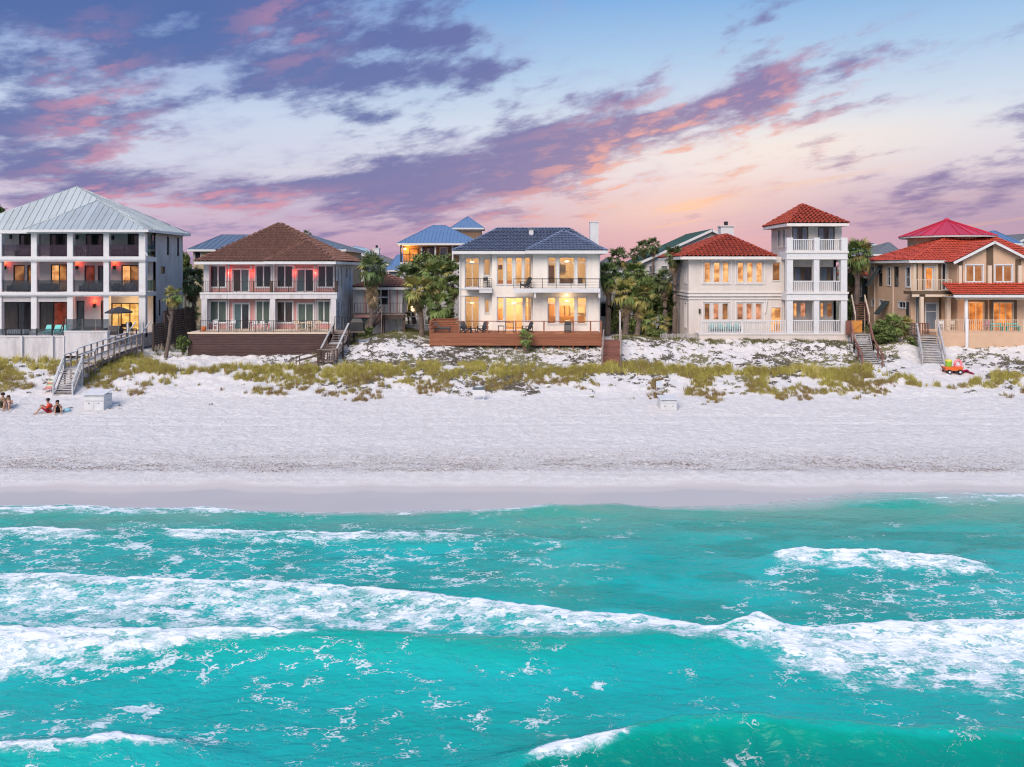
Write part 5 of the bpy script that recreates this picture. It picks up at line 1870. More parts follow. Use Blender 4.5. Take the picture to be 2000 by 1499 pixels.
def house_blue():
    Y = 94.0
    h = thing('background_house', 'brown shingled house with bright blue roof, lit upper balcony and square turret', 'house', (PX(850, 98), 98, 5), 'houses behind the beachfront row')
    zf0, zf1 = PZ(517, Y), PZ(513, Y)
    ze = PZ(476, Y)
    Yw = 96.0
    fr = front(Yw)
    it = [((800, 487, 816, 511), M['lit_orange'], 1, M['brown_trim']), ((824, 484, 848, 513), [M['glass_dark'], M['glass_blue'], M['glass_dark']], 3, M['dark_frame']), ((860, 484, 873, 508), M['glass_blue'], 1, M['white_trim'])]
    bx = [fpx(Yw, *i[0]) for i in it]
    X0, X1 = PX(783, Y), PX(935, Y)
    wall(h, 'wall', M['shingle'], fr, X0, X1, 4.5, ze + 0.1, bx)
    for b, i in zip(bx, it):
        win(h, fr, *b, i[2], 1, i[3], i[1], trim=0.08)
    wall(h, 'side_wall', M['shingle'], lside(X0), -Y - 10, -Yw - 0.25, 4.5, ze + 0.1)
    part_box(h, 'balcony_slab', M['white_trim'], X0 - 0.1, X1, Y, Yw - 0.002, zf0, zf1)
    wall(h, 'lower_wall', M['stucco_grey'], front(Y + 0.1), X0, X1, 4.5, zf0, ())
    for a in (783, 823, 850, 884, 920):
        part_box(h, 'porch_post', M['white_trim'] if a != 783 else M['black_metal'], PX(a, Y) - 0.09, PX(a, Y) + 0.09, Y + 0.06, Y + 0.24, zf1, ze - 0.2)
    railing(h, (X0, Y + 0.15, zf1), (X1, Y + 0.15, zf1), 1.0, M['black_metal'], 'thin', gap=0.22, post=2.5, pw=0.06, bw=0.02, thick=0.05)
    o = part_box(h, 'porch_lamp', M['warm_lamp'], PX(791, 95.6) - 0.12, PX(791, 95.6) + 0.12, 95.5, 95.75, PZ(488, 95.6), PZ(485, 95.6))
    lamp('lamp_light', (PX(793, 95.2), 95.2, PZ(486, 95.2) - 0.2), (1.0, 0.42, 0.08), 130, 0.15, o)
    f, r = hip_faces(PX(777, Y), PX(940, Y), Y - 0.5, Y + 10, ze, (PX(845, Y + 4.5), Y + 4.5), (PX(870, Y + 4.5), Y + 4.5), PZ(441.5, Y + 4.5))
    roof_obj(h, f, r, 'metal', M['blue_roof'], M['deck_under'], M['white_trim'], pitch=0.45, fh=0.22, joined=True)
    # turret
    Yt = 99.0
    a, b = PX(885, Yt), PX(939, Yt)
    part_box(h, 'turret_wall', M['shingle'], a, b, Yt, Yt + 3.6, ze - 0.5, PZ(446, Yt) - 0.1)
    f, r = hip_faces(PX(880, Yt), PX(945, Yt), Yt - 0.35, Yt + 3.95, PZ(446, Yt), ((a + b) / 2, Yt + 1.8), ((a + b) / 2, Yt + 1.8), PZ(424, Yt + 1.8))
    roof_obj(h, f, r, 'metal', M['blue_roof'], M['deck_under'], M['white_trim'], pitch=0.42, fh=0.18, joined=True)
    part_box(h, 'turret_band', M['tan_light'], a - 0.05, b + 0.05, Yt - 0.05, Yt - 0.002, PZ(452, Yt), PZ(450, Yt))
    return h


house_blue()


def house_side():
    Y = 80.0
    h = thing('background_house', 'white house with balcony rail and orange porch lamp behind the shaggy palm', 'house', (PX(1190, 84), 84, 5), 'houses behind the beachfront row')
    X0, X1 = PX(1165, Y), PX(1206, Y)
    it = [((1172, 592, 1184, 620), M['glass_dark'], 1), ((1190, 592, 1200, 640), M['glass_dark'], 1), ((1176, 548, 1186, 566), M['lit_orange'], 1)]
    fr = front(Y)
    bx = [fpx(Y, *i[0]) for i in it]
    wall(h, 'wall', cream, fr, X0, X1, 4.5, PZ(530, Y), bx)
    for b, i in zip(bx, it):
        win(h, fr, *b, 1, 1, M['white_trim'], i[1])
    part_box(h, 'balcony_slab', M['white_trim'], X0, X1, Y - 1.2, Y - 0.002, PZ(590, Y), PZ(586, Y))
    railing(h, (X0, Y - 1.1, PZ(586, Y)), (X1, Y - 1.1, PZ(586, Y)), 1.0, M['white_trim'], 'bal', gap=0.2, post=1.5)
    f, r = hip_faces(X0 - 0.4, X1 + 0.4, Y - 0.5, Y + 7, PZ(529, Y), (PX(1186, Y + 3), Y + 3), (PX(1186, Y + 3), Y + 3), PZ(505, Y + 3))
    roof_obj(h, f, r, 'metal', M['grey_roof'], M['deck_under'], M['white_trim'], pitch=0.5, joined=True)
    wall(h, 'side_wall', cream, rside(X1), Y + 0.25, Y + 7, 4.5, PZ(530, Y))


house_side()


# ================================================================== tiled pavilion on posts between the salmon and the white house
def annex():
    h = thing('annex', 'small tiled pavilion with white window raised on dark posts beside the salmon house', 'house', (PX(745, 76), 76, 4.9))
    Y = 76.0
    pk, wt = M['pink'], M['worn_white']
    X0, X1 = PX(690, Y), PX(786, Y)
    zf = PZ(613, Y)
    ze = PZ(562, Y)
    fr = front(Y)
    b = fpx(Y, 729, 565, 759, 597)
    wall(h, 'wall', wt, fr, X0, X1, zf, ze + 0.15, [b])
    win(h, fr, *b, 2, 2, M['white_trim'], M['glass_dark'], rec=0.06, fw=0.08, mw=0.11, trim=0.05)
    for a, c in ((724, 728), (760, 763), (775, 777.5), (712, 715)):
        mb = MB()
        fr.box(mb, PX(a, Y), PX(c, Y), 0, 0.06, zf, ze - 0.05)
        mb.build('trim_board', pk, h)
    wall(h, 'side_wall', wt, rside(X1), Y + 0.25, Y + 4, zf, ze + 0.15)
    Yf = 74.6
    part_box(h, 'balcony_floor', M['old_wood'], PX(691, Yf), PX(790, Yf), Yf, Y - 0.002, zf - 0.05, zf + 0.06)
    part_box(h, 'balcony_beam', M['dark_wood'], PX(748, Yf), PX(790, Yf), Yf + 0.02, Yf + 0.2, zf - 0.42, zf - 0.052)
    part_box(h, 'balcony_beam', pk, PX(691, Yf), PX(748, Yf), Yf + 0.02, Yf + 0.2, zf - 0.3, zf - 0.052)
    railing(h, (PX(692, Yf), Yf + 0.08, zf + 0.06), (PX(786, Yf), Yf + 0.08, zf + 0.06), 1.05, M['black_metal'], 'thin', gap=0.3, post=1.3, pw=0.045, bw=0.02, thick=0.04)
    for a in (748, 788):
        part_box(h, 'support_post', M['dark_wood'], PX(a, Yf) - 0.12, PX(a, Yf) + 0.12, Yf + 0.22, Yf + 0.46, 4.4, zf - 0.052)
    part_box(h, 'lower_wall', wt, PX(716, Y), PX(775, Y), Y + 0.4, Y + 0.6, 4.3, zf - 0.06)
    part_box(h, 'side_door', M['white_trim'], PX(776.5, Y), PX(786, Y), Y + 0.4, Y + 0.5, 4.5, zf - 0.1)
    f, r = hip_faces(PX(690, Y - 0.7), PX(797, Y - 0.7), Y - 0.7, Y + 5.5, ze, (PX(752, Y + 2), Y + 2), (PX(752, Y + 2), Y + 2), PZ(536, Y + 2))
    roof_obj(h, f, r, 'tile', M['brown_tile'], M['deck_under'], M['white_trim'], tw=0.36, tl=0.42, hgt=0.12, step=0.09, fh=0.2)
    st = thing('garden_stair', 'dark wooden stair with open treads climbing to the raised pavilion balcony', 'stairs', (PX(728, 74.2), 74.2, 5))
    stair(st, (PX(747, 74.2), 74.2, zf), (PX(716, 74.2), 74.2, PZ(650, 74.2)), 0.9, (0, 1, 0), M['dark_wood'], rail_m=M['old_wood'], posts=2, pw=0.07)


annex()


# ================================================================== decks, terraces and stairs to the beach
def deck_cedar():
    Yf, Yb = 67.5, 71.2
    X0, X1 = PX(839, Yf), PX(1175, Yf)
    zt = PZ(652, Yf)
    d = thing('wooden_deck', 'cedar deck with open rail standing in front of the white house', 'deck', ((X0 + X1) / 2, Yf, 4.6))
    n = 24
    for k in range(n):
        ya, yb = Yf + (Yb - Yf) * k / n, Yf + (Yb - Yf) * (k + 0.94) / n
        MB().box(X0, X1, ya, yb - 0.003, zt - 0.05, zt).build('plank', M['cedar'], d)
    zb = PZ(675.5, Yf)
    hs = [0.0, 0.30, 0.53, 0.76, 1.0]
    for a, b in zip(hs, hs[1:]):
        z1, z0 = zt - 0.055 - (zt - zb - 0.055) * a, zt - 0.055 - (zt - zb - 0.055) * b
        xm = X0 + (X1 - X0) * rnd.uniform(0.35, 0.6)
        for xa, xb in ((X0, xm - 0.004), (xm, X1)):
            MB().box(xa, xb, Yf - 0.05 - 0.02 * (a == 0), Yf - 0.01, z0 + 0.012, z1).build('fascia_board', M['cedar'], d)
    for y in (Yf, ):
        for xx in (X0, X1 - 0.04):
            MB().box(xx, xx + 0.04, Yf, Yb, zb, zt - 0.06).build('side_board', M['cedar'], d)
    for px in (841, 897, 953, 1008, 1062, 1091, 1119, 1147, 1172):
        x = PX(px, Yf + 0.2)
        MB().box(x - 0.07, x + 0.07, Yf + 0.1, Yf + 0.24, 3.9, zb + 0.1).build('pile', M['cedar'], d)
    zr = PZ(628, Yf)
    for px in (839.8, 896, 952, 1007.5, 1062.5, 1119.5, 1153.5, 1174.2):
        x = PX(px, Yf)
        MB().box(x - 0.06, x + 0.06, Yf + 0.01, Yf + 0.13, zt, zr - 0.032).build('post', M['cedar'], d)
    MB().box(X0 - 0.04, X1 + 0.04, Yf - 0.02, Yf + 0.16, zr - 0.03, zr + 0.03).build('top_rail', M['cedar'], d)
    MB().box(X0 - 0.04, X0 + 0.14, Yf + 0.162, Yb, zr - 0.03, zr + 0.03).build('top_rail', M['cedar'], d)
    MB().box(X0 + 0.142, PX(896, 71), Yb - 0.18, Yb, zr - 0.03, zr + 0.03).build('top_rail', M['cedar'], d)
    for y in (68.8, 70.0, 71.1):
        MB().box(X0, X0 + 0.1, y - 0.05, y + 0.05, zt, zr - 0.032).build('post', M['cedar'], d)
    for k in range(6):
        MB().box(X0 + 0.12, PX(894, 71), Yb - 0.12, Yb - 0.08, zt + 0.05 + k * 0.17, zt + 0.19 + k * 0.17).build('screen_board', M['cedar'], d)
    for (a, b) in ((839.8, 896), ):
        for z in (0.35, 0.7):
            MB().bar((X0 + 0.05, Yf + 0.2, zt + z), (X0 + 0.05, Yb - 0.1, zt + z), 0.03, 0.09).build('side_rail', M['cedar'], d)
    s = thing('beach_stair', 'reddish wooden beach stair beside the cedar deck of the white house', 'stairs', (8.3, 64.5, 3.5), 'stairs down to the beach')
    top, bot = Vector((8.75, 67.0, PZ(667, 67.0))), Vector((8.05, 62.3, 3.50))
    MB().box(8.02, 9.5, 67.05, 68.4, top.z - 0.08, top.z + 0.03).build('landing', M['red_wood'], s)
    stair(s, top, bot, 1.38, Vector((1, -0.15, 0)).normalized(), M['red_wood'], n=12, rail_m=M['old_wood'], rail_h=1.0, posts=3, tread_t=0.13, tread_d=0.42)
    x = PX(1211, 67.4)
    sh = thing('shower_post', 'tall pale timber shower post at the head of the reddish beach stair', 'shower', (x, 67.4, 4.6))
    MB().box(x - 0.07, x + 0.07, 67.33, 67.47, 4.3, PZ(607, 67.4)).build('post', M['pale_wood'], sh)
    MB().tube([(x, 67.32, PZ(606, 67.4) - 0.15), (x + 0.05, 67.15, PZ(604, 67.4)), (x + 0.18, 67.05, PZ(604, 67.4) - 0.05)], 0.03, 6).build('shower_head', M['grey_metal'], sh)


deck_cedar()


def terrace_salmon():
    Yf, Yb = 67.0, 71.0
    X0, X1 = PX(367, Yf), PX(641, Yf)
    zt = PZ(649.5, Yf)
    t = thing('terrace', 'raised terrace with dark timber retaining wall in front of the salmon house', 'terrace', ((X0 + X1) / 2, Yf, 3.9))
    MB().box(X0 + 0.05, X1 - 0.02, Yf + 0.12, Yb - 0.002, 3.2, zt - 0.14).build('terrace_fill', M['stucco_grey'], t)
    MB().box(X0 - 0.03, X1 + 0.03, Yf - 0.04, Yb - 0.002, zt - 0.138, zt).build('terrace_floor', M['tan_light'], t)
    n = 10
    zb = 3.5
    for k in range(n):
        z1, z0 = zt - 0.15 - (zt - 0.15 - zb) * k / n, zt - 0.15 - (zt - 0.15 - zb) * (k + 1) / n
        j = rnd.uniform(-0.01, 0.012)
        MB().box(X0, X1, Yf + j, Yf + 0.115, z0 + 0.012, z1).build('timber', M['brick_dark'], t)
    for k in range(n):
        z1, z0 = zt - 0.15 - (zt - 0.15 - zb) * k / n, zt - 0.15 - (zt - 0.15 - zb) * (k + 1) / n
        MB().box(X1 - 0.015, X1 + 0.08, Yf + 0.118, Yb - 0.5, z0 + 0.012, z1).build('timber', M['brick_dark'], t)
    railing(t, (PX(391, Yf + .15), Yf + 0.15, zt), (PX(652, Yf + .15) - 0.45, Yf + 0.15, zt), 1.0, M['black_metal'], 'thin', gap=0.16, post=1.5, pw=0.045, bw=0.02, thick=0.04)
    g = railing(t, (PX(654, 69.6), 69.6, zt), (PX(682, 69.6), 69.6, zt), 1.2, M['black_metal'], 'thin', gap=0.15, post=0.65, pw=0.05, bw=0.025, thick=0.05, name='gate')
    MB().box(X1, PX(690, 69), 67.6, 69.9, zt - 0.2, zt - 0.02).build('landing', M['old_wood'], t)
    for (x, y) in ((X1 + 0.3, 67.75), (PX(688, 69), 67.75), (PX(688, 69), 69.7)):
        MB().box(x - 0.08, x + 0.08, y - 0.08, y + 0.08, 3.8, zt - 0.2).build('pile', M['dark_wood'], t)
    s = thing('beach_stair', 'weathered wooden beach stair with landing beside the dark retaining wall', 'stairs', (-14.8, 65, 3.7), 'stairs down to the beach')
    xc = PX(659.5, 66.4)
    stair(s, (xc + 0.1, 67.6, zt), (xc, 66.5, 5.2), 1.15, (1, 0, 0), M['old_wood'], n=4, rails=(False, False))
    MB().box(xc - 0.55, xc + 0.6, 65.5, 66.5, 5.06, 5.16).build('landing', M['pale_wood'], s)
    stair(s, (xc, 65.5, 5.1), (xc - 0.15, 63.9, 4.1), 1.15, (1, 0, 0), M['old_wood'], n=7, rails=(False, False))
    up = Vector((0, 0, 1))
    for sx in (-1, 1):
        o = Vector((sx * 0.66, 0, 0))
        a, b = Vector((xc + 0.08, 67.4, zt + 0.75)) + o, Vector((xc - 0.15, 63.9, 4.85)) + o
        MB().bar(a, b, 0.15, 0.09).build('handrail', M['pale_wood'], s)
        for f in (0.03, 0.5, 0.97):
            p = a.lerp(b, f)
            MB().box(p.x - 0.06, p.x + 0.06, p.y - 0.06, p.y + 0.06, gz(p.x, p.y) - 0.3, p.z - 0.05).build('post', M['dark_wood'], s)
    # lower landing with a rail across and the short flight to the side
    x0, x1, y0 = xc - 0.85, xc + 0.55, 62.9
    MB().box(x0, x1, y0, 63.9, 3.86, 3.96).build('landing', M['old_wood'], s)
    MB().bar((x0, y0, 4.86), (x1, y0, 4.86), 0.09, 0.07).build('handrail', M['old_wood'], s)
    for x in (x0 + 0.05, (x0 + x1) / 2 - 0.25, x1 - 0.05):
        MB().box(x - 0.05, x + 0.05, y0 - 0.05, y0 + 0.05, gz(x, y0) - 0.3, 4.82).build('post', M['dark_wood'], s)
    for k in range(6):
        x = x0 + 0.15 + k * 0.2
        MB().bar((x, y0 + 0.02, 3.97), (x + 0.05, y0 + 0.02, 4.6), 0.04, 0.07).build('baluster', M['dark_wood'], s)
    stair(s, (x0, 63.4, 3.9), (x0 - 1.7, 63.2, 3.45), 0.9, (0, 1, 0), M['old_wood'], n=4, rail_m=M['dark_wood'], posts=2, pw=0.07, rail_h=0.85)


terrace_salmon()


def terrace_pool():
    Yf = 66.0
    X0, X1, X2 = PX(-60, Yf), PX(126, Yf), PX(211, Yf)
    zt = PZ(656, Yf)
    st = M['worn_white']
    t = thing('pool_terrace', 'white walled pool terrace with glass fence in front of the metal roofed house', 'terrace', ((X0 + X2) / 2, Yf, 3.9))
    MB().box(X0, X1, Yf, Yf + 0.3, 3.7, zt - 0.1).build('terrace_wall', st, t)
    MB().box(X0, X1 + 0.03, Yf - 0.06, Yf + 0.36, zt - 0.098, zt).build('coping', M['white_trim'], t)
    MB().box(X1 + 0.01, X2, Yf - 0.12, Yf + 0.3, 4.0, PZ(648.5, Yf)).build('planter_wall', st, t)
    MB().box(X1 + 0.0, X2 + 0.04, Yf - 0.16, Yf + 0.34, PZ(648.5, Yf) + 0.002, PZ(647.5, Yf) + 0.04).build('coping', M['white_trim'], t)
    MB().box(X0, PX(284, 72), Yf + 0.32, 74.1, 4.2, 5.44).build('terrace_floor', M['stucco_grey'], t)
    for px in (43, 103, 125):
        x = PX(px, Yf - 0.1)
        MB().box(x - 0.06, x + 0.06, Yf - 0.2, Yf - 0.065, 3.3, zt - 0.02).build('post', M['white_trim'], t)
    for k, px in enumerate((11, 42, 72, 102, 124)):
        x = PX(px, Yf + 0.1)
        MB().box(x - 0.045, x + 0.045, Yf + 0.06, Yf + 0.15, zt, zt + (0.62 if px < 100 else 1.15)).build('fence_post', M['black_metal'], t)
    for a, b in ((-20, 10), (12, 41), (43, 71), (73, 101), (103, 123)):
        MB().box(PX(a, Yf), PX(b, Yf), Yf + 0.1, Yf + 0.115, zt + 0.05, zt + 0.58).build('glass_panel', M['rail_glass'], t)
    zz = PZ(647.5, Yf) + 0.04
    for a, b in ((128, 158), (160, 184), (186, 210)):
        MB().box(PX(a, Yf), PX(b, Yf), Yf + 0.12, Yf + 0.135, zz + 0.02, zz + 1.0).build('glass_panel', M['rail_glass'], t)
    for px in (127, 159, 185, 211):
        x = PX(px, Yf)
        MB().box(x - 0.025, x + 0.025, Yf + 0.1, Yf + 0.15, zz, zz + 1.02).build('fence_post', M['grey_metal'], t)
    # umbrella
    u = thing('parasol', 'charcoal garden parasol open on the pool terrace', 'parasol', (PX(233, 69.5), 69.5, 5.44))
    c = Vector((PX(232, 69.5), 69.5, 0))
    MB().tube([(c.x, c.y, 5.44), (c.x, c.y, PZ(600, 69.5))], 0.035, 8).build('pole', M['grey_metal'], u)
    MB().lathe((c.x, c.y, 5.44), [(0.3, 0), (0.28, 0.1), (0.06, 0.16), (0, 0.16)], 12).build('base', M['charcoal'], u)
    mb = MB()
    R_, za, zb = 1.2, PZ(599, 69.5), PZ(609.5, 69.5)
    ring = [(c.x + R_ * math.cos(2 * math.pi * k / 8), c.y + R_ * math.sin(2 * math.pi * k / 8), zb) for k in range(8)]
    mid = [(c.x + R_ * .5 * math.cos(2 * math.pi * k / 8), c.y + R_ * .5 * math.sin(2 * math.pi * k / 8), zb + (za - zb) * 0.62) for k in range(8)]
    for k in range(8):
        j = (k + 1) % 8
        mb.quad(ring[k], ring[j], mid[j], mid[k])
        mb.poly([mid[k], mid[j], (c.x, c.y, za)])
        mb.quad(ring[j], ring[k], (ring[k][0], ring[k][1], zb - 0.1), (ring[j][0], ring[j][1], zb - 0.1))
    mb.build('canopy', M['charcoal'], u)
    for k in range(8):
        MB().bar((c.x, c.y, za - 0.25), (ring[k][0], ring[k][1], zb - 0.02), 0.02).build('rib', M['grey_metal'], u)
    # boardwalk to the beach
    b = thing('boardwalk', 'weathered boardwalk with bleached handrails running down to the sand', 'boardwalk', (-33.4, 60, 3.0))
    xa, xb = -34.15, -32.85
    deck = [(68.2, 4.75), (66.0, 4.62), (62.0, 4.32), (60.4, 4.16), (60.3, 3.95), (58.6, 3.88)]

    def dz(y):
        return float(np.interp(y, [q[0] for q in reversed(deck)], [q[1] for q in reversed(deck)]))
    y = 68.2
    while y > 58.65:
        z = dz(y - 0.07)
        MB().box(xa, xb, y - 0.135, y - 0.012, z - 0.05, z).build('plank', M['pale_wood'], b)
        y -= 0.15
    for x in (xa, xb - 0.05):
        MB().bar((x + 0.025, 68.2, 4.56), (x + 0.025, 58.6, 3.70), 0.05, 0.22).build('joist', M['old_wood'], b)
    for x in (xa - 0.04, xb + 0.04):
        for (ya, yb) in ((68.2, 66.3), (66.3, 60.5), (60.5, 60.2), (60.2, 58.6)):
            h_ = 1.05
            MB().bar((x, ya, dz(ya) + h_), (x, yb, dz(yb) + h_), 0.15, 0.05).build('handrail', M['rail_wood'], b)
            MB().bar((x, ya, dz(ya) + h_ * .5), (x, yb, dz(yb) + h_ * .5), 0.04, 0.10).build('middle_rail', M['rail_wood'], b)
        for yy in (68.1, 67.2, 66.2, 65.2, 64.2, 63.3, 62.4, 61.4, 60.4, 59.5, 58.7):
            MB().box(x - 0.05, x + 0.05, yy - 0.05, yy + 0.05, gz(x, yy) - 0.3, dz(yy) + 1.02).build('post', M['old_wood'], b)
    stair(b, (-33.5, 58.6, 3.88), (-33.15, 56.7, 2.15), 1.3, (1, 0, 0), M['pale_wood'], n=11, rail_m=M['rail_wood'], rail_h=0.95, posts=2, tread_d=0.24)
    for x in (xa + 0.0, xb):
        MB().box(x - 0.07, x + 0.07, 68.2, 68.34, 3.6, 6.7).build('gate_post', M['rail_wood'], b)
        MB().bar((x, 68.2, 5.78), (x + 0.25, 69.2, 6.7), 0.13, 0.06).build('handrail', M['rail_wood'], b)
    # slat fence along the plot line
    f = thing('slat_fence', 'dark horizontal slat fence along the plot of the metal roofed house', 'fence', (-32.3, 73, 4))
    ys = [69.0, 71.2, 73.4, 75.6, 78.0]
    for i, (ya, yb) in enumerate(zip(ys, ys[1:])):
        top = (6.5, 7.5, 7.5, 7.5)[i]
        k = 0
        z = 4.6
        while z < top:
            MB().box(-32.33, -32.29, ya + 0.02, yb - 0.02, z, z + 0.19).build('slat', M['dark_wood'], f)
            z += 0.215
    for ya in ys:
        MB().box(-32.28, -32.16, ya - 0.06, ya + 0.06, 3.6, 7.4 if ya > 70 else 6.5).build('post', M['dark_wood'], f)
    for k in range(6):
        x = -32.1 + 0.35 * k
        MB().box(-32.45, -32.35, 69.2 + 0.6 * k, 69.3 + 0.6 * k, 3.6, 4.7).build('stub_post', M['old_wood'], f)


terrace_pool()


def stairs_right():
    s = thing('beach_stair', 'weathered beach stair with golden timber gate beside the lookout tower', 'stairs', (30.5, 66, 4), 'stairs down to the beach')
    t1 = Vector((PX(1681, 68.4), 68.4, PZ(652, 68.4)))
    m1 = Vector((PX(1687, 66.0), 66.0, PZ(684, 66.0)))
    b1 = Vector((PX(1704, 62.9), 62.9, 3.45))
    d = Vector((b1.x - t1.x, b1.y - t1.y, 0)).normalized()
    side = Vector((-d.y, d.x, 0))
    stair(s, t1, m1, 1.4, side, M['pale_wood'], n=9, rail_m=M['red_wood'], posts=2, rail_h=1.0, tread_t=0.05, tread_d=0.3)
    stair(s, m1, b1, 1.4, side, M['pale_wood'], n=9, rail_m=M['red_wood'], posts=3, rail_h=1.0, tread_t=0.05, tread_d=0.3)
    MB().box(t1.x - 0.75, t1.x + 0.75, 68.4, 70.2, t1.z - 0.1, t1.z).build('landing', M['old_wood'], s)
    a, b, c, e = fpx(69.2, 1663, 626.5, 1684, 650)
    for k in range(5):
        MB().box(a + (b - a) * k / 5, a + (b - a) * (k + 0.96) / 5, 69.2, 69.25, c, e).build('gate_board', M['gold_wood'], s)
    MB().bar((a, 69.17, c + 0.15), (b, 69.17, e - 0.15), 0.04, 0.12).build('gate_brace', M['gold_wood'], s)
    for k in range(4):
        MB().box(PX(1651, 69.2) + 0.14 * k, PX(1651, 69.2) + 0.14 * k + 0.12, 69.1, 69.15, c - 0.2, e).build('screen_board', M['red_wood'], s)
    s = thing('beach_stair', 'bleached grey beach stair leading to the tan house terrace beside beach toys', 'stairs', (35.5, 65, 4), 'stairs down to the beach')
    t2 = Vector((PX(1812, 67.3), 67.3, PZ(656, 67.3)))
    b2 = Vector((PX(1824, 62.8), 62.8, 3.42))
    d = Vector((b2.x - t2.x, b2.y - t2.y, 0)).normalized()
    side = Vector((-d.y, d.x, 0))
    stair(s, t2, b2, 1.55, side, M['pale_wood'], n=13, rail_m=M['pale_wood'], posts=3, rail_h=1.05, tread_t=0.07, tread_d=0.32)
    MB().box(t2.x - 0.9, t2.x + 0.8, 67.3, 68.6, t2.z - 0.1, t2.z).build('landing', M['old_wood'], s)
    for k in range(7):
        x = t2.x - 0.75 + k * 0.24
        MB().box(x - 0.05, x + 0.05, 68.5, 68.56, t2.z, t2.z + 0.95).build('gate_picket', M['red_wood'], s)
    MB().box(t2.x - 0.85, t2.x + 0.8, 68.46, 68.58, t2.z + 0.95, t2.z + 1.02).build('gate_rail', M['red_wood'], s)
    for k in range(6):
        MB().box(t2.x - 1.0, t2.x - 0.94, 67.2, 68.6, t2.z - 0.5 + k * 0.25, t2.z - 0.36 + k * 0.25).build('screen_board', M['old_wood'], s)
    # stair climbing to the next plot behind
    s = thing('garden_stair', 'brown timber stair climbing between the lookout tower and the tan house', 'stairs', (33.5, 75, 5.5))
    stair(s, (PX(1676, 78), 78, PZ(588, 78)), (PX(1684, 73), 73, PZ(627, 73)), 1.2, (1, 0, 0), M['red_wood'], rail_m=M['tan_light'], posts=2, pw=0.08, rail_h=0.6)
    w = thing('background_house', 'dark green wall with red tiled eave behind the tower palm', 'house', (PX(1680, 82), 82, 5), 'houses behind the beachfront row')
    wall(w, 'wall', M['shutter_dark'], front(82), PX(1655, 82), PX(1697, 82), 4.6, PZ(541, 82), [fpx(82, 1676, 548, 1684, 580)])
    win(w, front(82), *fpx(82, 1676, 548, 1684, 580), 1, 2, M['white_trim'], M['glass_blue'])
    f, r = hip_faces(PX(1650, 82), PX(1700, 82), 81.4, 86, PZ(540, 82), (PX(1672, 84), 84), (PX(1672, 84), 84), PZ(525, 84))
    roof_obj(w, f, r, 'tile', M['orange_tile'], M['deck_under'], M['white_trim'], show=('front',))


stairs_right()

# ================================================================== palms
M['palm_green'] = mat('palm_leaf_green', (0.135, 0.205, 0.055), 0.55, 0.25, 1.5, rand=0.35, hue=0.25, spec=0.3)
M['palm_yellow'] = mat('palm_leaf_yellowed', (0.31, 0.28, 0.08), 0.6, 0.25, 1.5, rand=0.35, hue=0.45, spec=0.3)
M['palm_dark'] = mat('palm_leaf_dark', (0.085, 0.13, 0.048), 0.55, 0.25, 1.5, rand=0.35, hue=0.25, spec=0.3)
M['palm_dead'] = mat('dead_palm_leaf', (0.33, 0.235, 0.14), 0.85, 0.25, 1.5, rand=0.4)
M['palm_trunk'] = mat('palm_trunk_bark', (0.17, 0.13, 0.11), 0.9, 0.25, 4.0, bump=0.6, bscale=18, second=(0.09, 0.065, 0.055), amount=0.7)
for _k in ('palm_green', 'palm_yellow', 'palm_dark'):
    _b = M[_k].node_tree.nodes['Principled BSDF']
    _b.inputs['Subsurface Weight'].default_value = 0.0


def frond_mesh(seed, m, droop, fold):
    r = random.Random(seed)
    mb = MB()
    Lp = 0.52
    pts = [Vector((Lp * f, 0, -0.06 * droop * f * f)) for f in (0, 0.5, 1.0)]
    w = 0.018
    for a, b in zip(pts, pts[1:]):
        mb.quad(a + Vector((0, -w, 0)), a + Vector((0, w, 0)), b + Vector((0, w, 0)), b + Vector((0, -w, 0)))
    c = pts[-1]
    n = 17
    for k in range(n):
        a = R(-112 + 224 * k / (n - 1) + r.uniform(-5, 5))
        L = (0.60 - 0.13 * abs(a) / R(112)) * r.uniform(0.85, 1.1)
        d = Vector((math.cos(a), math.sin(a) * fold, 0))
        side = Vector((-d.y, d.x, 0)).normalized()
        dz = droop * r.uniform(0.7, 1.4)
        ww = r.uniform(0.034, 0.05)
        base = c
        mid = c + d * L * 0.55 + Vector((0, 0, -0.10 * dz * L + 0.05 * abs(math.sin(a))))
        tip = c + d * L * 0.93 + Vector((0, 0, -0.52 * dz * L))
        mb.quad(base, mid - side * ww, tip, mid + side * ww)
    return mb.mesh('frond', m)


FROND = {}
for _m in ('palm_green', 'palm_yellow', 'palm_dark', 'palm_dead'):
    FROND[_m] = [frond_mesh(s, M[_m], d, f) for s, d, f in ((1, 0.5, 1.0), (2, 0.9, 0.95), (3, 1.3, 0.8), (4, 1.8, 0.7))]


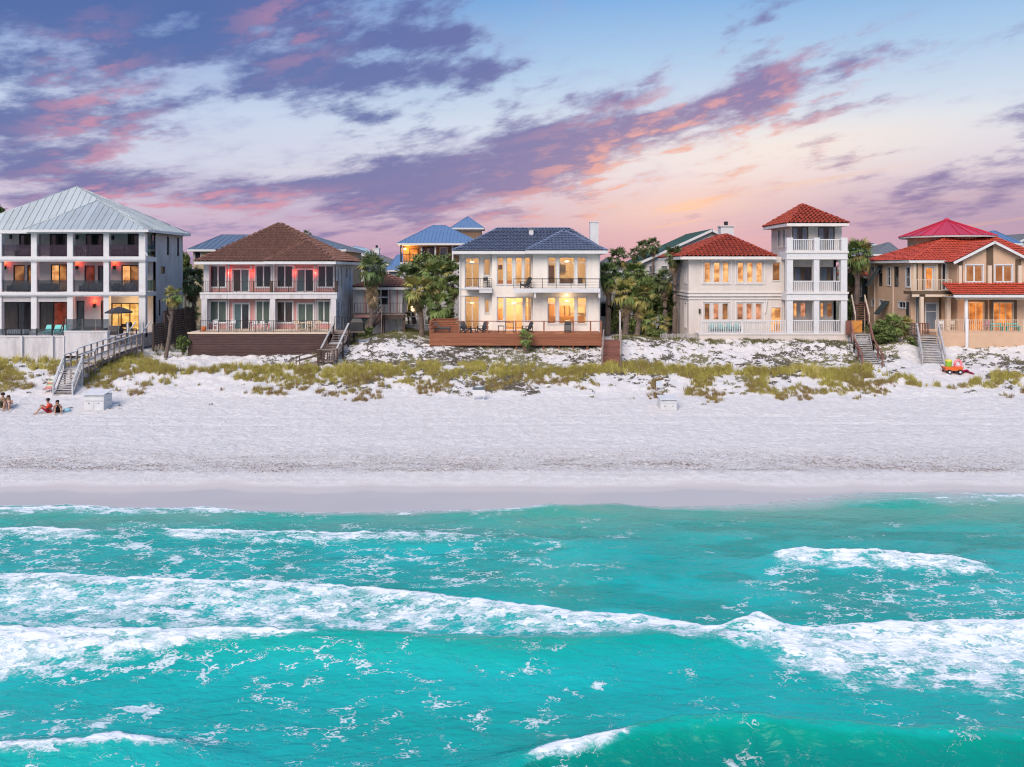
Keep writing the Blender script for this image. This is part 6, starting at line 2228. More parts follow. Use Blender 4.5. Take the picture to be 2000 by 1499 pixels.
def palm(label, cx, cy, r, bx, by, Y, kind, skirt=6, n=34, group='palm trees between the houses', trunk_r=0.17, name='palm_tree', boots=True):
    rr = random.Random(int(cx * 7 + cy))
    base = P(bx, by, Y)
    base.z = min(base.z, gz(base.x, Y) if Y < 71 else 5.3) - 0.15
    top = P(cx, cy, Y)
    rad = r * Y / FPX
    t = thing(name, label, 'palm tree', base, group)
    mb = MB()
    N = 14
    pts, rads = [], []
    for k in range(N + 1):
        f = k / N
        bend = math.sin(f * math.pi) * 0.12
        pts.append(base.lerp(top, f) + Vector((bend * rr.uniform(0.6, 1), 0, 0)))
        rads.append(trunk_r * (1.25 - 0.35 * f) * rr.uniform(0.92, 1.08))
    mb.tube(pts, rads, 9)
    H = (top - base).length
    if boots:
        z = max(0.35, 1 - 2.2 / max(H, 0.1))
        while z < 0.98:
            a = rr.uniform(0, 6.28)
            p = base.lerp(top, z) + Vector((math.cos(a), math.sin(a), 0)) * trunk_r * 0.95
            q = p + Vector((math.cos(a) * 0.16, math.sin(a) * 0.16, 0.24))
            mb.bar(p, q, 0.09, 0.05)
            z += 0.055 / max(H, 1) * 2.2
    mb.build('trunk', M['palm_trunk'], t)
    for k in range(n):
        f = k / (n - 1)
        az = k * 2.39996 + rr.uniform(-0.3, 0.3)
        pitch = 78 - 150 * f ** 0.85 + rr.uniform(-9, 9)
        var = 0 if f < 0.25 else 1 if f < 0.5 else 2 if f < 0.75 else 3
        mk = 'palm_' + kind
        if kind != 'yellow' and rr.random() < 0.10:
            mk = 'palm_yellow'
        if kind == 'yellow' and rr.random() < 0.35:
            mk = 'palm_green'
        if f > 0.86 and rr.random() < 0.5:
            mk = 'palm_dead'
        s = rad * rr.uniform(0.85, 1.12) / 1.05
        inst('frond', FROND[mk][var], top + Vector((0, 0, rr.uniform(-0.15, 0.1))), t, rot=(rr.uniform(-0.4, 0.4), -R(pitch), az), scale=(s, s, s))
    for k in range(skirt):
        az = rr.uniform(0, 6.28)
        s = rad * rr.uniform(0.7, 1.0)
        inst('dead_frond', FROND['palm_dead'][rr.choice((2, 3))], top + Vector((0, 0, -rr.uniform(0.1, 0.25 + 0.10 * skirt * rad * 0.4))), t, rot=(rr.uniform(-0.5, 0.5), R(rr.uniform(55, 85)), az), scale=(s, s * 0.7, s))
    return t


PALMS = [
    ('small leaning palm with yellow tufted crown beside the boardwalk', 338, 577, 24, 323, 688, 66.8, 'yellow', 3, 26, 0.14),
    ('dark palm with hanging skirt between the metal roofed and salmon houses', 376, 548, 33, 379, 650, 82, 'dark', 10, 34, 0.2),
    ('lower dark palm below the eave between the metal roofed and salmon houses', 372, 615, 22, 378, 655, 80, 'dark', 6, 24, 0.2),
    ('tall palm with long brown skirt beside the raised pavilion', 728, 524, 37, 723, 652, 73.2, 'dark', 30, 40, 0.16),
    ('distant palm crown poking over the brown tile roof', 600, 459, 13, 602, 560, 110, 'dark', 2, 20, 0.2),
    ('yellowed palm with full crown near the board screen of the cedar deck', 816, 566, 38, 824, 656, 73.6, 'yellow', 8, 40, 0.2),
    ('green palm leaning towards the cedar deck', 858, 596, 34, 843, 656, 72.6, 'green', 10, 36, 0.22),
    ('green palm under the balcony of the blue roofed house', 852, 536, 36, 850, 650, 79, 'green', 6, 36, 0.2),
    ('dark palm behind the tiled pavilion roof', 794, 541, 32, 812, 650, 83, 'dark', 6, 32, 0.2),
    ('palm crown squeezed against the white house wall beside the short balcony', 884, 556, 27, 880, 650, 80, 'green', 5, 30, 0.2),
    ('shaggy green palm against the chimney side wall of the white house', 1188, 536, 32, 1187, 652, 74.6, 'green', 4, 40, 0.24),
    ('dark palm under the chimney side eave of the white house', 1207, 505, 27, 1206, 650, 81, 'dark', 4, 32, 0.2),
    ('green palm in the middle of the clump beyond the reddish stair', 1240, 534, 32, 1243, 650, 76.5, 'green', 8, 36, 0.2),
    ('yellowed palm with broad crown over the reddish beach stair', 1223, 570, 36, 1221, 655, 73.2, 'yellow', 12, 40, 0.26),
    ('yellow green palm with thick trunk beside the broad crowned palm', 1252, 580, 31, 1243, 658, 72.6, 'yellow', 10, 36, 0.24),
    ('tall slim palm against the sky, farther from the green roof than its twin', 1256, 482, 18, 1257, 610, 92, 'dark', 3, 30, 0.14),
    ('tall slim palm against the sky beside the green roof', 1275, 478, 19, 1270, 610, 90, 'dark', 3, 30, 0.14),
    ('shorter dark palm beside the two tall slim palms', 1239, 496, 15, 1243, 610, 95, 'dark', 3, 26, 0.14),
    ('low yellow palm in front of the parked white car', 1267, 622, 24, 1271, 664, 71.9, 'yellow', 6, 30, 0.16),
    ('low orange tipped palm beside the picket fence', 1298, 629, 18, 1300, 664, 72.2, 'yellow', 10, 20, 0.15),
    ('dark palm with brown trunk near the beige house side wall', 1296, 546, 26, 1298, 652, 75.5, 'dark', 12, 34, 0.22),
    ('tall dark palm touching the red eave of the beige house', 1316, 499, 25, 1317, 656, 74.3, 'dark', 14, 32, 0.2),
    ('big palm between the lookout tower and the tan house', 1676, 497, 35, 1668, 648, 77.5, 'green', 8, 44, 0.24),
    ('shaggy palm with dead leaves behind the lookout tower', 1664, 530, 30, 1662, 648, 80, 'dark', 16, 34, 0.22),
]
for q in PALMS:
    palm(q[0], q[1], q[2], q[3], q[4], q[5], q[6], q[7], skirt=q[8], n=q[9], trunk_r=q[10])
palm('low palmetto growing out of the sand before the cedar deck', 1027, 660, 19, 1027, 683, 66.6, 'green', skirt=12, n=24, trunk_r=0.16, name='palmetto', group='palmettos in the sand')
for (x, y, r, Y, k, lb) in ((1744, 634, 27, 69.3, 'green', 'bright green palmetto clump between the golden gate stair and the bleached stair'), (1724, 640, 22, 69.8, 'green', 'palmetto beside the golden timber gate'),
                            (1765, 632, 22, 69.9, 'yellow', 'yellow green palmetto below the storm shutter'), (1703, 645, 16, 70.2, 'dark', 'dark palmetto behind the stair rail of the golden gate')):
    palm(lb, x, y, r, x, y + 24, Y, k, skirt=2, n=30, trunk_r=0.1, name='palmetto', group='palmettos by the tan house', boots=False)


# ------------------------------------------------------------------ leafy bushes and trees
def leaf_mat(name, c1, c2):
    m = bpy.data.materials.new(name)
    m.use_nodes = True
    t = NT(m.node_tree)
    b = t.n['Principled BSDF']
    a = t.new('ShaderNodeAttribute', attribute_name='tint').outputs['Fac']
    t.l.new(t.mix(a, c1, c2), b.inputs['Base Color'])
    b.inputs['Roughness'].default_value = 0.65
    b.inputs['Specular IOR Level'].default_value = 0.25
    return m


M['leaf'] = leaf_mat('broad_leaf', (0.055, 0.085, 0.028, 1), (0.20, 0.25, 0.075, 1))
M['bark'] = mat('grey_bark', (0.12, 0.095, 0.08), 0.9, 0.2, 3)


def bush(label, px, py, Y, rx, rz, n=2600, size=0.13, name='shrub', cat='shrub', group='shrubs between the houses', tree=False, ry=None):
    g = np.random.default_rng(int(px * 3 + py))
    c = P(px, py, Y)
    ax, az = rx * Y / FPX, rz * Y / FPX
    ay = ry or ax * 0.8
    zb = gz(c.x, Y) if Y < 73 else 5.0
    base = Vector((c.x, Y, min(zb, c.z - az * 0.8)))
    t = thing(name, label, cat, base, group)
    mb = MB()
    limbs = 9
    mb.tube([base - Vector((0, 0, 0.1)), base.lerp(c, 0.5)], [0.14, 0.09], 7)
    for k in range(limbs):
        a = g.uniform(0, 6.28)
        e = c + Vector((math.cos(a) * ax * g.uniform(0.3, 0.8), math.sin(a) * ay * g.uniform(0.3, 0.8), az * g.uniform(-0.5, 0.75)))
        mb.tube([base.lerp(c, g.uniform(0.2, 0.5)), base.lerp(c, 0.55).lerp(e, 0.5), e], [0.06, 0.045, 0.015], 5)
    mb.build('trunk', M['bark'], t)
    nc = max(14, n // 55)
    d = g.normal(size=(nc, 3))
    d /= np.linalg.norm(d, axis=1)[:, None]
    rad = g.uniform(0.35, 1.0, nc) ** 0.6
    cl = d * rad[:, None] * np.array([ax, ay, az])
    which = g.integers(0, nc, n)
    pos = cl[which] + g.normal(size=(n, 3)) * np.array([ax, ay, az]) * 0.13
    pos += np.array(c)
    u = g.normal(size=(n, 3))
    u /= np.linalg.norm(u, axis=1)[:, None]
    w = np.cross(u, g.normal(size=(n, 3)))
    w /= np.linalg.norm(w, axis=1)[:, None]
    s = size * g.uniform(0.6, 1.4, n)[:, None]
    v = np.stack([pos - u * s, pos + w * s * 0.45, pos + u * s, pos - w * s * 0.45], 1).reshape(-1, 3)
    tint = np.clip(g.uniform(0, 1, nc)[which] * 0.6 + g.uniform(0, 0.4, n), 0, 1)
    o = tri_soup('crown', v, 4, M['leaf'], {'tint': np.repeat(tint, 4)})
    attach(o, t)
    o['kind'] = 'stuff'
    return t


bush('dark oak crown behind the yellowed palm', 838, 522, 85, 50, 24, 3200, 0.2, 'tree', 'tree', 'trees between the houses')
bush('dark oak beside the tiled pavilion', 798, 590, 82, 22, 32, 2200, 0.18, 'tree', 'tree', 'trees between the houses')
bush('dense dark shrub behind the cedar deck screen', 868, 628, 75, 26, 22, 2200, 0.14)
bush('dark tree above the parked car', 1262, 575, 82, 46, 40, 4000, 0.2, 'tree', 'tree', 'trees between the houses')
bush('dense green shrub behind the reddish beach stair', 1208, 628, 75, 20, 26, 2200, 0.14)
bush('green shrub in front of the parked car bonnet', 1245, 630, 73.8, 26, 24, 2600, 0.13)
bush('green shrub beside the beige house wall', 1306, 600, 78, 20, 40, 3000, 0.16)
bush('leafy shrub at the foot of the palms by the picket fence', 1285, 652, 71.2, 20, 8, 1500, 0.10)
bush('green shrub between the slat fence and the retaining wall', 358, 672, 66.9, 12, 16, 1300, 0.10)
bush('dark green shrub under the palmettos', 1728, 652, 69.0, 34, 16, 3200, 0.11)
bush('green shrub at the foot of the bleached beach stair', 1782, 668, 68.0, 14, 12, 1300, 0.10)
bush('dark tree crown rising over the metal roof', -6, 418, 96, 14, 16, 1500, 0.3, 'tree', 'tree', 'trees between the houses')
bush('dark shrub below the raised pavilion', 712, 648, 72, 16, 10, 1300, 0.10)
bush('low tree between the metal roofed house and its neighbour', 362, 520, 96, 12, 26, 1500, 0.22, 'tree', 'tree', 'trees between the houses')
bush('dark hedge behind the lookout tower', 1668, 610, 78, 14, 30, 1800, 0.16)

# ------------------------------------------------------------------ dune grass
def to_ground(px, py):
    Y = np.interp(py, [655, 670, 690, 715, 740, 775, 820, 950], [70.5, 68.8, 66, 62.6, 60, 56.6, 53, 39.5])
    for _ in range(6):
        X = (px - 1000) * Y / FPX
        Yn = FPX * (CAM_H - ground_z(X, Y)) / (py - HZ)
        Y = 0.5 * Y + 0.5 * Yn
    X = (px - 1000) * Y / FPX
    return X, Y, ground_z(X, Y)


def grass_mat():
    m = bpy.data.materials.new('dune_grass')
    m.use_nodes = True
    t = NT(m.node_tree)
    b = t.n['Principled BSDF']
    a = t.new('ShaderNodeAttribute', attribute_name='tint').outputs['Fac']
    c = t.ramp(a, [(0.0, (0.10, 0.062, 0.04)), (0.25, (0.27, 0.17, 0.085)), (0.5, (0.26, 0.23, 0.06)), (0.75, (0.42, 0.37, 0.075)), (1.0, (0.62, 0.52, 0.20))])
    t.l.new(c, b.inputs['Base Color'])
    b.inputs['Roughness'].default_value = 0.7
    b.inputs['Specular IOR Level'].default_value = 0.2
    return m


def blades(X, Y, Z, hgt, wid, lean, tint, g):
    n = len(X)
    a = g.uniform(0, 6.28, n)
    d = np.stack([np.cos(a), np.sin(a), np.zeros(n)], 1)
    s = np.stack([np.ones(n), g.uniform(-0.5, 0.5, n), np.zeros(n)], 1) * wid[:, None] / 2
    b = np.stack([X, Y, Z - 0.04], 1)
    m = b + d * (lean * hgt * 0.3)[:, None] + np.array([0, 0, 1]) * (hgt * 0.6)[:, None]
    t = b + d * (lean * hgt)[:, None] + np.array([0, 0, 1]) * (hgt * (1 - 0.25 * lean))[:, None]
    v = np.stack([b - s, b + s, m + s * 0.7, b - s, m + s * 0.7, m - s * 0.7, m - s * 0.7, m + s * 0.7, t], 1).reshape(-1, 3)
    return v, np.repeat(tint, 9)


def dune_grass():
    g = np.random.default_rng(5)
    xs = np.array([-80, 0, 100, 150, 180, 280, 330, 400, 600, 700, 800, 900, 1000, 1100, 1200, 1300, 1400, 1500, 1600, 1700, 1780, 1792, 1868, 1880, 2000, 2080])
    up = np.array([704, 704, 704, 708, 702, 700, 722, 718, 716, 714, 712, 712, 719, 727, 714, 713, 721, 722, 722, 722, 742, 758, 758, 738, 724, 724])
    lw = np.array([776, 778, 752, 752, 775, 772, 768, 765, 778, 786, 772, 766, 762, 754, 778, 784, 788, 784, 788, 778, 766, 759, 759, 766, 782, 785])
    N = 26000
    px, py = g.uniform(-70, 2070, N), g.uniform(696, 792, N)
    u_, l_ = np.interp(px, xs, up), np.interp(px, xs, lw)
    u_ = u_ + (fbm(px / 60, px * 0, 60, 3) - 0.5) * 14
    f = (py - u_) / np.maximum(l_ - u_, 1)
    n1 = fbm(px / 40, py / 13, 61, 4)
    n2 = fbm(px / 150, py / 50, 66, 2)
    thr = np.interp(f, [0, 0.15, 0.40, 0.65, 1.0], [0.47, 0.39, 0.46, 0.54, 0.61]) - (n2 - 0.5) * 0.30
    keep = (f > 0) & (f < 1) & (n1 + g.normal(0, 0.035, N) > thr) & (g.uniform(0, 1, N) < np.interp(f, [0, 0.4, 1], [0.85, 0.62, 0.42]))
    keep &= ~((px > 108) & (px < 160) & (py > 716)) & ~((px > 0) & (px < 130) & (py > 768))
    px, py, f, n1, n2 = px[keep], py[keep], f[keep], n1[keep], n2[keep]
    X, Y, Z = to_ground(px, py)
    nb = 26
    i = np.repeat(np.arange(len(px)), nb)
    n = len(i)
    size = g.uniform(0.55, 1.25, len(px))[i]
    ox, oy = g.normal(0, 0.085, n) * size, g.normal(0, 0.085, n) * size
    bx, by = X[i] + ox, Y[i] + oy
    bz = ground_z(bx, by)
    dense = np.clip((0.62 - f[i]) * 1.8, 0, 1)
    h = (g.uniform(0.16, 0.42, n) + dense * g.uniform(0.08, 0.38, n)) * size
    w = g.uniform(0.012, 0.030, n)
    lean = g.uniform(0.08, 0.75, n)
    hue_ = g.normal(0, 0.10, len(px))[i]
    yel = np.clip(0.70 - 0.42 * f[i] + hue_ + 0.5 * (fbm(px / 60, py / 25, 71, 2)[i] - 0.5) + g.normal(0, 0.12, n), 0, 1)
    v, tt = blades(bx, by, bz, h, w, lean, yel, g)
    o = tri_soup('dune_grass', v, 3, grass_mat(), {'tint': tt})
    tag(o, 'yellow green dune grass and dry brush on the foredune', 'grass', kind='stuff')
    # short green grass at the foot of the house walls
    boxes = [(1352, 1655, 660, 676, 1300), (700, 842, 636, 664, 1500), (1195, 1370, 655, 668, 700), (1830, 2010, 664, 676, 500), (640, 700, 645, 675, 500), (1655, 1700, 690, 712, 150), (286, 372, 672, 700, 260), (930, 1060, 676, 706, 300)]
    vs, ts = [], []
    for (a, b, c, d, k) in boxes:
        px, py = g.uniform(a, b, k), g.uniform(c, d, k)
        X, Y, Z = to_ground(px, py)
        i = np.repeat(np.arange(k), 10)
        bx, by = X[i] + g.normal(0, 0.1, len(i)), Y[i] + g.normal(0, 0.08, len(i))
        ok = fbm(bx / 0.9, by / 0.9, 77, 3) > 0.42
        bx, by = bx[ok], by[ok]
        m = len(bx)
        v, tt = blades(bx, by, ground_z(bx, by), g.uniform(0.12, 0.34, m), g.uniform(0.012, 0.026, m), g.uniform(0.1, 0.7, m), np.clip(g.normal(0.5, 0.13, m), 0, 1), g)
        vs.append(v)
        ts.append(tt)
    o = tri_soup('short_grass', np.concatenate(vs), 3, M['grass_mat_short'], {'tint': np.concatenate(ts)})
    tag(o, 'short green grass along the feet of the houses', 'grass', kind='stuff')
    # creeping vines and dead leaves over the bare dune slope
    K = 120000
    px, py = g.uniform(-60, 2060, K), g.uniform(662, 800, K)
    dn = 0.38 * fbm(px / 26, py / 10, 81, 3) + 0.62 * fbm(px / 6.0, py / 3.0, 83, 2)
    big = fbm(px / 110, py / 40, 85, 2)
    wgt = np.interp(py, [662, 672, 700, 716, 740, 775, 795], [0.5, 1, 1, 0.9, 0.75, 0.42, 0.0])
    wgt = wgt * np.interp(px, [0, 290, 370, 640, 690, 1740, 1770, 1850, 1880, 2000], [0.5, 0.6, 0.5, 0.75, 1, 1, 0.35, 0.35, 1, 1])
    keep = dn + (big - 0.5) * 0.28 + (wgt - 1) * 0.32 > 0.555
    px, py = px[keep], py[keep]
    X, Y, Z = to_ground(px, py)
    K = len(X)
    nl = 4
    i = np.repeat(np.arange(K), nl)
    n = len(i)
    bx, by = X[i] + g.normal(0, 0.11, n), Y[i] + g.normal(0, 0.05, n)
    pos = np.stack([bx, by, ground_z(bx, by) + g.uniform(0.01, 0.09, n)], 1)
    a = g.normal(0, 0.5, n)
    u = np.stack([np.cos(a), np.sin(a), g.uniform(-0.3, 0.45, n)], 1) * (g.uniform(0.04, 0.12, n))[:, None]
    w = np.stack([-np.sin(a) * 0.3, np.cos(a) * 0.3, g.uniform(0.3, 1.0, n)], 1) * (g.uniform(0.02, 0.065, n))[:, None]
    v = np.stack([pos - u, pos + w, pos + u, pos - w], 1).reshape(-1, 3)
    tint = np.clip(g.normal(0.12, 0.16, n) + 0.55 * (fbm(px / 90, py / 25, 91, 2)[i] > 0.60), 0, 1)
    o = tri_soup('dune_vine', v, 4, leaf_mat('dune_litter', (0.085, 0.072, 0.062, 1), (0.24, 0.22, 0.10, 1)), {'tint': np.repeat(tint, 4)})
    tag(o, 'creeping vines and dead leaves scattered over the white dune slope', 'vines', kind='stuff')


M['grass_mat_short'] = leaf_mat('short_grass', (0.06, 0.055, 0.022, 1), (0.19, 0.19, 0.06, 1))
dune_grass()

# weed and shell grit washed up along the berm
_g = np.random.default_rng(23)
_n = 22000
_x0 = _g.uniform(-36, 36, _n)
_x, _y = _x0, 41.3 + np.abs(_g.normal(0, 1.7, _n)) + 0.3 * np.sin(_x0 / 6.0)
_ok = fbm(_x / 2.5, _y / 0.5, 33, 3) + _g.normal(0, 0.12, _n) > 0.52
_x, _y = _x[_ok], _y[_ok]
_n = len(_x)
_p = np.stack([_x, _y, ground_z(_x, _y) + 0.012], 1)
_a = _g.normal(0, 0.6, _n)
_u = np.stack([np.cos(_a), np.sin(_a), _g.uniform(-0.1, 0.3, _n)], 1) * _g.uniform(0.015, 0.05, _n)[:, None]
_w = np.stack([-np.sin(_a), np.cos(_a), _g.uniform(0.2, 1.0, _n)], 1) * _g.uniform(0.006, 0.02, _n)[:, None]
_o = tri_soup('seaweed_litter', np.stack([_p - _u, _p + _w, _p + _u, _p - _w], 1).reshape(-1, 3), 4, grass_mat(), {'tint': np.repeat(np.clip(_g.normal(0.1, 0.1, _n), 0, 1), 4)})
tag(_o, 'brown weed and shell litter strewn along the beach berm', 'seaweed', kind='stuff')

# ================================================================== furniture
def adirondack(label, loc, rz, m, s=1.0, group='deck chairs'):
    t = thing('deck_chair', label, 'chair', loc, group)

    def T(p):
        c, n = math.cos(rz), math.sin(rz)
        return Vector((loc[0] + s * (p[0] * c - p[1] * n), loc[1] + s * (p[0] * n + p[1] * c), loc[2] + s * p[2]))

    def bar(nm, a, b, w, h, up=(0, 0, 1)):
        MB().bar(T(a), T(b), w * s, h * s, up).build(nm, m, t)
    # local: faces -y
    for k in range(5):
        x = -0.22 + 0.11 * k
        top = 1.0 - 0.05 * abs(k - 2)
        bar('back_slat', (x, 0.18, 0.28), (x * 1.15, 0.46, top), 0.10, 0.025, (0, 1, 0))
    for k in range(5):
        y = -0.32 + 0.12 * k
        bar('seat_slat', (-0.28, y, 0.38 - 0.10 * k / 4), (0.28, y, 0.38 - 0.10 * k / 4), 0.10, 0.025)
    for sx in (-1, 1):
        bar('arm', (sx * 0.34, -0.38, 0.56), (sx * 0.34, 0.36, 0.56), 0.12, 0.03)
        bar('leg', (sx * 0.32, -0.33, 0), (sx * 0.32, -0.33, 0.54), 0.09, 0.04)
        bar('leg', (sx * 0.29, -0.30, 0.33), (sx * 0.29, 0.50, 0.02), 0.04, 0.10)
        bar('arm_support', (sx * 0.33, 0.30, 0.2), (sx * 0.33, 0.33, 0.54), 0.04, 0.07)
    return t


def chair(label, loc, rz, m, group='dining chairs', s=1.0, name='chair'):
    t = thing(name, label, 'chair', loc, group)
    c, n = math.cos(rz), math.sin(rz)

    def T(p):
        return Vector((loc[0] + s * (p[0] * c - p[1] * n), loc[1] + s * (p[0] * n + p[1] * c), loc[2] + s * p[2]))

    def bar(nm, a, b, w, h, up=(0, 0, 1)):
        MB().bar(T(a), T(b), w * s, h * s, up).build(nm, m, t)
    bar('seat', (0, -0.22, 0.45), (0, 0.22, 0.45), 0.46, 0.05)
    bar('backrest', (0, 0.22, 0.62), (0, 0.27, 0.95), 0.44, 0.04, (0, 1, 0))
    for sx in (-1, 1):
        bar('leg', (sx * 0.2, -0.2, 0), (sx * 0.2, -0.2, 0.425), 0.05, 0.05)
        bar('leg', (sx * 0.2, 0.21, 0), (sx * 0.2, 0.24, 0.93), 0.05, 0.05)
        bar('arm', (sx * 0.24, -0.2, 0.66), (sx * 0.24, 0.22, 0.66), 0.05, 0.03)
    return t


def table(label, loc, w, d, h, m, group=None, name='table'):
    t = thing(name, label, 'table', loc, group)
    x, y, z = loc
    MB().box(x - w / 2, x + w / 2, y - d / 2, y + d / 2, z + h - 0.05, z + h).build('table_top', m, t)
    for sx in (-1, 1):
        for sy in (-1, 1):
            a, b = x + sx * (w / 2 - 0.06), y + sy * (d / 2 - 0.06)
            MB().box(a - 0.03, a + 0.03, b - 0.03, b + 0.03, z, z + h - 0.052).build('leg', m, t)
    return t


def sofa(label, loc, w, m, group='balcony sofas', d=0.8):
    t = thing('sofa', label, 'sofa', loc, group)
    x, y, z = loc
    MB().box(x - w / 2, x + w / 2, y - d / 2, y + d / 2, z + 0.06, z + 0.30).build('base', m, t)
    n = max(1, round(w / 0.75))
    for k in range(n):
        a, b = x - w / 2 + 0.14 + (w - 0.28) * k / n, x - w / 2 + 0.14 + (w - 0.28) * (k + 1) / n
        MB().box(a + 0.01, b - 0.01, y - d / 2 + 0.02, y + d / 2 - 0.18, z + 0.302, z + 0.44).build('seat_cushion', M['cushion_grey'], t)
        MB().box(a + 0.01, b - 0.01, y + d / 2 - 0.34, y + d / 2 - 0.18, z + 0.44, z + 0.80).build('back_cushion', M['cushion_grey'], t)
    MB().box(x - w / 2 + 0.12, x + w / 2 - 0.12, y + d / 2 - 0.17, y + d / 2, z + 0.302, z + 0.74).build('backrest', m, t)
    for sx in (-1, 1):
        MB().box(x + sx * w / 2 - (0.12 if sx > 0 else 0), x + sx * w / 2 + (0.12 if sx < 0 else 0), y - d / 2, y + d / 2, z + 0.302, z + 0.60).build('arm', m, t)
    for sx in (-1, 1):
        for sy in (-1, 1):
            a, b = x + sx * (w / 2 - 0.08), y + sy * (d / 2 - 0.08)
            MB().box(a - 0.03, a + 0.03, b - 0.03, b + 0.03, z, z + 0.058).build('leg', M['black_metal'], t)
    return t


ZD = PZ(652, 67.5)
ch = M['charcoal']
adirondack('charcoal slatted chair between the sun lounger and the low deck table', (PX(909, 68.6), 68.6, ZD), R(40), ch)
adirondack('charcoal slatted chair between the low table and the dark side table', (PX(943, 68.7), 68.7, ZD), R(-40), ch)
adirondack('charcoal slatted chair behind the palmetto on the cedar deck', (PX(1030, 68.6), 68.6, ZD), R(-60), ch)
adirondack('charcoal slatted chair on the upper balcony of the white house', (PX(1027, 69.5), 69.5, PZ(564, 68.9)), R(-55), ch, 1.05)
table('low charcoal table between two slatted deck chairs', (PX(925, 68.5), 68.5, ZD), 0.5, 0.5, 0.42, ch)
table('dark side table with square top on the cedar deck', (PX(979, 68.8), 68.8, ZD), 0.6, 0.5, 0.6, ch)
table('tall bar table on the cedar deck', (PX(995, 68.9), 68.9, ZD), 0.8, 0.6, 0.95, ch)
chair('small bar chair on the short balcony of the white house', (PX(951, 70.9), 70.9, PZ(562.5, 70.4)), R(30), ch)
t = thing('sun_lounger', 'charcoal sun lounger before the board screen of the cedar deck', 'sun lounger', (PX(864, 68.9), 68.9, ZD))
x, y = PX(864, 68.9), 68.9
MB().box(x - 0.75, x + 0.75, y - 0.3, y + 0.3, ZD + 0.28, ZD + 0.36).build('frame', ch, t)
MB().box(x - 0.2, x + 0.75, y - 0.28, y + 0.28, ZD + 0.362, ZD + 0.45).build('cushion', M['cushion_grey'], t)
MB().bar((x - 0.2, y, ZD + 0.42), (x - 0.72, y, ZD + 0.86), 0.56, 0.09).build('backrest', M['cushion_grey'], t)
for sx in (-0.65, 0.65):
    for sy in (-0.25, 0.25):
        MB().box(x + sx - 0.03, x + sx + 0.03, y + sy - 0.03, y + sy + 0.03, ZD, ZD + 0.28).build('leg', ch, t)


def grill(label, loc, w=0.6, covered=False):
    x, y, z = loc
    t = thing('grill', label, 'grill', loc)
    if covered:
        mb = MB()
        a, b, c, d = w, w * 0.9, w * 0.8, 0.45
        mb.hexa([(x - a, y - 0.4, z + 0.05), (x + a, y - 0.4, z + 0.05), (x + a, y + 0.4, z + 0.05), (x - a, y + 0.4, z + 0.05), (x - b, y - 0.34, z + 0.85), (x + b, y - 0.34, z + 0.85), (x + b, y + 0.34, z + 0.85), (x - b, y + 0.34, z + 0.85)])
        mb.hexa([(x - b, y - 0.34, z + 0.85), (x + b, y - 0.34, z + 0.85), (x + b, y + 0.34, z + 0.85), (x - b, y + 0.34, z + 0.85), (x - b * .7, y - 0.2, z + 1.15), (x + b * .7, y - 0.2, z + 1.15), (x + b * .7, y + 0.2, z + 1.15), (x - b * .7, y + 0.2, z + 1.15)])
        mb.build('cover', M['black_metal'], t)
        MB().box(x - a - 0.1, x + a + 0.1, y - 0.46, y - 0.42, z - 0.05, z + 0.04).build('shelf', M['old_wood'], t)
        return t
    MB().box(x - w / 2, x + w / 2, y - 0.25, y + 0.25, z + 0.1, z + 0.75).build('cabinet', M['charcoal'], t)
    MB().box(x - w / 2 + 0.06, x + w / 2 - 0.06, y - 0.262, y - 0.252, z + 0.18, z + 0.66).build('cabinet_door', M['grey_metal'], t)
    mb = MB()
    mb.hexa([(x - w / 2, y - 0.27, z + 0.76), (x + w / 2, y - 0.27, z + 0.76), (x + w / 2, y + 0.27, z + 0.76), (x - w / 2, y + 0.27, z + 0.76), (x - w / 2 + 0.05, y - 0.14, z + 1.08), (x + w / 2 - 0.05, y - 0.14, z + 1.08), (x + w / 2 - 0.05, y + 0.2, z + 1.08), (x - w / 2 + 0.05, y + 0.2, z + 1.08)])
    mb.build('lid', M['black_metal'], t)
    for sx in (-1, 1):
        MB().box(x + sx * (w / 2 + 0.16) - 0.14, x + sx * (w / 2 + 0.16) + 0.14, y - 0.2, y + 0.2, z + 0.78, z + 0.82).build('side_shelf', M['grey_metal'], t)
        MB().tube([(x + sx * w * 0.4 - 0.03, y, z + 0.06), (x + sx * w * 0.4 + 0.03, y, z + 0.06)], 0.06, 8).build('wheel', M['black_metal'], t)
    return t


grill('black gas grill with open shelves on the cedar deck', (PX(1109, 68.9), 68.9, ZD))
ZT2 = PZ(649.5, 67.0)
grill('black covered grill beside the gate of the salmon house', (PX(698, 68.4), 68.4, PZ(649.5, 67) - 0.05), 0.62, True)

wm = M['white_fab']
tanw = M['tan_light']
table('white terrace table near the terracotta pot of the salmon house', (PX(436, 69), 69, ZT2), 0.9, 0.8, 0.72, wm)
chair('white chair at the white terrace table, on the terracotta pot side', (PX(424, 69), 69, ZT2), R(60), wm)
chair('white chair between the white table and the dark terrace table', (PX(450, 69), 69, ZT2), R(-70), wm)
table('dark terrace table before the middle pillar of the salmon house', (PX(505, 69.1), 69.1, ZT2), 1.5, 0.8, 0.72, ch)
chair('white chair at the near end of the dark terrace table', (PX(498, 68.4), 68.4, ZT2), R(200), wm)
chair('white chair at the far end of the dark terrace table', (PX(516, 68.4), 68.4, ZT2), R(160), wm)
table('tan terrace table of the salmon house, towards the gate', (PX(598, 69.1), 69.1, ZT2), 1.1, 0.8, 0.72, tanw)
for k, (px_, lb) in enumerate(((584, 'away from the gate, at'), (606, 'on the beach side of'), (617, 'on the gate side of'))):
    chair('tan terrace chair %s the tan table' % lb, (PX(px_, 68.5), 68.5, ZT2), R((70, 180, -80)[k]), tanw)
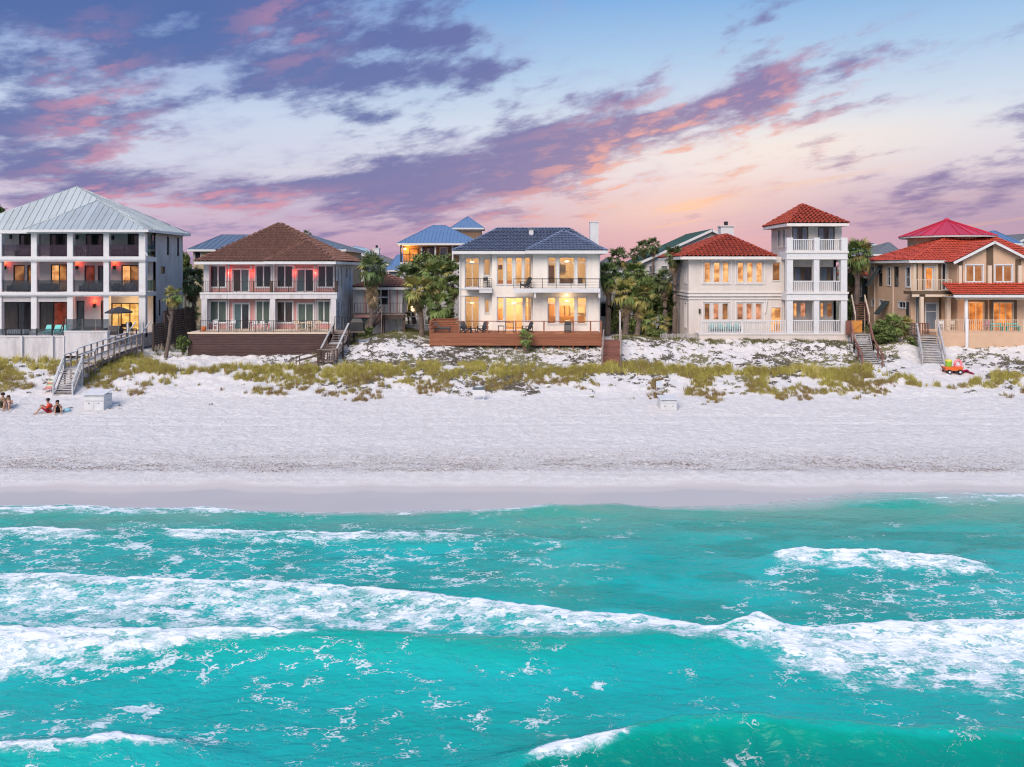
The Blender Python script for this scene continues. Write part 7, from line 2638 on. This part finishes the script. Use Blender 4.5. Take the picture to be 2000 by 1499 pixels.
o = MB().lathe((PX(398, 68), 68, ZT2), [(0.0, 0.0), (0.2, 0.0), (0.24, 0.42), (0.2, 0.44), (0.0, 0.44)], 12).build('plant_pot', mat('glowing_terracotta', (0.55, 0.16, 0.05), 0.7), None, smooth=True)
tag(o, 'orange terracotta pot standing on the salmon house terrace', 'pot')

# metal roofed house: balconies and terrace
zA1, zB1 = PZ(502, 72.0), PZ(571, 72.0)
cg = M['charcoal']
for (a, z, w, lb) in ((40, zB1, 2.1, 'first floor, away from the lit curtain, by a red lamp'), (92, zB1, 1.9, 'first floor, before the lit curtain'), (180, zB1, 2.1, 'first floor, before the pane with a painted red reflection'), (226, zB1, 0.9, 'first floor, beside the corner lamp, narrow'), (251, zB1, 1.2, 'first floor, in the corner bay'), (49, zA1, 1.4, 'top floor, with striped cushions'), (236, zA1, 2.0, 'top floor, in the corner bay')):
    sofa('charcoal balcony sofa on the %s' % lb, (PX(a, 73.2), 73.2, z), w, cg)
table('pale dining table on the top balcony of the metal roofed house', (PX(163, 73.2), 73.2, zA1), 0.9, 0.8, 0.74, wm)
for k, (px_, lb) in enumerate(((150, 'away from the corner lamp, at'), (159, 'at the railing side of'), (174, 'on the corner bay side of'))):
    chair('dark dining chair %s the pale top balcony table' % lb, (PX(px_, 73.0), 73.0, zA1), R((70, 180, -80)[k]), cg)
sofa('charcoal lounge sofa on the pool terrace behind the glass fence', (PX(172, 69.5), 69.5, 5.44), 2.6, cg, 'terrace sofas')
sofa('charcoal two seat sofa under the parasol', (PX(222, 70.6), 70.6, 5.44), 1.4, cg, 'terrace sofas')
chair('tall dark chair before the lit sliding doors', (PX(258, 70.0), 70.0, 5.44), R(150), M['black_metal'], s=1.25)
chair('amber lit chair inside the parasol corner', (PX(243, 71.2), 71.2, 5.44), R(200), M['dark_wood'])
teal = mat('aqua_sling_fabric', (0.18, 0.55, 0.50), 0.8, 0.05)
for k, (px_, lb) in enumerate(((90, 'left'), (107, 'middle'), (122, 'right'))):
    t = thing('pool_lounger', 'aqua pool lounger on the terrace before the dark ground floor window', 'sun lounger', (PX(px_, 68.6), 68.6, 5.44), 'aqua pool loungers')
    x, y = PX(px_, 68.6), 68.6
    MB().bar((x, y - 0.7, 5.80), (x, y + 0.2, 5.80), 0.56, 0.05).build('seat', teal, t)
    MB().bar((x, y + 0.2, 5.80), (x, y + 0.62, 6.42), 0.56, 0.05).build('backrest', teal, t)
    for sx in (-0.26, 0.26):
        for yy in (-0.6, 0.15):
            MB().box(x + sx - 0.02, x + sx + 0.02, y + yy - 0.02, y + yy + 0.02, 5.44, 5.78).build('leg', M['white_trim'], t)
t = thing('striped_daybed', 'low white slatted daybed on the pool coping', 'daybed', (PX(32, 67.4), 67.4, 5.44))
MB().box(PX(13, 67.4), PX(52, 67.4), 67.2, 67.8, 5.442, 5.80).build('base', cg, t)
for k in range(9):
    a = PX(14 + k * 4.3, 67.4)
    MB().hexa([(a, 67.1, 5.802), (a + 0.10, 67.1, 5.802), (a + 0.10, 67.8, 5.802), (a, 67.8, 5.802), (a + 0.05, 67.1, 6.12), (a + 0.15, 67.1, 6.12), (a + 0.15, 67.8, 6.12), (a + 0.05, 67.8, 6.12)]).build('slat', wm, t)
o = MB()
pts = [Vector((PX(173 + 37 * f, 66.9), 66.9, 5.98 + 0.10 * math.sin(f * 3.1) - 0.06 * f)) for f in np.linspace(0, 1, 9)]
o.tube(pts, [0.06, 0.15, 0.19, 0.2, 0.19, 0.17, 0.15, 0.12, 0.05], 10)
tag(o.build('pool_float', mat('orange_vinyl', (0.85, 0.13, 0.03), 0.4, 0.05), None, smooth=True), 'orange pool float lying on the white planter wall', 'pool float')
o.v, o.f = [], []

# beige and tan houses: porch furniture
ZP = PZ(651, 69.5)
for k, px_ in enumerate((1392, 1408, 1425, 1441)):
    adirondack('teal porch chair %s from the wall lamp of the beige house' % ('first', 'second', 'third', 'fourth')[k], (PX(px_, 70.35), 70.35, ZP), R(0), mat('teal_paint_%s' % 'abcd'[k], (0.20, 0.42, 0.40), 0.7), 0.85, 'teal porch chairs')
ZT5 = PZ(649.5, 67.6)
tl = mat('aqua_paint', (0.06, 0.42, 0.36), 0.6)
for px_, lb in ((1946, 'left'), (1978, 'right')):
    t = thing('bench', 'aqua painted bench on the tan house terrace, %s' % dict(left='nearer to the white pillar', right='farther from the white pillar')[lb], 'bench', (PX(px_, 68.6), 68.6, ZT5), 'aqua terrace benches')
    x, y = PX(px_, 68.6), 68.6
    MB().box(x - 0.6, x + 0.6, y - 0.2, y + 0.2, ZT5 + 0.40, ZT5 + 0.46).build('seat', tl, t)
    MB().box(x - 0.6, x + 0.6, y + 0.2, y + 0.24, ZT5 + 0.6, ZT5 + 0.72).build('back_rail', tl, t)
    for sx in (-0.52, 0.52):
        MB().box(x + sx - 0.04, x + sx + 0.04, y - 0.18, y + 0.18, ZT5, ZT5 + 0.398).build('leg', tl, t)
        MB().box(x + sx - 0.03, x + sx + 0.03, y + 0.2, y + 0.238, ZT5 + 0.46, ZT5 + 0.598).build('back_post', tl, t)
chair('rose coloured chair before the lit terrace doors', (PX(1925, 68.7), 68.7, ZT5), R(190), mat('rose_fabric', (0.5, 0.2, 0.28), 0.8))
chair('white terrace chair by the bleached stair end of the tan terrace', (PX(1836, 68.9), 68.9, ZT5), R(170), wm)
chair('pale tan terrace chair beside the entrance door', (PX(1856, 68.8), 68.8, ZT5), R(190), tanw)

# ================================================================== car, fences, signs, boxes
def car():
    Y, x0 = 79.0, PX(1274, 79.0)
    zg = 5.05
    t = thing('parked_car', 'white station wagon parked between the palms and the beige house', 'car', (x0 + 2.3, Y + 0.9, zg))
    white = mat('white_car_paint', (0.70, 0.71, 0.72), 0.25, 0.02, 1.0, spec=0.6)
    low = [(0.0, 0.45), (0.05, 0.75), (0.9, 0.92), (4.45, 0.98), (4.6, 0.7), (4.6, 0.35), (0.1, 0.3)]
    mb = MB()
    n = len(low)
    for s_, yy in ((1, Y), (-1, Y + 1.8)):
        pts = [(x0 + a, yy, zg + b) for a, b in low]
        mb.poly(pts if s_ < 0 else pts[::-1])
    for i in range(n):
        a, b = low[i], low[(i + 1) % n]
        mb.quad((x0 + a[0], Y, zg + a[1]), (x0 + b[0], Y, zg + b[1]), (x0 + b[0], Y + 1.8, zg + b[1]), (x0 + a[0], Y + 1.8, zg + a[1]))
    mb.build('body', white, t)
    cab = [(0.95, 0.93), (1.75, 1.50), (4.2, 1.52), (4.42, 0.98)]
    mb = MB()
    for s_, yy in ((1, Y + 0.12), (-1, Y + 1.68)):
        pts = [(x0 + a, yy, zg + b) for a, b in cab]
        mb.poly(pts if s_ < 0 else pts[::-1])
    for i in range(4):
        a, b = cab[i], cab[(i + 1) % 4]
        mb.quad((x0 + a[0], Y + 0.12, zg + a[1]), (x0 + b[0], Y + 0.12, zg + b[1]), (x0 + b[0], Y + 1.68, zg + b[1]), (x0 + a[0], Y + 1.68, zg + a[1]))
    mb.build('cabin', M['glass_dark'], t)
    MB().hexa([(x0 + 1.72, Y + 0.1, zg + 1.48), (x0 + 4.22, Y + 0.1, zg + 1.5), (x0 + 4.22, Y + 1.7, zg + 1.5), (x0 + 1.72, Y + 1.7, zg + 1.48), (x0 + 1.85, Y + 0.2, zg + 1.60), (x0 + 4.1, Y + 0.2, zg + 1.60), (x0 + 4.1, Y + 1.6, zg + 1.60), (x0 + 1.85, Y + 1.6, zg + 1.60)]).build('roof', white, t)
    for a, b, c, d in ((0.95, 0.93, 1.75, 1.50), (2.7, 0.95, 2.7, 1.5), (3.6, 0.96, 3.6, 1.5)):
        MB().bar((x0 + a, Y + 0.1, zg + b), (x0 + c, Y + 0.1, zg + d), 0.07, 0.06).build('window_pillar', white, t)
    for a in (0.85, 3.7):
        for yy in (Y - 0.02, Y + 1.6):
            w = MB().tube([(x0 + a, yy, zg + 0.31), (x0 + a, yy + 0.22, zg + 0.31)], 0.33, 16).build('wheel', M['black_metal'], t)
            MB().tube([(x0 + a, yy - 0.02, zg + 0.31), (x0 + a, yy - 0.001, zg + 0.31)], 0.2, 12).build('rim', M['grey_metal'], w)
    MB().box(x0 - 0.02, x0 + 0.06, Y + 0.1, Y + 0.45, zg + 0.62, zg + 0.78).build('headlight', M['glass_blue'], t)
    MB().box(x0 - 0.02, x0 + 0.06, Y + 1.35, Y + 1.7, zg + 0.62, zg + 0.78).build('headlight', M['glass_blue'], t)
    MB().box(x0 + 1.35, x0 + 1.5, Y - 0.16, Y - 0.002, zg + 0.92, zg + 1.06).build('door_mirror', white, t)


car()
t = thing('picket_fence', 'low weathered picket fence at the foot of the beige house', 'fence', (PX(1328, 70.2), 70.2, 4.9))
for k in range(26):
    px_ = 1291 + k * 2.9
    x = PX(px_, 70.2)
    h = rnd.uniform(0.50, 0.66)
    MB().bar((x, 70.2, gz(x, 70.2) - 0.15), (x + rnd.uniform(-0.04, 0.04), 70.2, 4.98 + h), 0.07, 0.025, (0, 1, 0)).build('picket', M['pale_wood'], t)
for z in (5.12, 5.4):
    MB().box(PX(1290, 70.24), PX(1366, 70.24), 70.22, 70.26, z, z + 0.06).build('rail', M['old_wood'], t)
t = thing('garden_fence', 'white rail fence and stone kerbs behind the palms near the cedar deck', 'fence', (PX(815, 80), 80, 5))
for px_ in (790, 803, 816, 829, 842):
    x = PX(px_, 80)
    MB().box(x - 0.06, x + 0.06, 80, 80.12, 4.7, PZ(606, 80)).build('post', M['white_trim'], t)
for y_ in (609, 618, 634, 645):
    MB().box(PX(789, 79.9), PX(848, 79.9), 79.9, 79.98, PZ(y_ + 2, 79.9), PZ(y_, 79.9)).build('rail', M['white_trim'], t)
for k in range(3):
    for j in range(6):
        a = PX(790 + j * 9 + 3 * (k % 2), 79.4)
        MB().box(a, a + 0.42, 79.2, 79.6, 4.9 + k * 0.22, 5.09 + k * 0.22).build('stone', M['stucco_side'], t)
t = thing('garden_lamp', 'orange glowing lantern between the palms behind the cedar deck', 'lamp', (PX(806, 80.4), 80.4, 6.6))
x, z = PX(806, 80.4), PZ(608, 80.4)
MB().box(x - 0.16, x + 0.16, 80.3, 80.6, z, z + 0.5).build('lamp_glass', M['warm_lamp'], t)
MB().box(x - 0.04, x + 0.04, 80.4, 80.48, 4.9, z - 0.002).build('lamp_post', M['black_metal'], t)
MB().lathe((x, 80.45, z + 0.502), [(0.26, 0), (0.1, 0.16), (0, 0.2)], 8).build('lamp_cap', M['black_metal'], t)


def board_sign(label, px, y0, y1, w, m_head, m_face, legs=True, head=0.35):
    X, Y, Z = to_ground(np.array([float(px)]), np.array([float(y1)]))
    X, Y, Z = float(X[0]), float(Y[0]), float(Z[0])
    ww = w * Y / FPX
    zt = PZ(y0, Y)
    t = thing('sign', label, 'sign', (X, Y, Z), 'beach signs')
    zm = zt - (zt - Z) * head
    zb = Z + (zt - Z) * 0.35
    MB().box(X - ww / 2, X + ww / 2, Y, Y + 0.03, zm, zt).build('sign_header', m_head, t)
    MB().box(X - ww / 2, X + ww / 2, Y, Y + 0.03, zb, zm - 0.004).build('sign_board', m_face, t)
    for sx in (-0.42, 0.42):
        MB().box(X + sx * ww - 0.03, X + sx * ww + 0.03, Y + 0.032, Y + 0.09, Z - 0.3, zt - 0.02).build('post', M['white_trim'], t)
    return t


slate = mat('dark_slate_paint', (0.10, 0.13, 0.15), 0.6)
blue_white = mat('pale_blue_sign_paint', (0.55, 0.63, 0.70), 0.6)
board_sign('white beach notice with dark slate header stuck in the open sand', 935, 757, 782, 24, slate, M['white_trim'], head=0.2)
board_sign('small pale blue notice leaning in the dune grass above the white box', 1287, 745, 764, 10, blue_white, M['white_trim'], head=0.5)
board_sign('low white notice in front of the tan terrace wall', 1894, 661, 674, 16, M['white_trim'], M['white_trim'], head=0.4)


def beach_box(label, px0, px1, y0, y1, slant):
    X, Y, Z = to_ground(np.array([(px0 + px1) / 2.0]), np.array([float(y1)]))
    Y, Z = float(Y[0]), float(Z[0]) - 0.03
    a, b = PX(px0, Y), PX(px1, Y)
    zt = PZ(y0, Y)
    d = 1.1
    t = thing('beach_box', label, 'box', ((a + b) / 2, Y, Z), 'white beach service boxes')
    m = mat('white_box_paint', (0.62, 0.63, 0.64), 0.7, 0.06, 2.0, second=(0.48, 0.49, 0.5), amount=0.5)
    zm = Z + (zt - Z) * 0.55
    MB().box(a, b, Y, Y + d, Z - 0.1, zm).build('lower_body', m, t)
    MB().box(a, b, Y + 0.02, Y + d, zm + 0.015, zt - 0.09).build('upper_body', m, t)
    MB().hexa([(a - 0.05, Y - 0.10, zt - 0.08), (b + 0.05, Y - 0.10, zt - 0.08), (b + 0.05, Y + d + 0.05, zt + slant), (a - 0.05, Y + d + 0.05, zt + slant), (a - 0.05, Y - 0.10, zt - 0.03), (b + 0.05, Y - 0.10, zt - 0.03), (b + 0.05, Y + d + 0.05, zt + 0.05 + slant), (a - 0.05, Y + d + 0.05, zt + 0.05 + slant)]).build('lid', m, t)
    xm = (a + b) / 2
    for u, v in ((a + 0.05, xm - 0.02), (xm + 0.02, b - 0.05)):
        MB().box(u, v, Y - 0.02, Y - 0.002, Z + 0.05, zm - 0.04).build('door', m, t)
        MB().box((u + v) / 2 - 0.05, (u + v) / 2 + 0.05, Y - 0.04, Y - 0.021, zm - 0.16, zm - 0.12).build('handle', M['black_metal'], t)
    MB().box(a + 0.08, b - 0.08, Y + 0.0, Y + 0.018, zm + 0.08, zt - 0.16).build('flap', m, t)
    return t


beach_box('large white beach box with slanted lid beside the boardwalk stair', 164, 203, 770, 802, 0.12)
t = beach_box('small white beach box in the sand below the dune grass', 1290, 1322, 779, 802, 0.02)
X, Y, Z = to_ground(np.array([208.0]), np.array([800.0]))
X, Y, Z = float(X[0]), float(Y[0]), float(Z[0])
o = MB().hexa([(X - 0.14, Y, Z - 0.05), (X - 0.10, Y, Z - 0.05), (X - 0.10, Y + 0.8, Z - 0.05), (X - 0.14, Y + 0.8, Z - 0.05), (X - 0.32, Y, Z + 0.7), (X - 0.28, Y, Z + 0.7), (X - 0.28, Y + 0.8, Z + 0.7), (X - 0.32, Y + 0.8, Z + 0.7)]).build('loose_board', M['grey_metal'], None)
tag(o, 'dark board leaning on the large white beach box', 'board')

# folded chairs left by the boardwalk stair
X, Y, Z = to_ground(np.array([97.0]), np.array([764.0]))
X, Y, Z = float(X[0]), float(Y[0]), float(Z[0])
t = thing('beach_chair', 'striped folding beach chair standing beside the boardwalk stair', 'chair', (X, Y, Z))
cl = [mat('stripe_green', (0.35, 0.50, 0.22), 0.8), mat('stripe_white', (0.7, 0.68, 0.62), 0.8), mat('stripe_coral', (0.62, 0.22, 0.18), 0.8)]
for k in range(6):
    MB().box(X - 0.28, X + 0.28, Y + 0.06 * k, Y + 0.06 * k + 0.03, Z + 0.25 + 0.09 * k, Z + 0.335 + 0.09 * k).build('back_strip', cl[(5 - k) % 3], t)
MB().box(X - 0.28, X + 0.28, Y - 0.45, Y + 0.02, Z + 0.20, Z + 0.24).build('seat', cl[2], t)
for sx in (-0.29, 0.29):
    MB().bar((X + sx, Y - 0.42, Z - 0.04), (X + sx, Y + 0.36, Z + 0.82), 0.03).build('frame_tube', M['white_trim'], t)
    MB().bar((X + sx, Y + 0.3, Z - 0.04), (X + sx, Y - 0.42, Z + 0.24), 0.03).build('frame_tube', M['white_trim'], t)


# ------------------------------------------------------------------ wagon with beach toys
def wagon():
    X, Y, Z = to_ground(np.array([1860.0]), np.array([730.0]))
    X, Y, Z = float(X[0]), float(Y[0]), float(Z[0])
    orange = mat('orange_plastic', (0.80, 0.16, 0.04), 0.4)
    lime = mat('lime_plastic', (0.26, 0.52, 0.06), 0.5)
    yel = mat('yellow_plastic', (0.72, 0.58, 0.08), 0.5)
    pinkm = mat('pink_towel', (0.80, 0.16, 0.22), 0.8, 0.2, 8, second=(0.8, 0.6, 0.6), amount=0.8)
    mag = mat('magenta_vinyl', (0.60, 0.03, 0.13), 0.5)
    t = thing('beach_wagon', 'orange toy wagon parked at the foot of the bleached beach stair', 'wagon', (X, Y, Z))
    MB().hexa([(X - 0.6, Y - 0.3, Z + 0.25), (X + 0.6, Y - 0.3, Z + 0.25), (X + 0.6, Y + 0.3, Z + 0.25), (X - 0.6, Y + 0.3, Z + 0.25), (X - 0.72, Y - 0.36, Z + 0.55), (X + 0.72, Y - 0.36, Z + 0.55), (X + 0.72, Y + 0.36, Z + 0.55), (X - 0.72, Y + 0.36, Z + 0.55)]).build('tray', orange, t)
    for sx in (-0.42, 0.42):
        for sy in (-0.38, 0.28):
            w = MB().tube([(X + sx, Y + sy, Z + 0.15), (X + sx, Y + sy + 0.1, Z + 0.15)], 0.19, 14).build('wheel', M['black_metal'], t)
            MB().tube([(X + sx, Y + sy - 0.015, Z + 0.15), (X + sx, Y + sy - 0.001, Z + 0.15)], 0.09, 10).build('hub', M['white_trim'], w)
    MB().bar((X - 0.66, Y, Z + 0.3), (X - 1.05, Y - 0.1, Z + 0.75), 0.03).build('pull_handle', M['black_metal'], t)
    o = MB().lathe((X - 0.3, Y, Z + 0.56), [(0.0, 0), (0.20, 0.0), (0.26, 0.38), (0.28, 0.40), (0.0, 0.36)], 14).build('bucket', lime, None)
    tag(o, 'lime green bucket standing in the toy wagon', 'bucket')
    o = MB().lathe((X - 0.28, Y + 0.02, Z + 0.965), [(0.0, 0), (0.27, 0.0), (0.22, 0.13), (0.0, 0.17)], 14).build('toy_bowl', yel, None)
    tag(o, 'yellow toy bowl upside down on the lime bucket', 'toy')
    mb = MB()
    for k in range(24):
        a, b = 2 * math.pi * k / 24, 2 * math.pi * (k + 1) / 24
    ring = [Vector((X + 0.45 + 0.25 * math.cos(2 * math.pi * k / 20), Y + 0.05 * math.sin(4 * math.pi * k / 20), Z + 0.80 + 0.25 * math.sin(2 * math.pi * k / 20))) for k in range(21)]
    mb.tube(ring, 0.10, 8)
    tag(mb.build('swim_ring', pinkm, None, smooth=True), 'pink patterned swim ring propped up on the toy wagon', 'swim ring')
    mb = MB()
    n = 10
    g = [[Vector((X + 0.75 + 0.9 * i / n, Y - 0.25 + 0.8 * j / n, Z + 0.06 + 0.28 * math.exp(-((i - 3) / 3.0) ** 2) * (1 - 0.5 * j / n) + 0.04 * math.sin(i * 2.1 + j))) for j in range(n + 1)] for i in range(n + 1)]
    for i in range(n):
        for j in range(n):
            mb.quad(g[i][j], g[i + 1][j], g[i + 1][j + 1], g[i][j + 1])
            lo = Vector((0, 0, -0.03))
            mb.quad(g[i][j + 1] + lo, g[i + 1][j + 1] + lo, g[i + 1][j] + lo, g[i][j] + lo)
    tag(mb.build('beach_mat', mag, None, smooth=True), 'crumpled magenta beach mat lying beside the toy wagon', 'mat')


wagon()


# ================================================================== people on the sand
SKIN = mat('skin', (0.42, 0.24, 0.16), 0.6, 0.05)


def person(label, loc, rz, verts, edges, rads, hair_m, clothes, hair_long=False, head=(0, 0, 0), s=1.0):
    """verts: joints in metres (local, figure faces -y); the body is one skinned surface"""
    t = thing('person', label, 'person', loc, 'people sitting on the beach')
    t.rotation_euler = (0, 0, rz)
    me = bpy.data.meshes.new('body')
    me.from_pydata([Vector(v) * s for v in verts], edges, [])
    me.materials.append(SKIN)
    o = bpy.data.objects.new('body', me)
    COL.objects.link(o)
    o.parent = t
    sk = o.modifiers.new('skin', 'SKIN')
    sk.use_smooth_shade = True
    for i, d in enumerate(me.skin_vertices[0].data):
        d.radius = (rads[i] * s, rads[i] * s)
        d.use_root = (i == 0)
    sb = o.modifiers.new('sub', 'SUBSURF')
    sb.levels = sb.render_levels = 2
    hx, hy, hz = [q * s for q in head]
    mb = MB()
    # hair cap
    prof = [(0.0, 0.150), (0.075, 0.132), (0.113, 0.075), (0.118, 0.02), (0.108, -0.03)]
    mb.lathe((0, 0, 0), [(a * s, b * s) for a, b in prof], 14)
    hv = []
    for (x, y, z) in mb.v:
        cut = 0.055 * s if y < -0.05 * s else 0
        hv.append((hx + x, hy + y + 0.012 * s, hz + max(z, cut - 0.02 * s) + 0.02 * s))
    mb.v = hv
    if hair_long:
        mb.tube([(hx, hy + 0.07 * s, hz + 0.03 * s), (hx, hy + 0.11 * s, hz - 0.14 * s), (hx, hy + 0.12 * s, hz - 0.36 * s)], [0.10 * s, 0.11 * s, 0.05 * s], 10)
    h = bpy.data.objects.new('hair', mb.mesh('hair', hair_m, True))
    COL.objects.link(h)
    h.parent = t
    # face
    fb = MB()
    fb.hexa([(hx - 0.014, hy - 0.112 * s, hz - 0.03), (hx + 0.014, hy - 0.112 * s, hz - 0.03), (hx + 0.012, hy - 0.08, hz - 0.03), (hx - 0.012, hy - 0.08, hz - 0.03), (hx - 0.008, hy - 0.095 * s, hz + 0.02), (hx + 0.008, hy - 0.095 * s, hz + 0.02), (hx + 0.008, hy - 0.08, hz + 0.02), (hx - 0.008, hy - 0.08, hz + 0.02)])
    n_ = bpy.data.objects.new('nose', fb.mesh('nose', SKIN))
    COL.objects.link(n_)
    n_.parent = t
    for sx in (-0.036, 0.036):
        e = MB().box(hx + sx - 0.012, hx + sx + 0.012, hy - 0.102 * s, hy - 0.08, hz + 0.012, hz + 0.026)
        q = bpy.data.objects.new('eye', e.mesh('eye', M['black_metal']))
        COL.objects.link(q)
        q.parent = t
    for (nm, m, chain, rr) in clothes:
        c = MB().tube([Vector(p) * s for p in chain], [r * s for r in rr], 12)
        q = bpy.data.objects.new(nm, c.mesh(nm, m, True))
        COL.objects.link(q)
        q.parent = t
    return t


def sitting(knee=0.46, spread=0.16, lean=0.10, arm='knee', feet=0.42):
    """joints of a figure sitting on the sand with bent knees"""
    V = [(0, 0, 0.11), (0, lean * 0.3, 0.28), (0, lean * 0.3 - 0.02, 0.46), (0, lean * 0.1 - 0.04, 0.56), (0, lean * 0.0 - 0.06, 0.64), (0, -0.07, 0.74), (0, -0.07, 0.82)]
    E = [(0, 1), (1, 2), (2, 3), (3, 4), (4, 5), (5, 6)]
    Rr = [0.145, 0.13, 0.135, 0.10, 0.050, 0.090, 0.075]
    for sx in (-1, 1):
        b = len(V)
        V += [(sx * 0.10, -0.06, 0.12), (sx * spread, -0.40, knee), (sx * (spread + 0.02), -0.40 - feet * 0.45, 0.20), (sx * (spread + 0.02), -0.40 - feet * 0.62, 0.05), (sx * (spread + 0.03), -0.40 - feet * 0.62 - 0.17, 0.035)]
        E += [(0, b), (b, b + 1), (b + 1, b + 2), (b + 2, b + 3), (b + 3, b + 4)]
        Rr += [0.085, 0.062, 0.050, 0.035, 0.028]
        b = len(V)
        if arm == 'knee':
            V += [(sx * 0.19, -0.02, 0.55), (sx * 0.26, -0.16, 0.34), (sx * 0.17, -0.36, 0.50), (sx * 0.10, -0.44, 0.52)]
        else:
            V += [(sx * 0.19, 0.0, 0.55), (sx * 0.26, 0.16, 0.32), (sx * 0.28, 0.30, 0.08), (sx * 0.29, 0.36, 0.04)]
        E += [(3, b), (b, b + 1), (b + 1, b + 2), (b + 2, b + 3)]
        Rr += [0.060, 0.042, 0.034, 0.030]
        w = len(V) - 1
        hx, hy, hz = V[w]
        for k in range(4):
            f = len(V)
            V.append((hx - sx * 0.02 + sx * 0.018 * k, hy + (-0.075 + 0.006 * abs(k - 1)) * (1 if arm == 'knee' else -1), hz - 0.02))
            E.append((w, f))
            Rr.append(0.009)
        f = len(V)
        V.append((hx - sx * 0.055, hy - 0.02, hz + 0.005))
        E.append((w, f))
        Rr.append(0.010)
    return V, E, Rr


dark_hair = mat('dark_brown_hair', (0.025, 0.014, 0.010), 0.6)
brown_hair = mat('brown_hair', (0.07, 0.03, 0.018), 0.6)
coral = mat('coral_shirt', (0.88, 0.10, 0.055), 0.8, 0.06)
blackc = mat('black_cloth', (0.015, 0.014, 0.018), 0.8)
olive = mat('olive_cloth', (0.17, 0.15, 0.10), 0.85)
palec = mat('pale_pink_cloth', (0.62, 0.46, 0.42), 0.85)
crimson = mat('crimson_shorts', (0.35, 0.02, 0.04), 0.8)
TORSO = [(0, 0.0, 0.06), (0, 0.02, 0.20), (0, 0.03, 0.36), (0, 0.0, 0.52), (0, -0.045, 0.61)]


def sit_at(px, py):
    X, Y, Z = to_ground(np.array([float(px)]), np.array([float(py)]))
    return (float(X[0]), float(Y[0]), float(Z[0]) - 0.05)


def limbs(m, spread, knee):
    out = []
    for sx in (-1, 1):
        out.append(('trouser_leg', m, [(sx * 0.09, -0.02, 0.13), (sx * (0.09 + spread) / 2, -0.2, (0.13 + knee) / 2), (sx * spread, -0.37, knee - 0.02)], (0.115, 0.105, 0.088)))
    return out


def sleeves(m, arm='knee'):
    out = []
    for sx in (-1, 1):
        pts = [(sx * 0.13, -0.02, 0.56), (sx * 0.21, -0.03, 0.52), (sx * 0.25, -0.13, 0.38)] if arm == 'knee' else [(sx * 0.13, 0.0, 0.56), (sx * 0.21, 0.03, 0.52), (sx * 0.25, 0.12, 0.38)]
        out.append(('sleeve', m, pts, (0.08, 0.07, 0.058)))
    return out


V, E, Rr = sitting(0.44, 0.15, 0.12)
person('person in a coral shirt sitting on the sand beside a dark haired companion', sit_at(96, 806), R(-62), V, E, Rr, dark_hair, [('shirt', coral, TORSO, (0.16, 0.165, 0.175, 0.15, 0.075))] + sleeves(coral) + limbs(crimson, 0.15, 0.44), head=(0, -0.07, 0.78), s=1.12)
V, E, Rr = sitting(0.46, 0.17, 0.2)
person('dark haired person in black sitting with bent knees beside the coral shirt', sit_at(112, 806), R(35), V, E, Rr, dark_hair, [('shirt', blackc, TORSO, (0.155, 0.155, 0.16, 0.14, 0.07))] + limbs(blackc, 0.17, 0.46), True, head=(0, -0.07, 0.78), s=0.98)
V, E, Rr = sitting(0.47, 0.16, 0.1)
person('dark haired person in olive clothes sitting next to a long haired companion', sit_at(6, 796), R(25), V, E, Rr, dark_hair, [('shirt', olive, TORSO, (0.16, 0.165, 0.175, 0.15, 0.075))] + sleeves(olive) + limbs(olive, 0.16, 0.47), head=(0, -0.07, 0.78), s=1.18)
V, E, Rr = sitting(0.44, 0.14, 0.16)
person('long haired person in pale clothes sitting next to the olive clothed person', sit_at(17, 798), R(20), V, E, Rr, brown_hair, [('dress', palec, TORSO, (0.17, 0.16, 0.155, 0.14, 0.07))] + limbs(palec, 0.14, 0.44), True, head=(0, -0.07, 0.78), s=1.05)
X, Y, Z = sit_at(131, 804)
o = MB()
o.lathe((X, Y, Z), [(0.0, 0.0), (0.22, 0.02), (0.25, 0.16), (0.16, 0.26), (0.0, 0.28)], 12)
tag(o.build('beach_bag', mat('aqua_bag', (0.30, 0.55, 0.62), 0.7), None, smooth=True), 'pale aqua beach bag on the sand beside the person in black', 'bag')
for (a, b, m_, lb) in ((138, 797, slate, 'dark sandal lying near the aqua bag'), (31, 792, slate, 'dark sandal lying beside the long haired person')):
    X, Y, Z = sit_at(a, b)
    mb = MB().hexa([(X - 0.14, Y - 0.05, Z + 0.04), (X + 0.14, Y - 0.04, Z + 0.04), (X + 0.14, Y + 0.05, Z + 0.04), (X - 0.14, Y + 0.05, Z + 0.04), (X - 0.13, Y - 0.045, Z + 0.08), (X + 0.13, Y - 0.035, Z + 0.08), (X + 0.13, Y + 0.045, Z + 0.08), (X - 0.13, Y + 0.045, Z + 0.08)])
    mb.tube([(X + 0.02, Y - 0.05, Z + 0.07), (X + 0.05, Y, Z + 0.13), (X + 0.02, Y + 0.05, Z + 0.07)], 0.012, 6)
    tag(mb.build('sandal', m_, None), lb, 'sandal')
